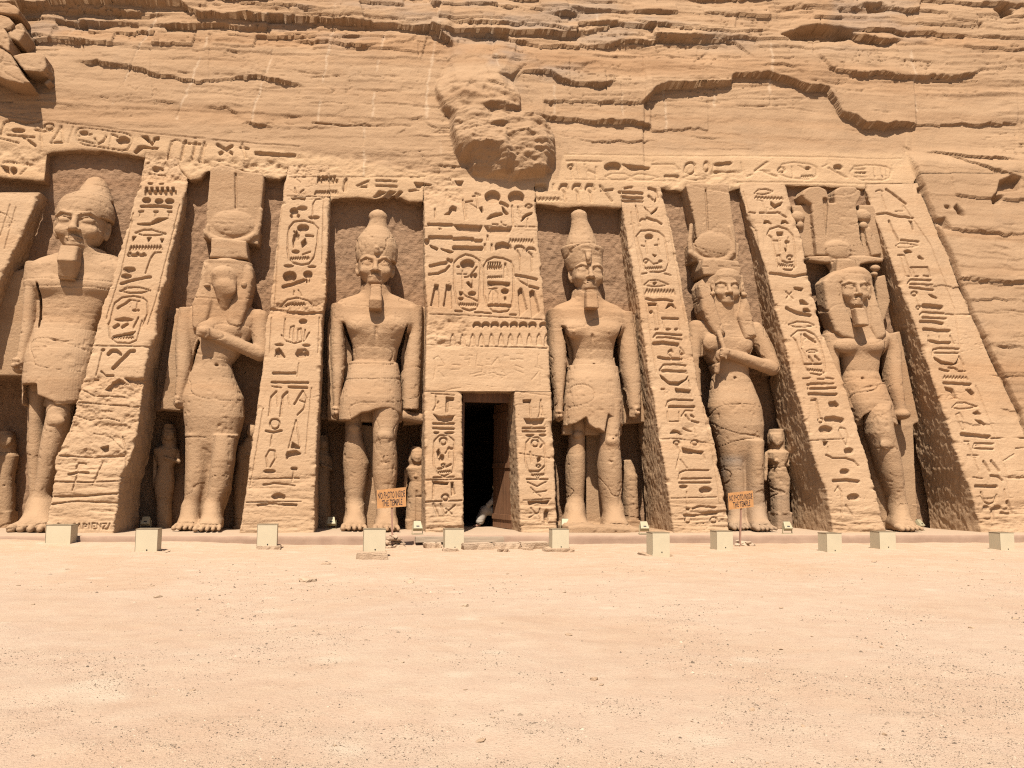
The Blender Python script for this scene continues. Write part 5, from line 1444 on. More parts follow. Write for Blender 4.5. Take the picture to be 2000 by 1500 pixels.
b.P([648, 600, 676, 610, 690, 690, 676, 826, 640, 822, 640, 640], 1.95, 2.75, .05); b.P([795, 600, 830, 604, 832, 829, 786, 832, 782, 700], 1.95, 2.75, .05)
b.P([668, 628, 674, 632, 688, 672, 690, 690, 684, 672, 674, 648], .6, 2.5, .01, .02, '-'); b.P([797, 632, 790, 645, 782, 672, 774, 706, 781, 700, 790, 668], .6, 2.5, .01, .02, '-')
b.T([(790, 672, 710, 1.75, .5), (832, 674, 706, 1.72, .42), (850, 675, 707, 1.68, .42), (870, 672, 712, 1.7, .44), (905, 670, 722, 1.78, .5), (950, 673, 716, 1.8, .45), (990, 677, 708, 1.78, .36), (1025, 674, 708, 1.7, .38), (1048, 673, 710, 1.7, .4)], 2.2, .08)
b.E(691, 836, 1.32, 11, 8, .1, .06)
b.T([(770, 722, 782, 1.4, .5), (820, 727, 780, 1.3, .5), (845, 728, 775, 1.22, .46), (862, 729, 774, 1.2, .46), (900, 728, 776, 1.25, .48), (925, 728, 776, 1.28, .48), (960, 732, 772, 1.3, .42), (990, 736, 768, 1.3, .36), (1025, 736, 772, 1.25, .4), (1048, 734, 774, 1.25, .42)], 2.2, .08)
b.E(751, 852, .80, 13, 9, .1, .07)
b.P([700, 830, 745, 835, 745, 1050, 706, 1050], 1.9, 2.7, .04, .06)
foot(b, 692, 1040, 1.6, .55, .64); foot(b, 754, 1040, 1.15, .12, .66)
for pts in ([(737, 888), (738, 906)], [(737, 888), (744, 889), (745, 895), (738, 897)], [(741, 897), (747, 906)], [(756, 890), (750, 890), (749, 904), (756, 905)]):
    for (x1, y1), (x2, y2) in zip(pts, pts[1:]): b.C(x1, y1, .79, 1.3, x2, y2, .79, 1.3, .01, '-')
b.mesh('body', M['statue'], r3)
b = Sculpt(); b.T([(709, 683, 777, 1.74, .58), (722, 681, 779, 1.70, .62), (735, 679, 781, 1.65, .68), (780, 665, 785, 1.55, .78), (824, 662, 785, 1.5, .78)], 2.6, .05)
b.P([674, 826, 690, 817, 706, 807, 722, 804, 733, 800, 748, 797, 762, 797, 775, 804, 790, 812, 790, 840, 660, 840, 661, 834], .4, 1.45, .03, .04, '-')
b.mesh('kilt', M['kilt'], r3)
def lathe_crown(rows, root, Y=1.92, sq=.94, extra=None, name='crown'):
    c = Sculpt(); c.T([(py, l, r, Y, (r - l) / 2 * mpp((l + r) / 2, py, Y) * sq) for py, l, r in rows], 2.0, .04)
    if extra: extra(c)
    return c.mesh(name, M['statue'], root, noise=.014)
def u3(c):
    c.E(736, 490, 1.31, 5, 7, .07, .05); c.E(736, 484, 1.27, 4, 3.5, .06, .03)
lathe_crown([(514, 697, 775), (500, 694.5, 776.5), (486, 694, 777), (470, 698, 773), (455, 708, 764), (446, 716, 758), (437, 720, 756), (430, 721, 756), (425, 720, 757), (420, 721, 756), (415, 725, 752), (411, 731, 746), (409.5, 736, 741)], r3, 1.95, .95, u3)
def beard(rows, root):
    c = Sculpt(); c.T(rows, 5.0, .03); return c.mesh('beard', M['statue'], root, noise=.008)
beard([(557, 724, 745, 1.24, .18), (580, 722, 745.5, 1.20, .22), (588, 720.5, 746.5, 1.17, .26), (606, 720.5, 746, 1.24, .24)], r3)

# ================= 4: king right of the door, double crown
r4 = colossus('colossal king statue right of the doorway wearing a flaring double crown', 1153)
b = Sculpt(); HX = on_y(1146, 534, 1.85); a = 31 * mpp(1146, 534, 1.85)
b.T([(568, 1118, 1172, 1.95, .5), (600, 1112, 1182, 1.98, .52), (632, 1104, 1194, 1.95, .5)], 2, .15)
face(b, HX[0], 1.85, HX[2], a)
ear(b, HX[0], 1.9, HX[2] - .1, a, -1); ear(b, HX[0], 1.9, HX[2] - .1, a, 1)
b.T([(588, 1112, 1182, 1.98, .38), (600, 1084, 1214, 1.95, .46), (613, 1072, 1230, 1.92, .52), (640, 1078, 1226, 1.85, .56), (660, 1108, 1204, 1.8, .58), (685, 1116, 1199, 1.82, .48), (705, 1118, 1200, 1.82, .46), (732, 1110, 1206, 1.78, .56), (790, 1106, 1208, 1.75, .6)], 2.6, .10)
for s in (-1, 1): b.E(1155 + s * 29, 645, 1.40, 27, 17, .21, .09); b.E(1160 + s * 34 - 6, 648, 1.24, 3.2, 3, .07, .02)
b.E(1161, 711, 1.28, 3.2, 2.2, .10, .02, '-'); b.C(1157, 655, 1.27, 2, 1159, 700, 1.32, 2, .08, '-')
b.T([(606, 1068, 1098, 1.95, .42), (660, 1071, 1103, 1.9, .42), (690, 1072, 1105, 1.8, .40), (735, 1076, 1104, 1.7, .36), (771, 1082, 1100, 1.6, .3), (806, 1083, 1098, 1.52, .24)], 2.4, .05)
b.T([(612, 1206, 1234, 1.95, .42), (660, 1206, 1242, 1.9, .42), (690, 1208, 1245, 1.8, .40), (735, 1213, 1250, 1.7, .38), (770, 1222, 1251, 1.6, .32), (798, 1226, 1250, 1.52, .26)], 2.4, .05)
fist(b, 1091, 812, 1.48, 11, 1); fist(b, 1239, 806, 1.48, 12, -1)
b.P([1068, 610, 1098, 616, 1112, 700, 1102, 826, 1080, 822, 1074, 700], 1.95, 2.75, .05); b.P([1206, 612, 1240, 620, 1262, 818, 1255, 826, 1212, 830, 1204, 700], 1.95, 2.75, .05)
b.P([1096, 636, 1102, 640, 1114, 672, 1118, 700, 1112, 690, 1102, 662], .6, 2.5, .01, .02, '-'); b.P([1212, 638, 1206, 650, 1200, 672, 1197, 702, 1203, 694, 1209, 668], .6, 2.5, .01, .02, '-')
b.T([(790, 1106, 1144, 1.75, .5), (845, 1110, 1142, 1.72, .42), (870, 1110, 1141, 1.7, .42), (895, 1106, 1142, 1.72, .46), (925, 1105, 1142, 1.78, .48), (960, 1107, 1140, 1.8, .42), (990, 1107, 1139, 1.78, .36), (1022, 1100, 1145, 1.7, .42), (1045, 1098, 1150, 1.66, .45)], 2.2, .08)
b.E(1128, 849, 1.30, 9, 7, .1, .06)
b.T([(780, 1168, 1214, 1.4, .5), (820, 1174, 1211, 1.3, .48), (847, 1174, 1209, 1.22, .46), (877, 1169, 1210, 1.22, .46), (910, 1167, 1214, 1.26, .48), (950, 1170, 1214, 1.3, .46), (999, 1178, 1210, 1.3, .36), (1025, 1176, 1215, 1.25, .4), (1045, 1176, 1220, 1.25, .44)], 2.2, .08)
b.E(1194, 862, .80, 10, 8, .09, .06); b.E(1193, 902, .78, 5, 3, .06, .03, '-'); b.E(1198, 857, .74, 2, 2, .08, .01, '-')
b.P([1138, 840, 1178, 845, 1180, 1050, 1140, 1050], 1.9, 2.7, .04, .06)
foot(b, 1122, 1037, 1.55, .6, .75); foot(b, 1200, 1037, 1.15, .18, .75)
b.P([1092, 1024, 1120, 1020, 1180, 1026, 1230, 1028, 1290, 1034, 1310, 1050, 1090, 1050], .1, 2.6, .08, .1)
b.mesh('body', M['statue'], r4)
b = Sculpt(); b.T([(716, 1108, 1206, 1.74, .58), (730, 1106, 1208, 1.70, .62), (745, 1104, 1210, 1.65, .68), (790, 1099, 1215, 1.56, .76), (850, 1096, 1216, 1.5, .78)], 2.6, .05)
b.P([1090, 824, 1098, 827, 1108, 832, 1126, 826, 1144, 814, 1149, 830, 1160, 837, 1168, 838, 1178, 845, 1186, 808, 1216, 830, 1225, 832, 1225, 860, 1090, 860], .4, 1.45, .02, .03, '-')
b.mesh('kilt', M['kilt'], r4)
def red(c):
    c.T([(531, 1109, 1175, 1.93, .50), (515, 1103, 1177, 1.93, .56), (500, 1098, 1178, 1.95, .60), (488, 1094, 1179, 1.97, .64), (485, 1096, 1177, 1.97, .62)], 2.0, .02)
    c.P([1139, 490, 1153, 490, 1151, 518, 1144, 518], 1.25, 1.75, .03, .02); c.E(1149, 502, 1.25, 4, 8, .07, .03)
lathe_crown([(490, 1106, 1170), (481, 1104, 1169), (472, 1106, 1166), (463, 1109, 1162), (454, 1112, 1158), (444, 1114.5, 1153.5), (432, 1116, 1148), (425, 1115, 1147), (419, 1115, 1146.5), (414, 1119, 1143), (410.5, 1126, 1137)], r4, 1.98, .95, red)
beard([(568, 1143, 1164, 1.22, .20), (588, 1142, 1167, 1.20, .20), (604, 1142, 1168, 1.17, .24)], r4)

# ================= 1: largest king at the left, crown broken off
r1 = colossus('largest king statue at the front\'s end with broken crown stump and smooth cap', 90)
b = Sculpt(); HX = on_y(160, 441, 1.95); a = 45 * mpp(160, 441, 1.95)
b.T([(490, 130, 205, 2.05, .6), (520, 126, 212, 2.08, .62), (560, 110, 222, 2.05, .6)], 2, .2)
face(b, HX[0], 1.95, HX[2], a); ear(b, HX[0], 2.0, HX[2] - .12, a, 1); ear(b, HX[0], 2.0, HX[2] - .12, a, -1)
b.T([(500, 118, 228, 2.08, .5), (512, 84, 240, 2.05, .55), (525, 60, 252, 2.0, .6), (560, 56, 250, 1.95, .64), (590, 82, 222, 1.92, .58), (625, 80, 198, 1.9, .54), (650, 74, 186, 1.85, .6), (690, 60, 180, 1.8, .66), (740, 54, 170, 1.75, .7)], 2.6, .12)
b.E(105, 556, 1.44, 34, 19, .22, .10); b.E(175, 558, 1.44, 34, 19, .22, .10)
b.E(122, 594, 1.27, 3, 3, .1, .02, '-'); b.E(122, 648, 1.24, 5, 5, .12, .03, '-')
b.T([(516, 55, 88, 2.02, .46), (560, 52, 82, 1.98, .46), (612, 49, 76, 1.88, .42), (650, 45, 72, 1.78, .4), (690, 38, 62, 1.66, .34), (712, 33, 54, 1.55, .3)], 2.4, .05)
fist(b, 38, 714, 1.5, 15, 1)
b.T([(520, 226, 262, 2.02, .46), (600, 222, 258, 1.95, .46), (700, 205, 240, 1.8, .42), (770, 195, 225, 1.65, .34)], 2.4, .05)
b.P([52, 530, 84, 545, 84, 640, 60, 738, -40, 736, -60, 600, 20, 540], 2.05, 2.8, .05)
b.P([74, 552, 80, 556, 84, 600, 80, 650, 76, 640, 77, 600], .6, 2.5, .01, .02, '-')
b.T([(740, 52, 110, 1.8, .5), (790, 58, 96, 1.82, .45), (830, 58, 92, 1.82, .44), (880, 57, 94, 1.85, .48), (930, 60, 92, 1.86, .44), (985, 62, 90, 1.82, .38), (1040, 60, 92, 1.75, .42)], 2.2, .08)
b.T([(730, 92, 165, 1.45, .62), (790, 96, 145, 1.35, .55), (815, 94, 139, 1.25, .5), (853, 86, 132, 1.25, .5), (890, 80, 124, 1.28, .5), (930, 76, 112, 1.3, .45), (973, 67, 98, 1.3, .38), (1010, 62, 98, 1.25, .42), (1035, 60, 96, 1.2, .45)], 2.2, .08)
b.E(112, 822, .78, 14, 10, .1, .08)
b.P([88, 800, 120, 800, 116, 1050, 84, 1050], 1.95, 2.75, .04, .06)
foot(b, 78, 1036, 1.2, .1, .95); foot(b, 70, 1036, 1.75, .9, .8)
b.mesh('body', M['statue'], r1)
b = Sculpt(); b.T([(648, 74, 190, 1.80, .68), (665, 70, 190, 1.76, .74), (700, 58, 188, 1.68, .82), (748, 54, 180, 1.6, .86), (795, 54, 172, 1.55, .84)], 2.6, .05)
b.P([40, 750, 55, 749, 76, 750, 78, 772, 98, 780, 110, 787, 114, 795, 130, 790, 152, 786, 200, 790, 200, 815, 40, 815], .4, 1.5, .03, .03, '-')
b.P([74, 645, 90, 657, 122, 664, 150, 660, 182, 648, 182, 651, 150, 664, 122, 668, 90, 661, 74, 649], .6, 1.03, .01, .015, '-')
b.mesh('kilt', M['kilt'], r1)
def br(c):
    c.T([(392, 140, 219, 2.2, .5), (378, 156, 215, 2.3, .45), (365, 165, 211, 2.38, .38), (354, 173, 206, 2.42, .3), (349, 184, 200, 2.45, .2)], 2.2, .12)
lathe_crown([(432, 114, 219), (418, 115, 221), (405, 119, 219), (395, 124, 216), (388, 131, 211), (382, 142, 202), (380, 152, 190)], r1, 2.02, .9, br)
beard([(483, 122, 156, 1.26, .22), (513, 117, 153, 1.12, .34), (518, 118, 152, 1.16, .32), (549, 119, 150, 1.38, .30)], r1)

# ================= 6: king at the right end, headcloth and plumed crown
r6 = colossus('colossal king statue with a striped headcloth under tall paired plumes', 1740)
b = Sculpt(); HX = on_y(1660, 567, 1.8); a = 30 * mpp(1660, 567, 1.8)
b.T([(600, 1640, 1690, 1.9, .48), (640, 1628, 1704, 1.95, .5), (670, 1620, 1716, 1.95, .5)], 2, .15)
face(b, HX[0], 1.8, HX[2], a, worn=1); ear(b, HX[0] - .03, 1.54, HX[2] - .12, a * 1.05, -1); ear(b, HX[0] + .02, 1.56, HX[2] - .1, a, 1)
b.T([(632, 1620, 1712, 1.98, .38), (648, 1606, 1736, 1.95, .46), (660, 1604, 1744, 1.92, .52), (680, 1612, 1732, 1.86, .55), (700, 1636, 1718, 1.84, .48), (727, 1640, 1715, 1.82, .45), (756, 1640, 1722, 1.78, .56), (800, 1640, 1738, 1.75, .6)], 2.6, .10)
b.E(1652, 677, 1.40, 24, 14, .2, .09); b.E(1704, 677, 1.40, 22, 14, .2, .09); b.E(1686, 739, 1.28, 4, 3.5, .1, .03, '-')
b.T([(655, 1718, 1744, 1.95, .42), (687, 1724, 1755, 1.9, .42), (730, 1726, 1757, 1.78, .4), (760, 1730, 1760, 1.68, .38), (793, 1741, 1765, 1.58, .3), (812, 1744, 1770, 1.55, .3)], 2.4, .05)
b.T([(655, 1600, 1630, 1.95, .42), (720, 1606, 1636, 1.8, .4), (800, 1622, 1650, 1.6, .3)], 2.4, .05)
b.E(1760, 810, 1.45, 17, 10, .32, .05); b.E(1768, 824, 1.2, 11, 6, .25, .03, '-')
b.P([1722, 656, 1745, 650, 1782, 826, 1750, 840, 1738, 800, 1730, 740], 1.95, 2.75, .05); b.P([1724, 668, 1720, 690, 1716, 728, 1719, 738, 1725, 724, 1727, 690], .6, 2.5, .01, .02, '-')
b.T([(790, 1660, 1706, 1.85, .45), (850, 1672, 1706, 1.85, .42), (930, 1690, 1728, 1.88, .45), (1000, 1706, 1738, 1.85, .36), (1040, 1708, 1742, 1.85, .4)], 2.2, .08)
b.T([(790, 1690, 1738, 1.35, .5), (803, 1690, 1736, 1.18, .5), (825, 1691, 1740, 1.08, .5), (847, 1692, 1744, 1.08, .5), (887, 1704, 1755, 1.15, .48), (927, 1716, 1761, 1.2, .46), (967, 1731, 1765, 1.25, .38), (1007, 1739, 1773, 1.25, .36), (1035, 1740, 1778, 1.2, .42)], 2.2, .08)
b.E(1730, 868, .66, 12, 9, .08, .07)
b.P([1706, 830, 1770, 830, 1780, 1050, 1730, 1050], 1.95, 2.75, .04, .06)
foot(b, 1758, 1036, 1.15, .2, .72)
b.mesh('body', M['statue'], r6)
b = Sculpt(); b.T([(748, 1642, 1724, 1.74, .58), (762, 1644, 1728, 1.70, .62), (790, 1650, 1738, 1.62, .7), (832, 1662, 1748, 1.58, .72)], 2.6, .05)
b.P([1650, 824, 1672, 825, 1690, 822, 1694, 810, 1704, 803, 1716, 803, 1728, 812, 1738, 822, 1760, 832, 1760, 850, 1650, 850], .3, 1.45, .03, .03, '-')
b.P([1644, 749, 1680, 757, 1722, 749, 1722, 753, 1680, 761, 1644, 753], .8, 1.14, .01, .02, '-'); b.P([1646, 760, 1680, 768, 1724, 758, 1724, 760, 1680, 770, 1646, 762], .7, 1.085, .01, .02, '-')
b.mesh('kilt', M['kilt'], r6)
b = Sculpt()                                                            # headcloth with its two lappets
b.T([(536, 1620, 1696, 1.92, .32), (555, 1610, 1702, 1.90, .34), (590, 1608, 1706, 1.9, .36), (640, 1622, 1716, 1.88, .38), (662, 1630, 1716, 1.86, .38)], 3, .05)
b.T([(556, 1604, 1704, 1.92, .48), (544, 1610, 1703, 1.92, .50), (534, 1620, 1698, 1.93, .48), (527, 1636, 1688, 1.95, .40), (524, 1648, 1680, 1.97, .3)], 2.3, .06)
b.P([1602, 552, 1612, 540, 1632, 530, 1636, 560, 1640, 598, 1655, 632, 1664, 656, 1654, 668, 1632, 662, 1620, 652, 1606, 610], 1.45, 2.2, .12, .06, shear=.10)
b.P([1690, 545, 1700, 562, 1704, 590, 1714, 624, 1719, 656, 1712, 664, 1696, 670, 1688, 640, 1690, 600, 1694, 570], 1.45, 2.2, .12, .06, shear=.10)
b.mesh('headcloth', M['statue'], r6)
b = Sculpt()                                                            # crown: ram horns, sun disc, two plumes, flanking serpents
b.P([1574, 503, 1600, 502, 1690, 502, 1720, 506, 1719, 513, 1692, 514, 1676, 518, 1670, 530, 1670, 542, 1624, 542, 1624, 528, 1616, 516, 1596, 513, 1575, 510], 1.95, 2.3, .04, .02)
b.P([1628, 508, 1664, 508, 1668, 542, 1626, 542], 1.62, 2.2, .08, .06)
b.E(1637, 488, 1.96, 28, 19, .10, .01)
b.P([1576, 404, 1600, 402, 1662, 402, 1670, 470, 1680, 505, 1586, 503, 1580, 450], 1.98, 2.7, .05, .03)
b.P([1557, 385, 1562, 376, 1573, 371, 1590, 370, 1602, 375, 1608, 387, 1611, 410, 1600, 414, 1576, 404, 1564, 396], 1.98, 2.7, .06, .03)
b.P([1619, 386, 1622, 376, 1632, 371, 1660, 371, 1671, 378, 1671, 390, 1662, 406, 1652, 412, 1624, 414], 1.98, 2.7, .06, .03)
b.P([1611, 385, 1616, 383, 1621, 386, 1622, 400, 1618, 460, 1612, 400], 1.6, 2.1, .02, .02, '-')
b.P([1668, 404, 1698, 404, 1712, 440, 1728, 512, 1680, 506], 2.22, 2.7, .03, .02); b.P([1540, 405, 1578, 404, 1584, 504, 1566, 504], 2.22, 2.7, .03, .02); b.E(1684, 421, 2.2, 18, 12, .13, .02); b.E(1686, 441, 2.2, 9, 8, .12, .02); b.P([1680, 450, 1692, 448, 1714, 500, 1694, 504, 1684, 470], 2.12, 2.7, .05, .03)
b.E(1558, 424, 2.2, 14, 11, .13, .02); b.E(1562, 440, 2.2, 8, 8, .12, .02)
b.E(1708, 524, 2.12, 11, 7, .16, .02); b.E(1707, 536, 2.12, 7, 5, .14, .02); b.P([1700, 545, 1720, 540, 1730, 590, 1716, 640, 1706, 600], 2.1, 2.7, .05, .04)
b.mesh('crown', M['statue'], r6)
beard([(603, 1664, 1685, 1.18, .18), (620, 1667, 1691, 1.17, .20), (637, 1670, 1693, 1.14, .24)], r6)

# ================= 5: queen right of the middle, hands crossed, long wig
SX5 = on_y(1446, 930, 1.5)[0]
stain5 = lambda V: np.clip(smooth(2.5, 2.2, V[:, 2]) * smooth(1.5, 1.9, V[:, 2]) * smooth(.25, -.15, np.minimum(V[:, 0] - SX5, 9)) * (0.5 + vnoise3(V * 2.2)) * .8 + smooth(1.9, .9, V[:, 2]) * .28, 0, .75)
r5 = colossus('queen statue with an unbroken face, long smooth wig and disc crown', 1465)
b = Sculpt(); HX = on_y(1413, 565, 1.8); a = 27.5 * mpp(1413, 565, 1.8)
b.T([(596, 1394, 1434, 1.86, .42), (620, 1390, 1440, 1.9, .44), (640, 1380, 1450, 1.92, .46)], 2, .12)
face(b, HX[0], 1.8, HX[2], a); ear(b, HX[0], 1.44, HX[2] + .02, a * 1.06, -1, True); ear(b, HX[0], 1.44, HX[2] + .02, a * 1.04, 1, True)
b.T([(618, 1380, 1450, 1.95, .38), (632, 1356, 1472, 1.92, .44), (650, 1352, 1482, 1.9, .48), (668, 1360, 1474, 1.86, .52), (695, 1372, 1462, 1.84, .5), (732, 1390, 1462, 1.8, .45), (760, 1386, 1474, 1.75, .5), (796, 1382, 1488, 1.7, .6), (830, 1388, 1492, 1.66, .62), (880, 1402, 1488, 1.64, .52), (912, 1408, 1486, 1.72, .40), (985, 1424, 1490, 1.76, .32), (1035, 1430, 1496, 1.78, .3)], 2.35, .10)
b.E(1390, 670, 1.43, 18, 16, .15, .12); b.E(1452, 674, 1.43, 18, 16, .15, .12); b.E(1436, 738, 1.33, 3.5, 3, .1, .03, '-')
b.P([1424, 790, 1440, 782, 1450, 788, 1440, 800, 1434, 802], .7, 1.14, .04, .06, '-')
b.T([(860, 1450, 1490, 1.3, .45), (900, 1456, 1488, 1.25, .45), (950, 1456, 1489, 1.3, .42), (1000, 1456, 1492, 1.32, .36), (1035, 1458, 1500, 1.28, .4)], 2.2, .10)
b.T([(860, 1404, 1446, 1.62, .45), (930, 1412, 1452, 1.66, .46), (1000, 1424, 1456, 1.66, .38), (1035, 1424, 1458, 1.6, .4)], 2.2, .08)
b.C(1474, 645, 1.85, 17, 1510, 718, 1.6, 14, .06); b.C(1508, 720, 1.55, 14, 1420, 690, 1.2, 10, .06)
c = on_y(1412, 690, 1.13); q = mpp(1412, 690, 1.13)
b.ell(c, (12 * q, .2, 10 * q), .05)
for i in range(4): b.cap((c[0] + .16 - .03 * i, c[1] - .1, c[2] + (5 - 4.2 * i) * q), 2.4 * q, (c[0] - .14, c[1] - .16, c[2] + (6 - 4.4 * i) * q), 2.1 * q, .012)
b.C(1412, 676, 1.05, 2.6, 1418, 700, 1.0, 2.4, .02); b.C(1409, 666, 1.1, 4.5, 1416, 686, 1.05, 4.5, .02); b.C(1404, 650, 1.2, 5, 1410, 668, 1.12, 5, .03)
b.C(1404, 690, 1.15, 6, 1400, 726, 1.25, 5, .03)
b.C(1358, 640, 1.9, 15, 1352, 700, 1.75, 15, .05); b.C(1352, 700, 1.75, 15, 1358, 800, 1.6, 12, .05)
b.P([1345, 632, 1368, 640, 1372, 690, 1360, 702, 1345, 696], 1.7, 2.7, .05)
b.P([1480, 640, 1500, 680, 1518, 726, 1500, 735, 1470, 715], 1.85, 2.75, .05)
b.P([1360, 700, 1378, 693, 1386, 706, 1392, 712, 1384, 716, 1374, 722, 1360, 720], 1.0, 2.5, .01, .02, '-')
foot(b, 1480, 1040, 1.2, .2, .62); foot(b, 1438, 1040, 1.5, .7, .58)
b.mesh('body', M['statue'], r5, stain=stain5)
b = Sculpt(); b.T([(540, 1372, 1450, 1.92, .38), (560, 1366, 1452, 1.88, .36), (590, 1363, 1456, 1.88, .36), (630, 1368, 1466, 1.86, .38), (656, 1376, 1466, 1.86, .40)], 3, .06)
b.T([(560, 1374, 1446, 1.94, .52), (545, 1374, 1447, 1.94, .58), (535, 1378, 1443, 1.95, .56), (528, 1390, 1432, 1.97, .44)], 2.2, .05)
b.T([(605, 1364, 1390, 1.92, .42), (580, 1368, 1386, 1.95, .4), (545, 1372, 1394, 1.96, .4)], 2.4, .05); b.T([(605, 1436, 1458, 1.92, .42), (580, 1436, 1452, 1.95, .4), (545, 1430, 1446, 1.96, .4)], 2.4, .05)
b.P([1358, 562, 1366, 548, 1382, 570, 1390, 598, 1398, 628, 1408, 655, 1403, 660, 1388, 661, 1376, 640, 1364, 610], 1.32, 2.2, .14, .05, shear=.08)
b.P([1442, 560, 1450, 580, 1458, 608, 1464, 640, 1468, 662, 1444, 668, 1438, 644, 1432, 622, 1440, 596], 1.32, 2.2, .14, .05, shear=.08)
b.E(1416, 538, 1.44, 5, 7, .07, .04)
b.mesh('wig', M['statue'], r5)
def hathor(root, base, disk, plumes, horns, split, slab):
    c = Sculpt(); c.P(base, 1.5, 2.7, .06, .05); c.P(plumes, 1.95, 2.7, .05, .02); c.E(*disk[:2], 1.95, disk[2], disk[3], .085, .008)
    for (p, q) in zip(horns, horns[1:]): c.C(p[0], p[1], 1.97, p[2], q[0], q[1], 1.97, q[2], .02)
    if slab: c.P(slab, 1.98, 2.7, .03, .02)
    c.P(split, 1.6, 2.03, .01, .015, '-'); return c.mesh('crown', M['statue'], root)
hathor(r5, [1361, 514, 1376, 512, 1430, 518, 1434, 534, 1432, 545, 1362, 545, 1358, 530], (1393.8, 478.6, 39, 26), [1332, 367, 1346, 364, 1366, 364, 1382, 366, 1400, 364, 1415, 367, 1419, 400, 1424, 440, 1430, 478, 1428, 500, 1356, 500, 1350, 440, 1340, 400],
       [(1350, 440, 4), (1347, 470, 5), (1349, 494, 6), (1366, 508, 6.5), (1388, 511, 6), (1394, 508, 5), (1400, 511, 6), (1418, 508, 6.5), (1431, 494, 6), (1432, 472, 5), (1424, 445, 4)], [1380, 366, 1383, 366, 1388, 448, 1385, 448], [1341, 480, 1436, 480, 1434, 516, 1420, 518, 1344, 516])

# ================= 2: queen at left, face broken away
r2 = colossus('queen statue with a broken, featureless face and disc crown', 405)
b = Sculpt()
b.T([(592, 416, 470, 1.9, .42), (620, 410, 474, 1.92, .46), (645, 398, 480, 1.92, .46)], 2, .12)
b.E(440, 545, 1.72, 33, 30, .5, .12); b.C(440, 560, 1.42, 22, 440, 596, 1.52, 12, .1); b.E(432, 533, 1.26, 15, 11, .12, .12); b.E(448, 565, 1.22, 13, 13, .1, .08)
b.E(472, 545, 1.3, 5, 14, .12, .05, '-'); b.E(408, 545, 1.3, 5, 12, .12, .05, '-'); b.E(404, 557, 1.40, 7, 4, .1, .03); b.E(477, 556, 1.40, 6, 7, .1, .03)
b.T([(592, 398, 480, 1.95, .38), (606, 366, 504, 1.92, .44), (622, 354, 514, 1.9, .48), (645, 366, 500, 1.86, .52), (680, 378, 478, 1.82, .5), (712, 381, 451, 1.78, .45), (740, 370, 458, 1.75, .5), (775, 357, 474, 1.7, .6), (815, 362, 476, 1.66, .62), (866, 367, 462, 1.66, .52), (900, 366, 456, 1.72, .40), (960, 364, 450, 1.76, .34), (1000, 364, 436, 1.78, .30), (1040, 362, 430, 1.78, .3)], 2.35, .10)
b.E(402, 640, 1.40, 20, 15, .18, .08); b.E(450, 645, 1.42, 18, 16, .16, .08); b.E(423, 713, 1.33, 4.2, 3, .12, .02, '-')
b.T([(850, 420, 462, 1.3, .46), (900, 414, 458, 1.25, .46), (950, 408, 450, 1.28, .42), (990, 404, 432, 1.3, .36), (1030, 396, 434, 1.25, .4)], 2.2, .10)
b.T([(850, 366, 412, 1.62, .45), (930, 364, 408, 1.64, .45), (990, 362, 392, 1.62, .36), (1030, 354, 392, 1.58, .4)], 2.2, .08)
b.T([(604, 352, 384, 1.94, .42), (650, 345, 380, 1.88, .42), (690, 344, 378, 1.8, .4), (730, 346, 374, 1.7, .38), (770, 343, 364, 1.6, .32), (790, 342, 358, 1.54, .28)], 2.4, .05)
fist(b, 350, 786, 1.48, 12, 1)
b.C(507, 622, 1.85, 18, 512, 690, 1.62, 15, .06); b.C(508, 692, 1.55, 14, 402, 648, 1.18, 11, .06)
c = on_y(398, 648, 1.12); q = mpp(398, 648, 1.12); b.ell(c, (13 * q, .2, 11 * q), .05)
for i in range(4): b.cap((c[0] + .14, c[1] - .1, c[2] + (5 - 4.2 * i) * q), 2.5 * q, (c[0] - .16, c[1] - .14, c[2] + (6 - 4.4 * i) * q), 2.2 * q, .012)
b.C(392, 638, 1.08, 3, 402, 658, 1.02, 2.8, .02)
b.P([348, 606, 380, 612, 384, 690, 360, 805, 318, 802, 336, 690], 1.95, 2.75, .05); b.P([496, 606, 517, 612, 520, 690, 508, 705, 484, 690], 1.9, 2.75, .05)
b.P([379, 690, 390, 664, 394, 672, 386, 690, 378, 712, 372, 735], .8, 2.5, .01, .02, '-')
foot(b, 368, 1034, 1.5, .65, .58); foot(b, 412, 1038, 1.15, .14, .62)
b.mesh('body', M['statue'], r2)
b = Sculpt(); b.T([(514, 402, 492, 1.86, .46), (535, 398, 495, 1.82, .44), (560, 394, 496, 1.80, .40), (600, 386, 488, 1.82, .40), (648, 384, 474, 1.82, .42)], 3, .06)
b.T([(540, 402, 494, 1.98, .55), (525, 404, 490, 1.98, .55), (515, 412, 482, 1.98, .5), (506, 420, 474, 1.98, .4)], 2.4, .05)
b.P([400, 516, 412, 520, 410, 545, 412, 570, 420, 592, 408, 640, 394, 650, 381, 648, 379, 600, 392, 560], 1.34, 2.25, .14, .05, shear=.08)
b.P([484, 520, 495, 527, 498, 553, 490, 590, 480, 628, 470, 652, 450, 650, 446, 630, 452, 600, 468, 570, 478, 545], 1.34, 2.25, .14, .05, shear=.08)
b.mesh('wig', M['statue'], r2, noise=.02)
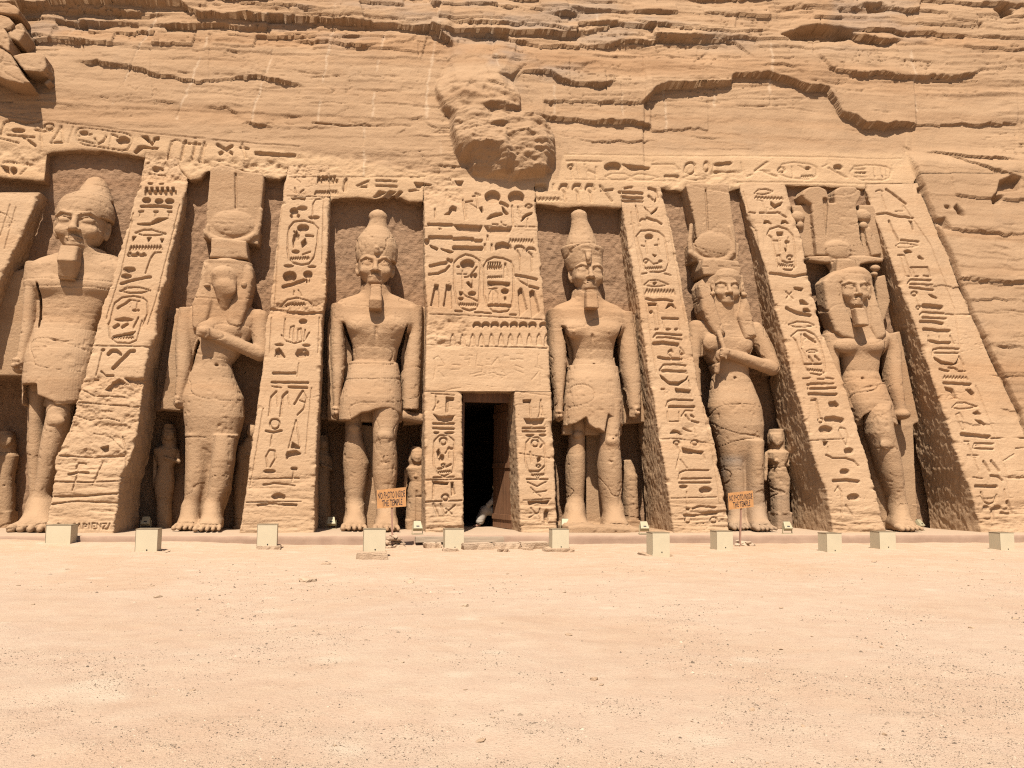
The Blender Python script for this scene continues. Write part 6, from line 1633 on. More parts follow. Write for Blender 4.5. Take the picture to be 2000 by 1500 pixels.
hathor(r2, [418, 474, 432, 474, 486, 480, 487, 503, 490, 515, 414, 512, 418, 500], (456, 436, 41, 25), [415, 334, 440, 330, 458, 334, 478, 342, 516, 346, 518, 358, 512, 420, 505, 470, 410, 470, 406, 430],
       [(406, 442, 4), (404, 456, 5), (414, 465, 6), (430, 471, 6.5), (444, 474, 6), (452, 474, 5), (466, 472, 6), (484, 468, 6.5), (500, 458, 6), (506, 440, 5), (510, 410, 4)], [457, 334, 461, 334, 462, 406, 458, 406], [400, 452, 512, 456, 507, 484, 486, 480, 420, 474, 400, 470])

# ================= small figures of the royal children between the legs and the buttresses
def child(label, head, body, Y=2.35, d=.34, faceit=True, cat='statue', st=None, worn=False):
    x = (body[-1][1] + body[-1][2]) / 2; P = on_y(x, 1030, Y); r = thing('princess_figure', (P[0], Y, 0), label, cat, 'small family figures beside the colossi')
    b = Sculpt(); b.T([(py, l, rr, Y - .02, d if i else d * .7) for i, (py, l, rr) in enumerate(body)], 2.4, .05)
    b.T([(body[-1][0] - 2, body[-1][1] - 1, body[-1][2] + 1, Y + .05, .4), (1044, body[-1][1] - 1, body[-1][2] + 1, Y + .05, .4)], 6, .04)
    b.T([(py, l, rr, Y, d * .85) for py, l, rr in head], 2.3, .04)
    hy0, hy1 = head[0][0], head[-1][0]; hx = (head[1][1] + head[1][2]) / 2
    if faceit:
        p = on_y(hx, hy0 + (hy1 - hy0) * .45, Y - .2); aa = (head[1][2] - head[1][1]) * .34 * mpp(hx, hy0, Y); face(b, p[0], Y - d * .85 + aa * .55, p[2], aa)
    if not worn:
        sh = body[1]; w_ = sh[2] - sh[1]
        b.C(sh[1] + 3, sh[0] + 4, Y - .05, 4, sh[1] + 1, sh[0] + (body[-1][0] - sh[0]) * .45, Y - .1, 3, .03)
        b.C(sh[2] - 3, sh[0] + 4, Y - .05, 4, sh[2] - 1, sh[0] + 24, Y - .15, 3.5, .03); b.C(sh[2] - 1, sh[0] + 24, Y - .15, 3.5, sh[1] + w_ * .45, sh[0] + 16, Y - .38, 3, .03)
        bb = body[-1]; b.C((bb[1] + bb[2]) / 2, body[-2][0], Y - .36, 1.5, (bb[1] + bb[2]) / 2, bb[0], Y - .36, 1.5, .06, '-')
    b.mesh('body', M['statue'], r, h=.026, noise=.014, stain=st)
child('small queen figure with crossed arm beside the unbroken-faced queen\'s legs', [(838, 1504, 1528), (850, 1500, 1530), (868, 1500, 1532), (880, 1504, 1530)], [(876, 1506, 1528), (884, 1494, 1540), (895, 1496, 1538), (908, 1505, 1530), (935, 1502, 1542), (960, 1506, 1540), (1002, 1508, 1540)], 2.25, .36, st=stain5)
child('small figure with a skirt line between the sign and the door', [(872, 804, 824), (882, 800, 830), (900, 796, 834), (912, 800, 832)], [(906, 806, 826), (914, 790, 838), (930, 796, 836), (940, 800, 832), (960, 796, 836), (1016, 792, 836)], 2.2, .36)
child('tall shadowed princess figure beside the broken-faced queen\'s hanging arm', [(828, 322, 340), (840, 318, 344), (860, 316, 346), (872, 320, 344)], [(868, 322, 342), (878, 300, 350), (900, 306, 344), (912, 310, 338), (940, 302, 340), (980, 306, 334), (1034, 308, 334)], 3.0, .3)
child('slim relief figure between the broken-faced queen\'s legs and a buttress', [(830, 484, 500), (838, 482, 502), (848, 482, 502), (856, 484, 500)], [(852, 484, 498), (872, 466, 504), (890, 462, 500), (905, 464, 494), (940, 458, 490), (1030, 458, 484)], 2.45, .3)
child('dim worn figure at the frame\'s edge behind the largest king\'s foot', [(842, 2, 24), (852, -2, 28), (868, -4, 30), (880, -2, 28)], [(876, 0, 26), (890, -26, 34), (910, -20, 30), (930, -16, 26), (1000, -20, 26)], 3.05, .34, worn=True)
child('dim figure in the shade left of the bulb-crowned king\'s legs', [(850, 622, 640), (860, 620, 642), (875, 618, 644), (884, 620, 642)], [(880, 622, 640), (892, 612, 648), (912, 616, 644), (950, 614, 646), (1034, 616, 646)], 3.0, .3)
child('weathered tapering figure worn smooth beside the double-crowned king', [(898, 1220, 1230), (908, 1216, 1236), (918, 1216, 1240)], [(910, 1216, 1236), (930, 1214, 1244), (960, 1216, 1244), (1000, 1218, 1246), (1018, 1218, 1246)], 2.25, .34, faceit=False, worn=True)
child('narrow eroded figure behind the plume-crowned king\'s striding leg', [(886, 1760, 1772), (896, 1758, 1776), (908, 1758, 1776)], [(902, 1760, 1776), (920, 1760, 1778), (950, 1762, 1778), (986, 1766, 1779)], 2.3, .3, worn=True)
# ------------------------------------------------------------------ boulders at the upper left, lodged on the slope of the cliff
def boulder(name, pts, Y0, Y1, label, group=None, rnd=.05, shear=.2, noise=.03, mat='cliff'):
    xm = sum(pts[0::2]) / (len(pts) / 2); ym = sum(pts[1::2]) / (len(pts) / 2); p = on_y(xm, ym, (Y0 + Y1) / 2)
    r = Sculpt(); r.P(pts, Y0, Y1, rnd, .03, shear=shear)
    tmp = thing('tmp', (p[0], p[1], p[2]), None, None); o = r.mesh(name, M[mat], tmp, h=.035, noise=noise)
    o.parent = None; o.location = p; bpy.data.objects.remove(tmp); o.name = name; return tag(o, label, 'boulder', group)
GB = 'boulders lodged at the cliff corner'
boulder('boulder', [-20, 22, 0, 20, 26, 19, 40, 25, 50, 36, 48, 46, 30, 45, 0, 41, -20, 40], 2.2, 3.2, 'flat-topped slab boulder, topmost of the heap at the cliff corner', GB)
boulder('boulder', [-20, 54, 0, 52, 12, 43, 28, 48, 40, 62, 36, 72, 24, 76, 0, 68, -20, 66], 2.15, 3.2, 'rounded boulder just under the topmost flat slab', GB)
boulder('boulder', [26, 78, 44, 60, 52, 57, 58, 70, 60, 78, 54, 92, 50, 99, 34, 92], 2.2, 3.2, 'upright split boulder at the outer edge of the heap', GB)
boulder('boulder', [-20, 64, 0, 62, 18, 68, 26, 80, 32, 92, 33, 120, 22, 112, 0, 97, -20, 90], 1.95, 3.0, 'tall block of rock above the sharp wedge', GB)
boulder('boulder', [-40, 88, 0, 94, 14, 104, 30, 118, 45, 140, 60, 165, 75, 181, 60, 182, 30, 176, 0, 162, -40, 150], 1.85, 3.0, 'largest wedge-shaped boulder with a pointed lower tip and overhang', GB, rnd=.05)
boulder('boulder', [38, 124, 70, 117, 92, 118, 100, 126, 104, 148, 98, 158, 62, 156, 50, 142], 2.05, 3.2, 'blunt boulder beside the wedge tip casting a short shade', GB)
boulder('boulder', [92, 170, 103, 162, 107, 168, 98, 177], 2.3, 3.0, 'smallest chip of rock below the blunt boulder', GB, rnd=.03, noise=.02)

# ------------------------------------------------------------------ cream floodlight housings on the sand
def lit_box(first=[None]):
    r = thing('floodlight_box', (0, 0, 0), 'x', 'floodlight box', 'cream floodlight boxes along the terrace')
    b = Box(); b.box((0, 0, .23), (.5, .48, .58), bev=.006); put('housing', b.mesh('housing', M['cream']), r)
    b = Box(); b.box((0, 0, .528), (.512, .49, .014), bev=.003); b.box((-.247, -.244, .27), (.008, .008, .5)); b.box((0, -.13, .54), (.3, .012, .012)); lid = put('lid', b.mesh('lid', M['cream_edge']), r)
    b = Box(); b.tube((.02, -.238, .055), (.02, -.247, .055), .017); put('keyhole', b.mesh('keyhole', M['black']), r); return r
def clone(root, loc, rz, scale, label):
    r = root.copy(); COL.objects.link(r); r.location = loc; r.rotation_euler = (0, 0, rz); r.scale = scale; r['label'] = label
    for ch in root.children:
        c = ch.copy(); COL.objects.link(c); c.parent = r
    return r
BX = [(89, 135, 1026, 1068, 0, 'cream metal box before the largest king\'s buttress, leftmost of the row'), (264, 305, 1034, 1079, 0, 'cream metal box in drifted sand before the broken-faced queen\'s buttress'),
      (501, 539, 1025, 1068, .05, 'cream metal box on a thin slab between the broken-faced queen and the bulb-crowned king'), (709, 752, 1034, 1078, .1, 'cream metal box on a thick stone slab beside the stone heap'),
      (868, 906, 1034, 1073, 0, 'cream metal box standing at the corner of the doorway'), (1078, 1112, 1034, 1072, .05, 'cream metal box just right of the door\'s row of stones'),
      (1273, 1309, 1041, 1083, .05, 'cream metal box set farthest out, near the double-crowned king\'s buttress'), (1399, 1433, 1038, 1073, 0, 'cream metal box beside the sign near the unbroken-faced queen'),
      (1613, 1646, 1042, 1079, 0, 'cream metal box before the buttress between queen and plume-crowned king'), (1717, 1752, 1039, 1072, 0, 'cream metal box below the plume-crowned king\'s foot'),
      (1952, 1984, 1041, 1076, 0, 'cream metal box at the far end of the row past the last buttress')]
proto = lit_box()
for i, (xl, xr, yt, yb_, hb, lab) in enumerate(BX):
    xm = (xl + xr) / 2; F_ = on_z(xm, yb_, ZG + hb); q = mpp(xm, yb_, F_[1]); w_ = (xr - xl) * q / .5; h_ = (yb_ - yt) * q / .53; loc = (F_[0], F_[1] + .24 * w_, ZG + hb)
    if i == 0: proto.location = loc; proto.scale = (w_, w_, h_); proto['label'] = lab
    else: clone(proto, loc, math.radians((-1.5, 0, 2, 1, 0, -1, 1.5, 0, 2, -1, 1)[i]), (w_, w_, h_), lab)
def slab(x0, x1, y0, y1, z0, z1, name, label, cat, group=None, mat='stone', jit=.03, seed=0, bev=.02):
    rr = random.Random(seed); bm = bmesh.new(); n = 7
    ring = []
    for k in range(2):
        ring.append([bm.verts.new((x + rr.uniform(-jit, jit), y + rr.uniform(-jit, jit), z + rr.uniform(-.008, .008))) for (x, y), z in zip([(x0 + (x1 - x0) * t, y0) for t in np.linspace(0, 1, n)] + [(x1 - (x1 - x0) * t, y1) for t in np.linspace(0, 1, n)], [z0 if k == 0 else z1] * (2 * n))])
    m = len(ring[0]); [bm.faces.new((ring[0][i], ring[0][(i + 1) % m], ring[1][(i + 1) % m], ring[1][i])) for i in range(m)]
    bm.faces.new(ring[1]); bm.faces.new(ring[0][::-1]); bmesh.ops.recalc_face_normals(bm, faces=bm.faces)
    bmesh.ops.bevel(bm, geom=[e for e in bm.edges if abs(e.verts[0].co.z - e.verts[1].co.z) < .05 and e.verts[0].co.z > (z0 + z1) / 2], offset=bev, segments=2, affect='EDGES')
    c = Vector(((x0 + x1) / 2, (y0 + y1) / 2, z0)); bmesh.ops.translate(bm, verts=bm.verts, vec=-c)
    me = bpy.data.meshes.new(name); bm.to_mesh(me); bm.free(); me.materials.append(M[mat]); o = put(name, me, None, c); return tag(o, label, cat, group)
def px_slab(xl, xr, yt, yb_, dep, z0, name, label, cat, group=None, seed=0, mat='stone', jit=.03, top=None):
    A = on_z(xl, yb_, z0); B_ = on_z(xr, yb_, z0); y = (A[1] + B_[1]) / 2; q = mpp((xl + xr) / 2, yb_, y); return slab(A[0], B_[0], y, y + dep, z0 - .03, z0 + (top or (yb_ - yt) * q), name, label, cat, group, mat, jit, seed)
G1 = 'slabs the floodlight boxes stand on'
px_slab(696, 757, 1081, 1092, .75, ZG - .01, 'base_stone', 'thick brownish stone slab under the box beside the stone heap', 'slab', G1, 1, 'stone', .012)
px_slab(500, 547, 1067, 1073, .6, ZG, 'base_stone', 'thin cracked stone slab under the box nearest the ankh-carved buttress', 'slab', G1, 2)
px_slab(1068, 1122, 1072, 1077, .6, ZG, 'base_stone', 'thin pale stone slab under the box right of the doorstep stones', 'slab', G1, 3)
px_slab(1260, 1316, 1083, 1087, .6, ZG, 'base_stone', 'thin stone slab under the box set farthest out from the terrace', 'slab', G1, 4)
px_slab(262, 323, 1079, 1082, .6, ZG - .01, 'base_stone', 'thin slab nearly buried in sand under the box before the broken-faced queen\'s buttress', 'slab', G1, 5)
G2 = 'rough stones laid along the foot of the doorway'
for i, (a, c_, t, b_, lab) in enumerate(((906, 964, 1062, 1076, 'long reddish doorstep stone touching the box at the doorway corner'), (965, 1018, 1061, 1074, 'middle one of the three long doorstep stones'), (1019, 1074, 1060, 1072, 'last long doorstep stone, ending at a cream box'),
        (830, 862, 1061, 1072, 'pale rounded stone left of the doorway box'), (864, 895, 1072, 1079, 'flat pale stone lying before the doorway box'), (973, 995, 1072, 1079, 'small flat stone wedged below the middle doorstep stone'), (1021, 1040, 1070, 1075, 'small thin stone wedged below the last doorstep stone'))):
    px_slab(a, c_, t, b_, (.55, .5, .5, .5, .35, .2, .2)[i], ZG - .01, 'doorstep_stone', lab, 'stone', G2, 20 + i, 'stone', .035)
pk = on_z(816, 1053, -.02); pk2 = on_z(996, 1053, -.02)
tag(slab(pk[0], pk2[0], -1.45, -1.13, -.16, -.03, 'wooden_plank', 'x', 'plank', None, 'plank', .004, 9, .006), 'long grey wooden plank edging the terrace at the doorway', 'plank')

# ------------------------------------------------------------------ hand-painted signs
def text_mesh(body, font_scale):
    cu = bpy.data.curves.new('lettering', 'FONT'); cu.body = body; cu.size = 1.0; cu.offset = .018; cu.resolution_u = 3; cu.space_character = 1.02
    o = bpy.data.objects.new('lettering', cu); COL.objects.link(o); bpy.context.view_layer.update()
    me = bpy.data.meshes.new_from_object(o.evaluated_get(bpy.context.evaluated_depsgraph_get())); bpy.data.objects.remove(o); bpy.data.curves.remove(cu); return me
def sign(corners, post, base, label, seed):
    B0 = on_z(post[0], base, ZG); Y = B0[1]; r = thing('notice_sign', (B0[0], Y, ZG), label, 'sign', 'orange notice signs on posts')
    W = [on_y(x, y, Y) for x, y in corners]                             # tl, tr, br, bl
    bm = bmesh.new(); f = [bm.verts.new(Vector(p) - Vector(r.location)) for p in W]; g = [bm.verts.new(v.co + Vector((0, .022, 0))) for v in f]
    bm.faces.new(f[::-1]); bm.faces.new(g)
    for i in range(4): bm.faces.new((f[i], f[(i + 1) % 4], g[(i + 1) % 4], g[i]))
    bmesh.ops.recalc_face_normals(bm, faces=bm.faces); me = bpy.data.meshes.new('board'); bm.to_mesh(me); bm.free(); me.materials.append(M['orange']); put('board', me, r)
    for txt, (u0, u1, v0, v1) in (('NO PHOTO INSIDE', (.03, .965, .15, .50)), ('THE TEMPLE', (.17, .87, .57, .90))):
        tm = text_mesh(txt, 1); n = len(tm.vertices); co = np.zeros(n * 3); tm.vertices.foreach_get('co', co); co = co.reshape(-1, 3)
        lo, hi = co.min(0), co.max(0); u = u0 + (co[:, 0] - lo[0]) / (hi[0] - lo[0]) * (u1 - u0); v = v1 - (co[:, 1] - lo[1]) / (hi[1] - lo[1]) * (v1 - v0)
        v = v + .018 * np.sin(u * 37 + seed); u = u + .006 * np.sin(v * 11 + u * 25)
        w_ = [np.array(p) for p in W]; P = (w_[0] * (1 - u)[:, None] + w_[1] * u[:, None]) * (1 - v)[:, None] + (w_[3] * (1 - u)[:, None] + w_[2] * u[:, None]) * v[:, None]
        P[:, 1] -= .004; P -= np.array(r.location); tm.vertices.foreach_set('co', P.astype(np.float32).ravel()); tm.materials.clear(); tm.materials.append(M['ink']); tm.update(); put('lettering', tm, r)
    tp = on_y(post[2], post[3], Y); b = Box(); a_ = Vector((0, .047, -.1)); c_ = Vector(tp) - Vector(r.location) + Vector((0, .047, 0)); d = c_ - a_
    b.box((a_ + c_) / 2, (.05, .045, d.length), rot=d.to_track_quat('Z', 'Y').to_matrix(), bev=.004); put('post', b.mesh('post', M['post']), r); return r
s1 = sign([(736, 957), (792.5, 951.5), (793.5, 989), (736.5, 993.5)], (767, 0, 765, 954), 1068, 'orange no-photo sign left of the doorway, post set in a heap of many stones', 1)
s2 = sign([(1422, 963), (1470.5, 958), (1472, 990), (1423.6, 995.8)], (1446, 0, 1450, 959), 1066, 'orange no-photo sign in front of the unbroken-faced queen, few stones at its post', 4)

# ------------------------------------------------------------------ stones: a few shapes, copied
def stone_mesh(seed, flat=.6):
    rr = np.random.RandomState(seed); bm = bmesh.new(); bmesh.ops.create_icosphere(bm, subdivisions=3, radius=1.0)
    P = np.array([v.co[:] for v in bm.verts]); q = vnoise3(P * 1.1 + seed * 3.7) * .32 + vnoise3(P * 2.6 + seed) * .14 + vnoise3(P * 6 + seed) * .05; P = P * (1 + q)[:, None]
    for k in range(5):
        n = rr.randn(3); n /= np.linalg.norm(n); d = P @ n; P = P - np.clip(d - .62, 0, 1)[:, None] * n * .9
    P[:, 2] *= flat
    for v, p in zip(bm.verts, P): v.co = p
    me = bpy.data.meshes.new('stone'); bm.to_mesh(me); bm.free(); me.materials.append(M['stone']); return me
SM = [stone_mesh(i, f) for i, f in enumerate((.6, .45, .7, .32, .55))]
def stone(x, y, z, s, seed, label, group=None, name='stone', cat='stone', sc_=(1, 1, 1)):
    rr = random.Random(seed); o = put(name, SM[seed % 5]); o.location = (x, y, z); o.scale = (s * sc_[0], s * sc_[1], s * sc_[2]); o.rotation_euler = (rr.uniform(-.3, .3), rr.uniform(-.3, .3), rr.uniform(0, 6.28)); return tag(o, label, cat, group)
def pile(items, Yb, label, group):
    for i, (px, py, r) in enumerate(items):
        p = on_y(px, py, Yb + .12 * ((i * 37) % 7 - 3) / 3); s = r * mpp(px, py, Yb); stone(p[0], p[1], p[2], s, i + 3, label, group, 'heap_stone')
pile([(760, 1069, 11), (781, 1071, 11), (766, 1060, 8), (778, 1060, 9), (757, 1060, 7), (770, 1054, 8), (784, 1063, 8), (760, 1053, 7), (779, 1053, 7), (768, 1048, 6), (788, 1068, 7), (774, 1049, 5), (754, 1065, 7), (765, 1045, 4.5), (798, 1072, 5), (770, 1067, 8), (776, 1065, 7)], s1.location.y + .05, 'sandstone lump in the heap around the post of the sign left of the door', 'stones heaped around the first sign post')
pile([(1440, 1064, 8), (1457, 1066, 10), (1452, 1061, 8), (1441, 1057, 6), (1466, 1066, 9), (1475, 1069, 6), (1447, 1069, 6), (1461, 1060, 6)], s2.location.y + .05, 'pale stone at the foot of the sign before the unbroken-faced queen', 'stones at the second sign post')
def ground_z(x, y):
    return float(ZG + 0.05 * fbm(np.array(x * .35), np.array(y * .35), 4, 3) * smooth(0, -3, y) + .018 * fbm(np.array(x * 2.2), np.array(y * 2.2), 4, 5) + .02 * np.clip(fbm(np.array(x * 1.1), np.array(y * 1.1), 3, 9), 0, 1))
for i, (px, py, r, fl, lab) in enumerate(((308, 1164, 9, 1, 'brown flat stone on the sand in front of the broken-faced queen'), (597, 1136, 20, .6, 'pale jagged stone slab half buried in front of the bulb-crowned king'), (638, 1101, 11, .8, 'pale crumbling stone near the slabbed cream box'),
    (803, 1138, 10, .8, 'small light stone with a twig-like shadow before the doorway'), (908, 1186, 7, 1.3, 'reddish upright stone on the ground before the doorway'), (1111, 1239, 8, 1, 'reddish curved stone lying mid-ground'), (1160, 1331, 8.5, 1.2, 'grey rounded stone beside a white flat one'),
    (1174, 1341, 8, .6, 'white flat stone beside a grey rounded one'), (940, 1448, 12, .5, 'flat pale stone lowest and nearest in the photo'), (1708, 1099, 6, .9, 'white stone on the sand before the plume-crowned king'), (1898, 1226, 7, .8, 'pale stone far out before the last buttress'),
    (1470, 1389, 6, 1, 'brown stone alone on the gravel beyond the second sign'), (1569, 1421, 7, .5, 'dark curved sherd on the gravel'), (1727, 1437, 6, 1, 'round buff stone in the gravel'), (312, 1184, 5, .8, 'thin brown chip just behind the flat brown stone'),
    (389, 1240, 5, .9, 'small brown stone in the middle of the sandy ground'), (376, 1352, 6, .8, 'dark small stone in the pale gravel'), (554, 1237, 4.5, 1, 'small dark stone below the ankh-carved buttress'), (1983, 1207, 7, .5, 'flat dark stone at the frame\'s far edge'), (65, 1184, 5, 1, 'grey pebble-like stone near the largest king\'s end'))):
    p = on_z(px, py, ZG); s = r * mpp(px, py, p[1]); stone(p[0], p[1], ground_z(p[0], p[1]) + s * .12, s * .9, i + 11, lab, 'loose stones scattered on the ground', sc_=(1, 1, fl))

rz_ = random.Random(77)
for i in range(48):
    px, py = rz_.uniform(20, 1980), 1100 + 390 * rz_.random() ** .9; p = on_z(px, py, ZG); s = rz_.uniform(1.8, 4.2) * mpp(px, py, p[1])
    stone(p[0], p[1], ground_z(p[0], p[1]) + s * .15, s, i + 40, 'small loose stone lying on the open sandy ground', 'small loose stones on the sand', 'loose_stone', sc_=(1.2, 1, rz_.uniform(.5, 1)))

# ------------------------------------------------------------------ small floodlights on the terrace
def lamp():
    r = thing('spot_lamp', (0, 0, 0), 'x', 'spot lamp', 'small spot lamps on the terrace')
    t = Matrix.Rotation(math.radians(-35), 3, 'X')
    b = Box(); b.box((0, 0, .27), (.30, .16, .30), rot=t, bev=.015, taper=(.8, .8)); put('lamp_head', b.mesh('lamp_head', M['lamp']), r)
    b = Box(); b.box((0, .05, .36), (.20, .02, .16), rot=t, bev=.004); b.box((0, -.095, .26), (.1, .02, .05), rot=t, bev=.004); put('lens', b.mesh('lens', M['black']), r)
    b = Box(); b.box((-.17, 0, .15), (.015, .05, .30)); b.box((.17, 0, .15), (.015, .05, .30)); b.box((0, 0, .012), (.36, .2, .024), bev=.004); put('bracket', b.mesh('bracket', M['lamp']), r); return r
lp = lamp()
for i, (px, py, rz, lab) in enumerate(((815, 1043, .1, 'small cream spot lamp between sign and door, beside a short post'), (284, 1038, 0, 'dim spot lamp in shade beside the broken-faced queen\'s princess'), (646, 1042, .1, 'dim spot lamp in the shade beside the bulb-crowned king'), (1104, 1034, -.1, 'small cream spot lamp behind the box right of the door'),
                                    (1258, 1047, 0, 'small cream spot lamp at the double-crowned king\'s other foot'), (1538, 1049, 0, 'small cream spot lamp under the small crossed-arm queen'), (1797, 1036, .5, 'tilted spot lamp beside the plume-crowned king\'s foot'))):
    Yl = 2.0 if i in (1, 2) else max(min(on_z(px, py, .01)[1], 1.0), -.72); p = on_y(px, py, Yl)
    if i == 0: lp.location = (p[0], Yl, .005); lp.rotation_euler = (0, 0, rz); lp.scale = (.85, .85, .85); lp['label'] = lab
    else: clone(lp, (p[0], Yl, .005), rz, (.85, .85, .85), lab)
# ------------------------------------------------------------------ door leaf, seated attendant
hx = on_y(1001, 1000, 1.75)[0]; fx = on_y(964, 1000, 3.15)[0]; d = Vector((fx - hx, 1.4, 0)); W_ = d.length; ang = math.atan2(1.4, fx - hx); HD = on_y(950, 786, 1.9)[2]
dr_ = thing('door_leaf', (hx, 1.75, .01), 'tall brown wooden door leaf swung inward with an ankh handle', 'door', rz=ang)
b = Box(); n = 5
for i in range(n): b.box((W_ * (i + .5) / n, 0, HD / 2), (W_ / n - .006, .05, HD), bev=.004)
put('panel', b.mesh('panel', M['wood']), dr_)
b = Box()
for z in (.35, HD * .5, HD - .35):
    b = Box(); b.box((W_ / 2, .045, z), (W_ - .02, .035, .16), bev=.004); put('rail', b.mesh('rail', M['wood']), dr_)
bm = bmesh.new(); R_, r_ = .075, .014                                  # ankh: loop, cross bar, stem
for i in range(20):
    for j in range(6):
        a, c = i / 20 * 6.2832, j / 6 * 6.2832; bm.verts.new((-(R_ + r_ * math.cos(c)) * math.cos(a) * 1.15, r_ * math.sin(c), (R_ + r_ * math.cos(c)) * math.sin(a)))
bm.verts.ensure_lookup_table()
for i in range(20):
    for j in range(6): bm.faces.new([bm.verts[k] for k in (i * 6 + j, ((i + 1) % 20) * 6 + j, ((i + 1) % 20) * 6 + (j + 1) % 6, i * 6 + (j + 1) % 6)])
b = Box(); b.bm.free(); b.bm = bm; b.box((.23, 0, 0), (.30, .022, .024)); b.box((.10, 0, 0), (.026, .022, .16))
me = b.mesh('handle', M['brass']); h = put('handle', me, dr_); hz = on_y(964, 953, 3.1)[2]; h.location = (W_ - .14, -.06, hz); h.rotation_euler = (0, 0, math.pi); h.location.x = W_ + .12

def pp(px, py, Y): return on_y(px, py, Y)
Y0 = 3.55
person = thing('person', (pp(960, 1030, Y0)[0], Y0, 0.0), 'person in a pale robe seated just inside the dark doorway', 'person')
O = np.array(person.location); up = np.array([0, 0, 1.0])
hip = np.array([pp(972, 1005, Y0)[0], Y0 + .02, .52]); chest = hip + np.array([.0, .05, .46]); neck = chest + np.array([-.03, -.02, .16]); head = neck + np.array([-.05, -.04, .17])
kn = [np.array([pp(944, 1002, Y0)[0], Y0 - .32, .52]), np.array([pp(946, 1002, Y0)[0], Y0 + .04, .54])]; an = [np.array([pp(934, 1030, Y0)[0], Y0 - .36, .09]), np.array([pp(937, 1030, Y0)[0], Y0 + .02, .09])]
sh = [chest + np.array([-.03, -.20, .06]), chest + np.array([.0, .20, .06])]; el = [np.array([pp(957, 988, Y0)[0], Y0 - .33, .80]), np.array([pp(962, 990, Y0)[0], Y0 + .26, .80])]; wr = [kn[0] + np.array([.05, -.02, .13]), kn[1] + np.array([.07, .0, .12])]
b = Sculpt(); b.cap(hip, .13, chest, .15, .08); b.cap(chest, .12, neck, .06, .06); b.cap(neck, .055, head, .06, .03)
b.ell(head + np.array([0, 0, .03]), (.095, .078, .115), .03); b.ell(head + np.array([-.035, 0, -.055]), (.055, .05, .06), .03); b.cap(head + np.array([-.09, 0, .02]), .012, head + np.array([-.112, 0, -.02]), .016, .015)
b.cap(head + np.array([-.088, -.02, -.06]), .010, head + np.array([-.088, .02, -.06]), .010, .01)
for s in (-1, 1):
    b.ell(head + np.array([-.078, s * .032, .03]), (.02, .018, .012), .01, '-'); b.ell(head + np.array([-.074, s * .032, .03]), (.012, .012, .01), .004); b.ell(head + np.array([.01, s * .08, .0]), (.02, .012, .032), .01)
for i in (0, 1):
    b.cap(sh[i], .06, el[i], .045, .04); b.cap(el[i], .044, wr[i], .03, .02)
    f = np.array([-.5, 0, -.18]); f /= np.linalg.norm(f); p = wr[i] + f * .06; b.ell(p, (.055, .042, .022), .02)
    for k in range(4):
        q = p + np.array([-.04, (k - 1.5) * .021, -.004]); l = (.032, .038, .036, .028)[k]; m_ = q + f * l; e = m_ + np.array([-.012, 0, -.03]); b.cap(q, .010, m_, .0095, .004); b.cap(m_, .0095, e, .008, .004)
    t = p + np.array([.0, (.04 if i == 0 else -.04), .0]); b.cap(p, .013, t + f * .02, .011, .006); b.cap(t + f * .02, .011, t + f * .05, .009, .004)
    b.cap(hip + np.array([0, (-.09 if i == 0 else .09), 0]), .10, kn[i], .07, .05); b.cap(kn[i], .068, an[i], .042, .03); b.cap(an[i], .042, an[i] + np.array([-.17, 0, -.06]), .03, .02); b.ell(an[i] + np.array([-.12, 0, -.055]), (.10, .042, .028), .02)
b.mesh('body', M['skin'], person, h=.012, noise=0)
b = Sculpt(); b.cap(hip, .19, chest + np.array([0, 0, .02]), .20, .08); b.cap(sh[0], .09, sh[1], .09, .08)
for i in (0, 1):
    b.cap(sh[i], .085, el[i], .08, .05); b.cap(el[i], .08, el[i] * .35 + wr[i] * .65, .085, .04)
    b.cap(hip + np.array([0, (-.10 if i == 0 else .10), .0]), .15, kn[i], .12, .08); b.cap(kn[i], .12, an[i] + up * .08, .12, .08)
mid = (kn[0] + kn[1]) / 2; b.cap(mid, .13, (an[0] + an[1]) / 2 + up * .1, .15, .1); b.cap((hip + mid) / 2, .17, mid, .13, .1)
b.ell(head, (.3, .3, .17), .01, '-'); b.ell(np.array([an[0][0] - .05, Y0 - .17, .0]), (.6, .6, .10), .01, '-')
b.mesh('robe', M['robe'], person, h=.016, noise=.006)
b = Sculpt(); b.ell(head + np.array([.012, 0, .055]), (.108, .092, .10), .03); b.ell(head + np.array([-.07, 0, -.05]), (.08, .11, .10), .02, '-'); b.mesh('turban', M['robe'], person, h=.012, noise=.004)
b = Box(); b.box((0, 0, .19), (.42, .42, .38), bev=.02); st = put('stool', b.mesh('stool', M['dark'])); st.location = (hip[0] + .03, hip[1] + .02, 0); tag(st, 'low dark block stool under the robed person in the doorway', 'stool')

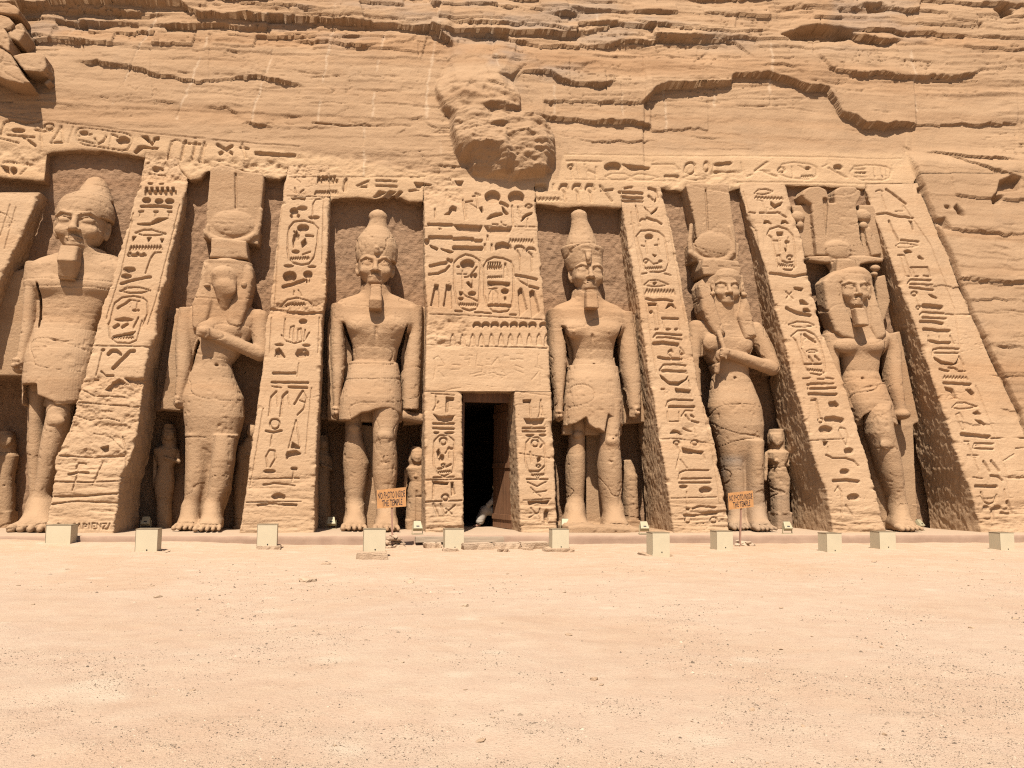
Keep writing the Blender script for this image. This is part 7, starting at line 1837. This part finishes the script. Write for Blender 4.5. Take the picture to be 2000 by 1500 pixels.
# ------------------------------------------------------------------ gravel: countless chips over the ground
rs = np.random.RandomState(5); N = 120000
px = rs.uniform(-60, 2060, N); py = 1086 + (1530 - 1086) * rs.rand(N) ** .62
keep = rs.rand(N) < np.clip(.38 + 1.7 * fbm(px * .007, py * .022, 4, 5) + .38 * (py - 1260) / 250, .05, 1); px, py = px[keep], py[keep]; N = len(px)
P = on_z(px, py, ZG); dist = ((P - CAM) @ FWD) / FPX; sz = np.minimum((.52 + rs.gamma(.9, .55, N)) * dist * 1.0, .07)
gzv = ZG + 0.05 * fbm(P[:, 0] * .35, P[:, 1] * .35, 4, 3) * smooth(0, -3, P[:, 1]) + .018 * fbm(P[:, 0] * 2.2, P[:, 1] * 2.2, 4, 5) + .02 * np.clip(fbm(P[:, 0] * 1.1, P[:, 1] * 1.1, 3, 9), 0, 1)
base = np.array([(1, 0, 0), (.5, .8, .05), (-.6, .7, 0), (-1, -.1, .05), (-.4, -.8, 0), (.6, -.7, .05), (.15, .1, .8), (-.3, -.1, .65)], float)
tri = [(0, 1, 6), (1, 2, 6), (2, 7, 6), (2, 3, 7), (3, 4, 7), (4, 5, 7), (5, 6, 7), (5, 0, 6)]
V = base[None] * (1 + .35 * rs.randn(N, 8, 1)) ; V[:, :, 2] = base[None, :, 2] * (.5 + .7 * rs.rand(N, 1)); a = rs.rand(N) * 6.28
X_ = V[:, :, 0] * np.cos(a)[:, None] - V[:, :, 1] * np.sin(a)[:, None] * .7; Y_ = V[:, :, 0] * np.sin(a)[:, None] + V[:, :, 1] * np.cos(a)[:, None] * .7
V = np.stack([X_, Y_, V[:, :, 2] - .12], -1) * sz[:, None, None]; V[:, :, 0] += P[:, 0:1]; V[:, :, 1] += P[:, 1:2]; V[:, :, 2] += gzv[:, None]
T = (np.array(tri)[None] + (np.arange(N) * 8)[:, None, None]).reshape(-1, 3)
def gravel_mat():
    m, t, B, L = nodes_of('gravel_chips'); geo = t.nodes.new('ShaderNodeNewGeometry'); r = t.nodes.new('ShaderNodeValToRGB'); L.new(geo.outputs['Random Per Island'], r.inputs[0])
    e = r.color_ramp.elements; e[0].color = (.06, .043, .03, 1); e[1].position = 1.0; e[1].color = (.36, .29, .21, 1); x = e.new(.45); x.color = (.11, .078, .052, 1); x = e.new(.7); x.color = (.20, .145, .10, 1)  # mixed chip tones; the dark ones also stand in for shaded sides
    L.new(r.outputs[0], B.inputs['Base Color']); B.inputs['Roughness'].default_value = .95; return m
tag(put('gravel', mesh_of('gravel', V.reshape(-1, 3), None, T, mat=gravel_mat())), 'loose gravel chips spread over the sandy ground', 'gravel', kind='stuff')
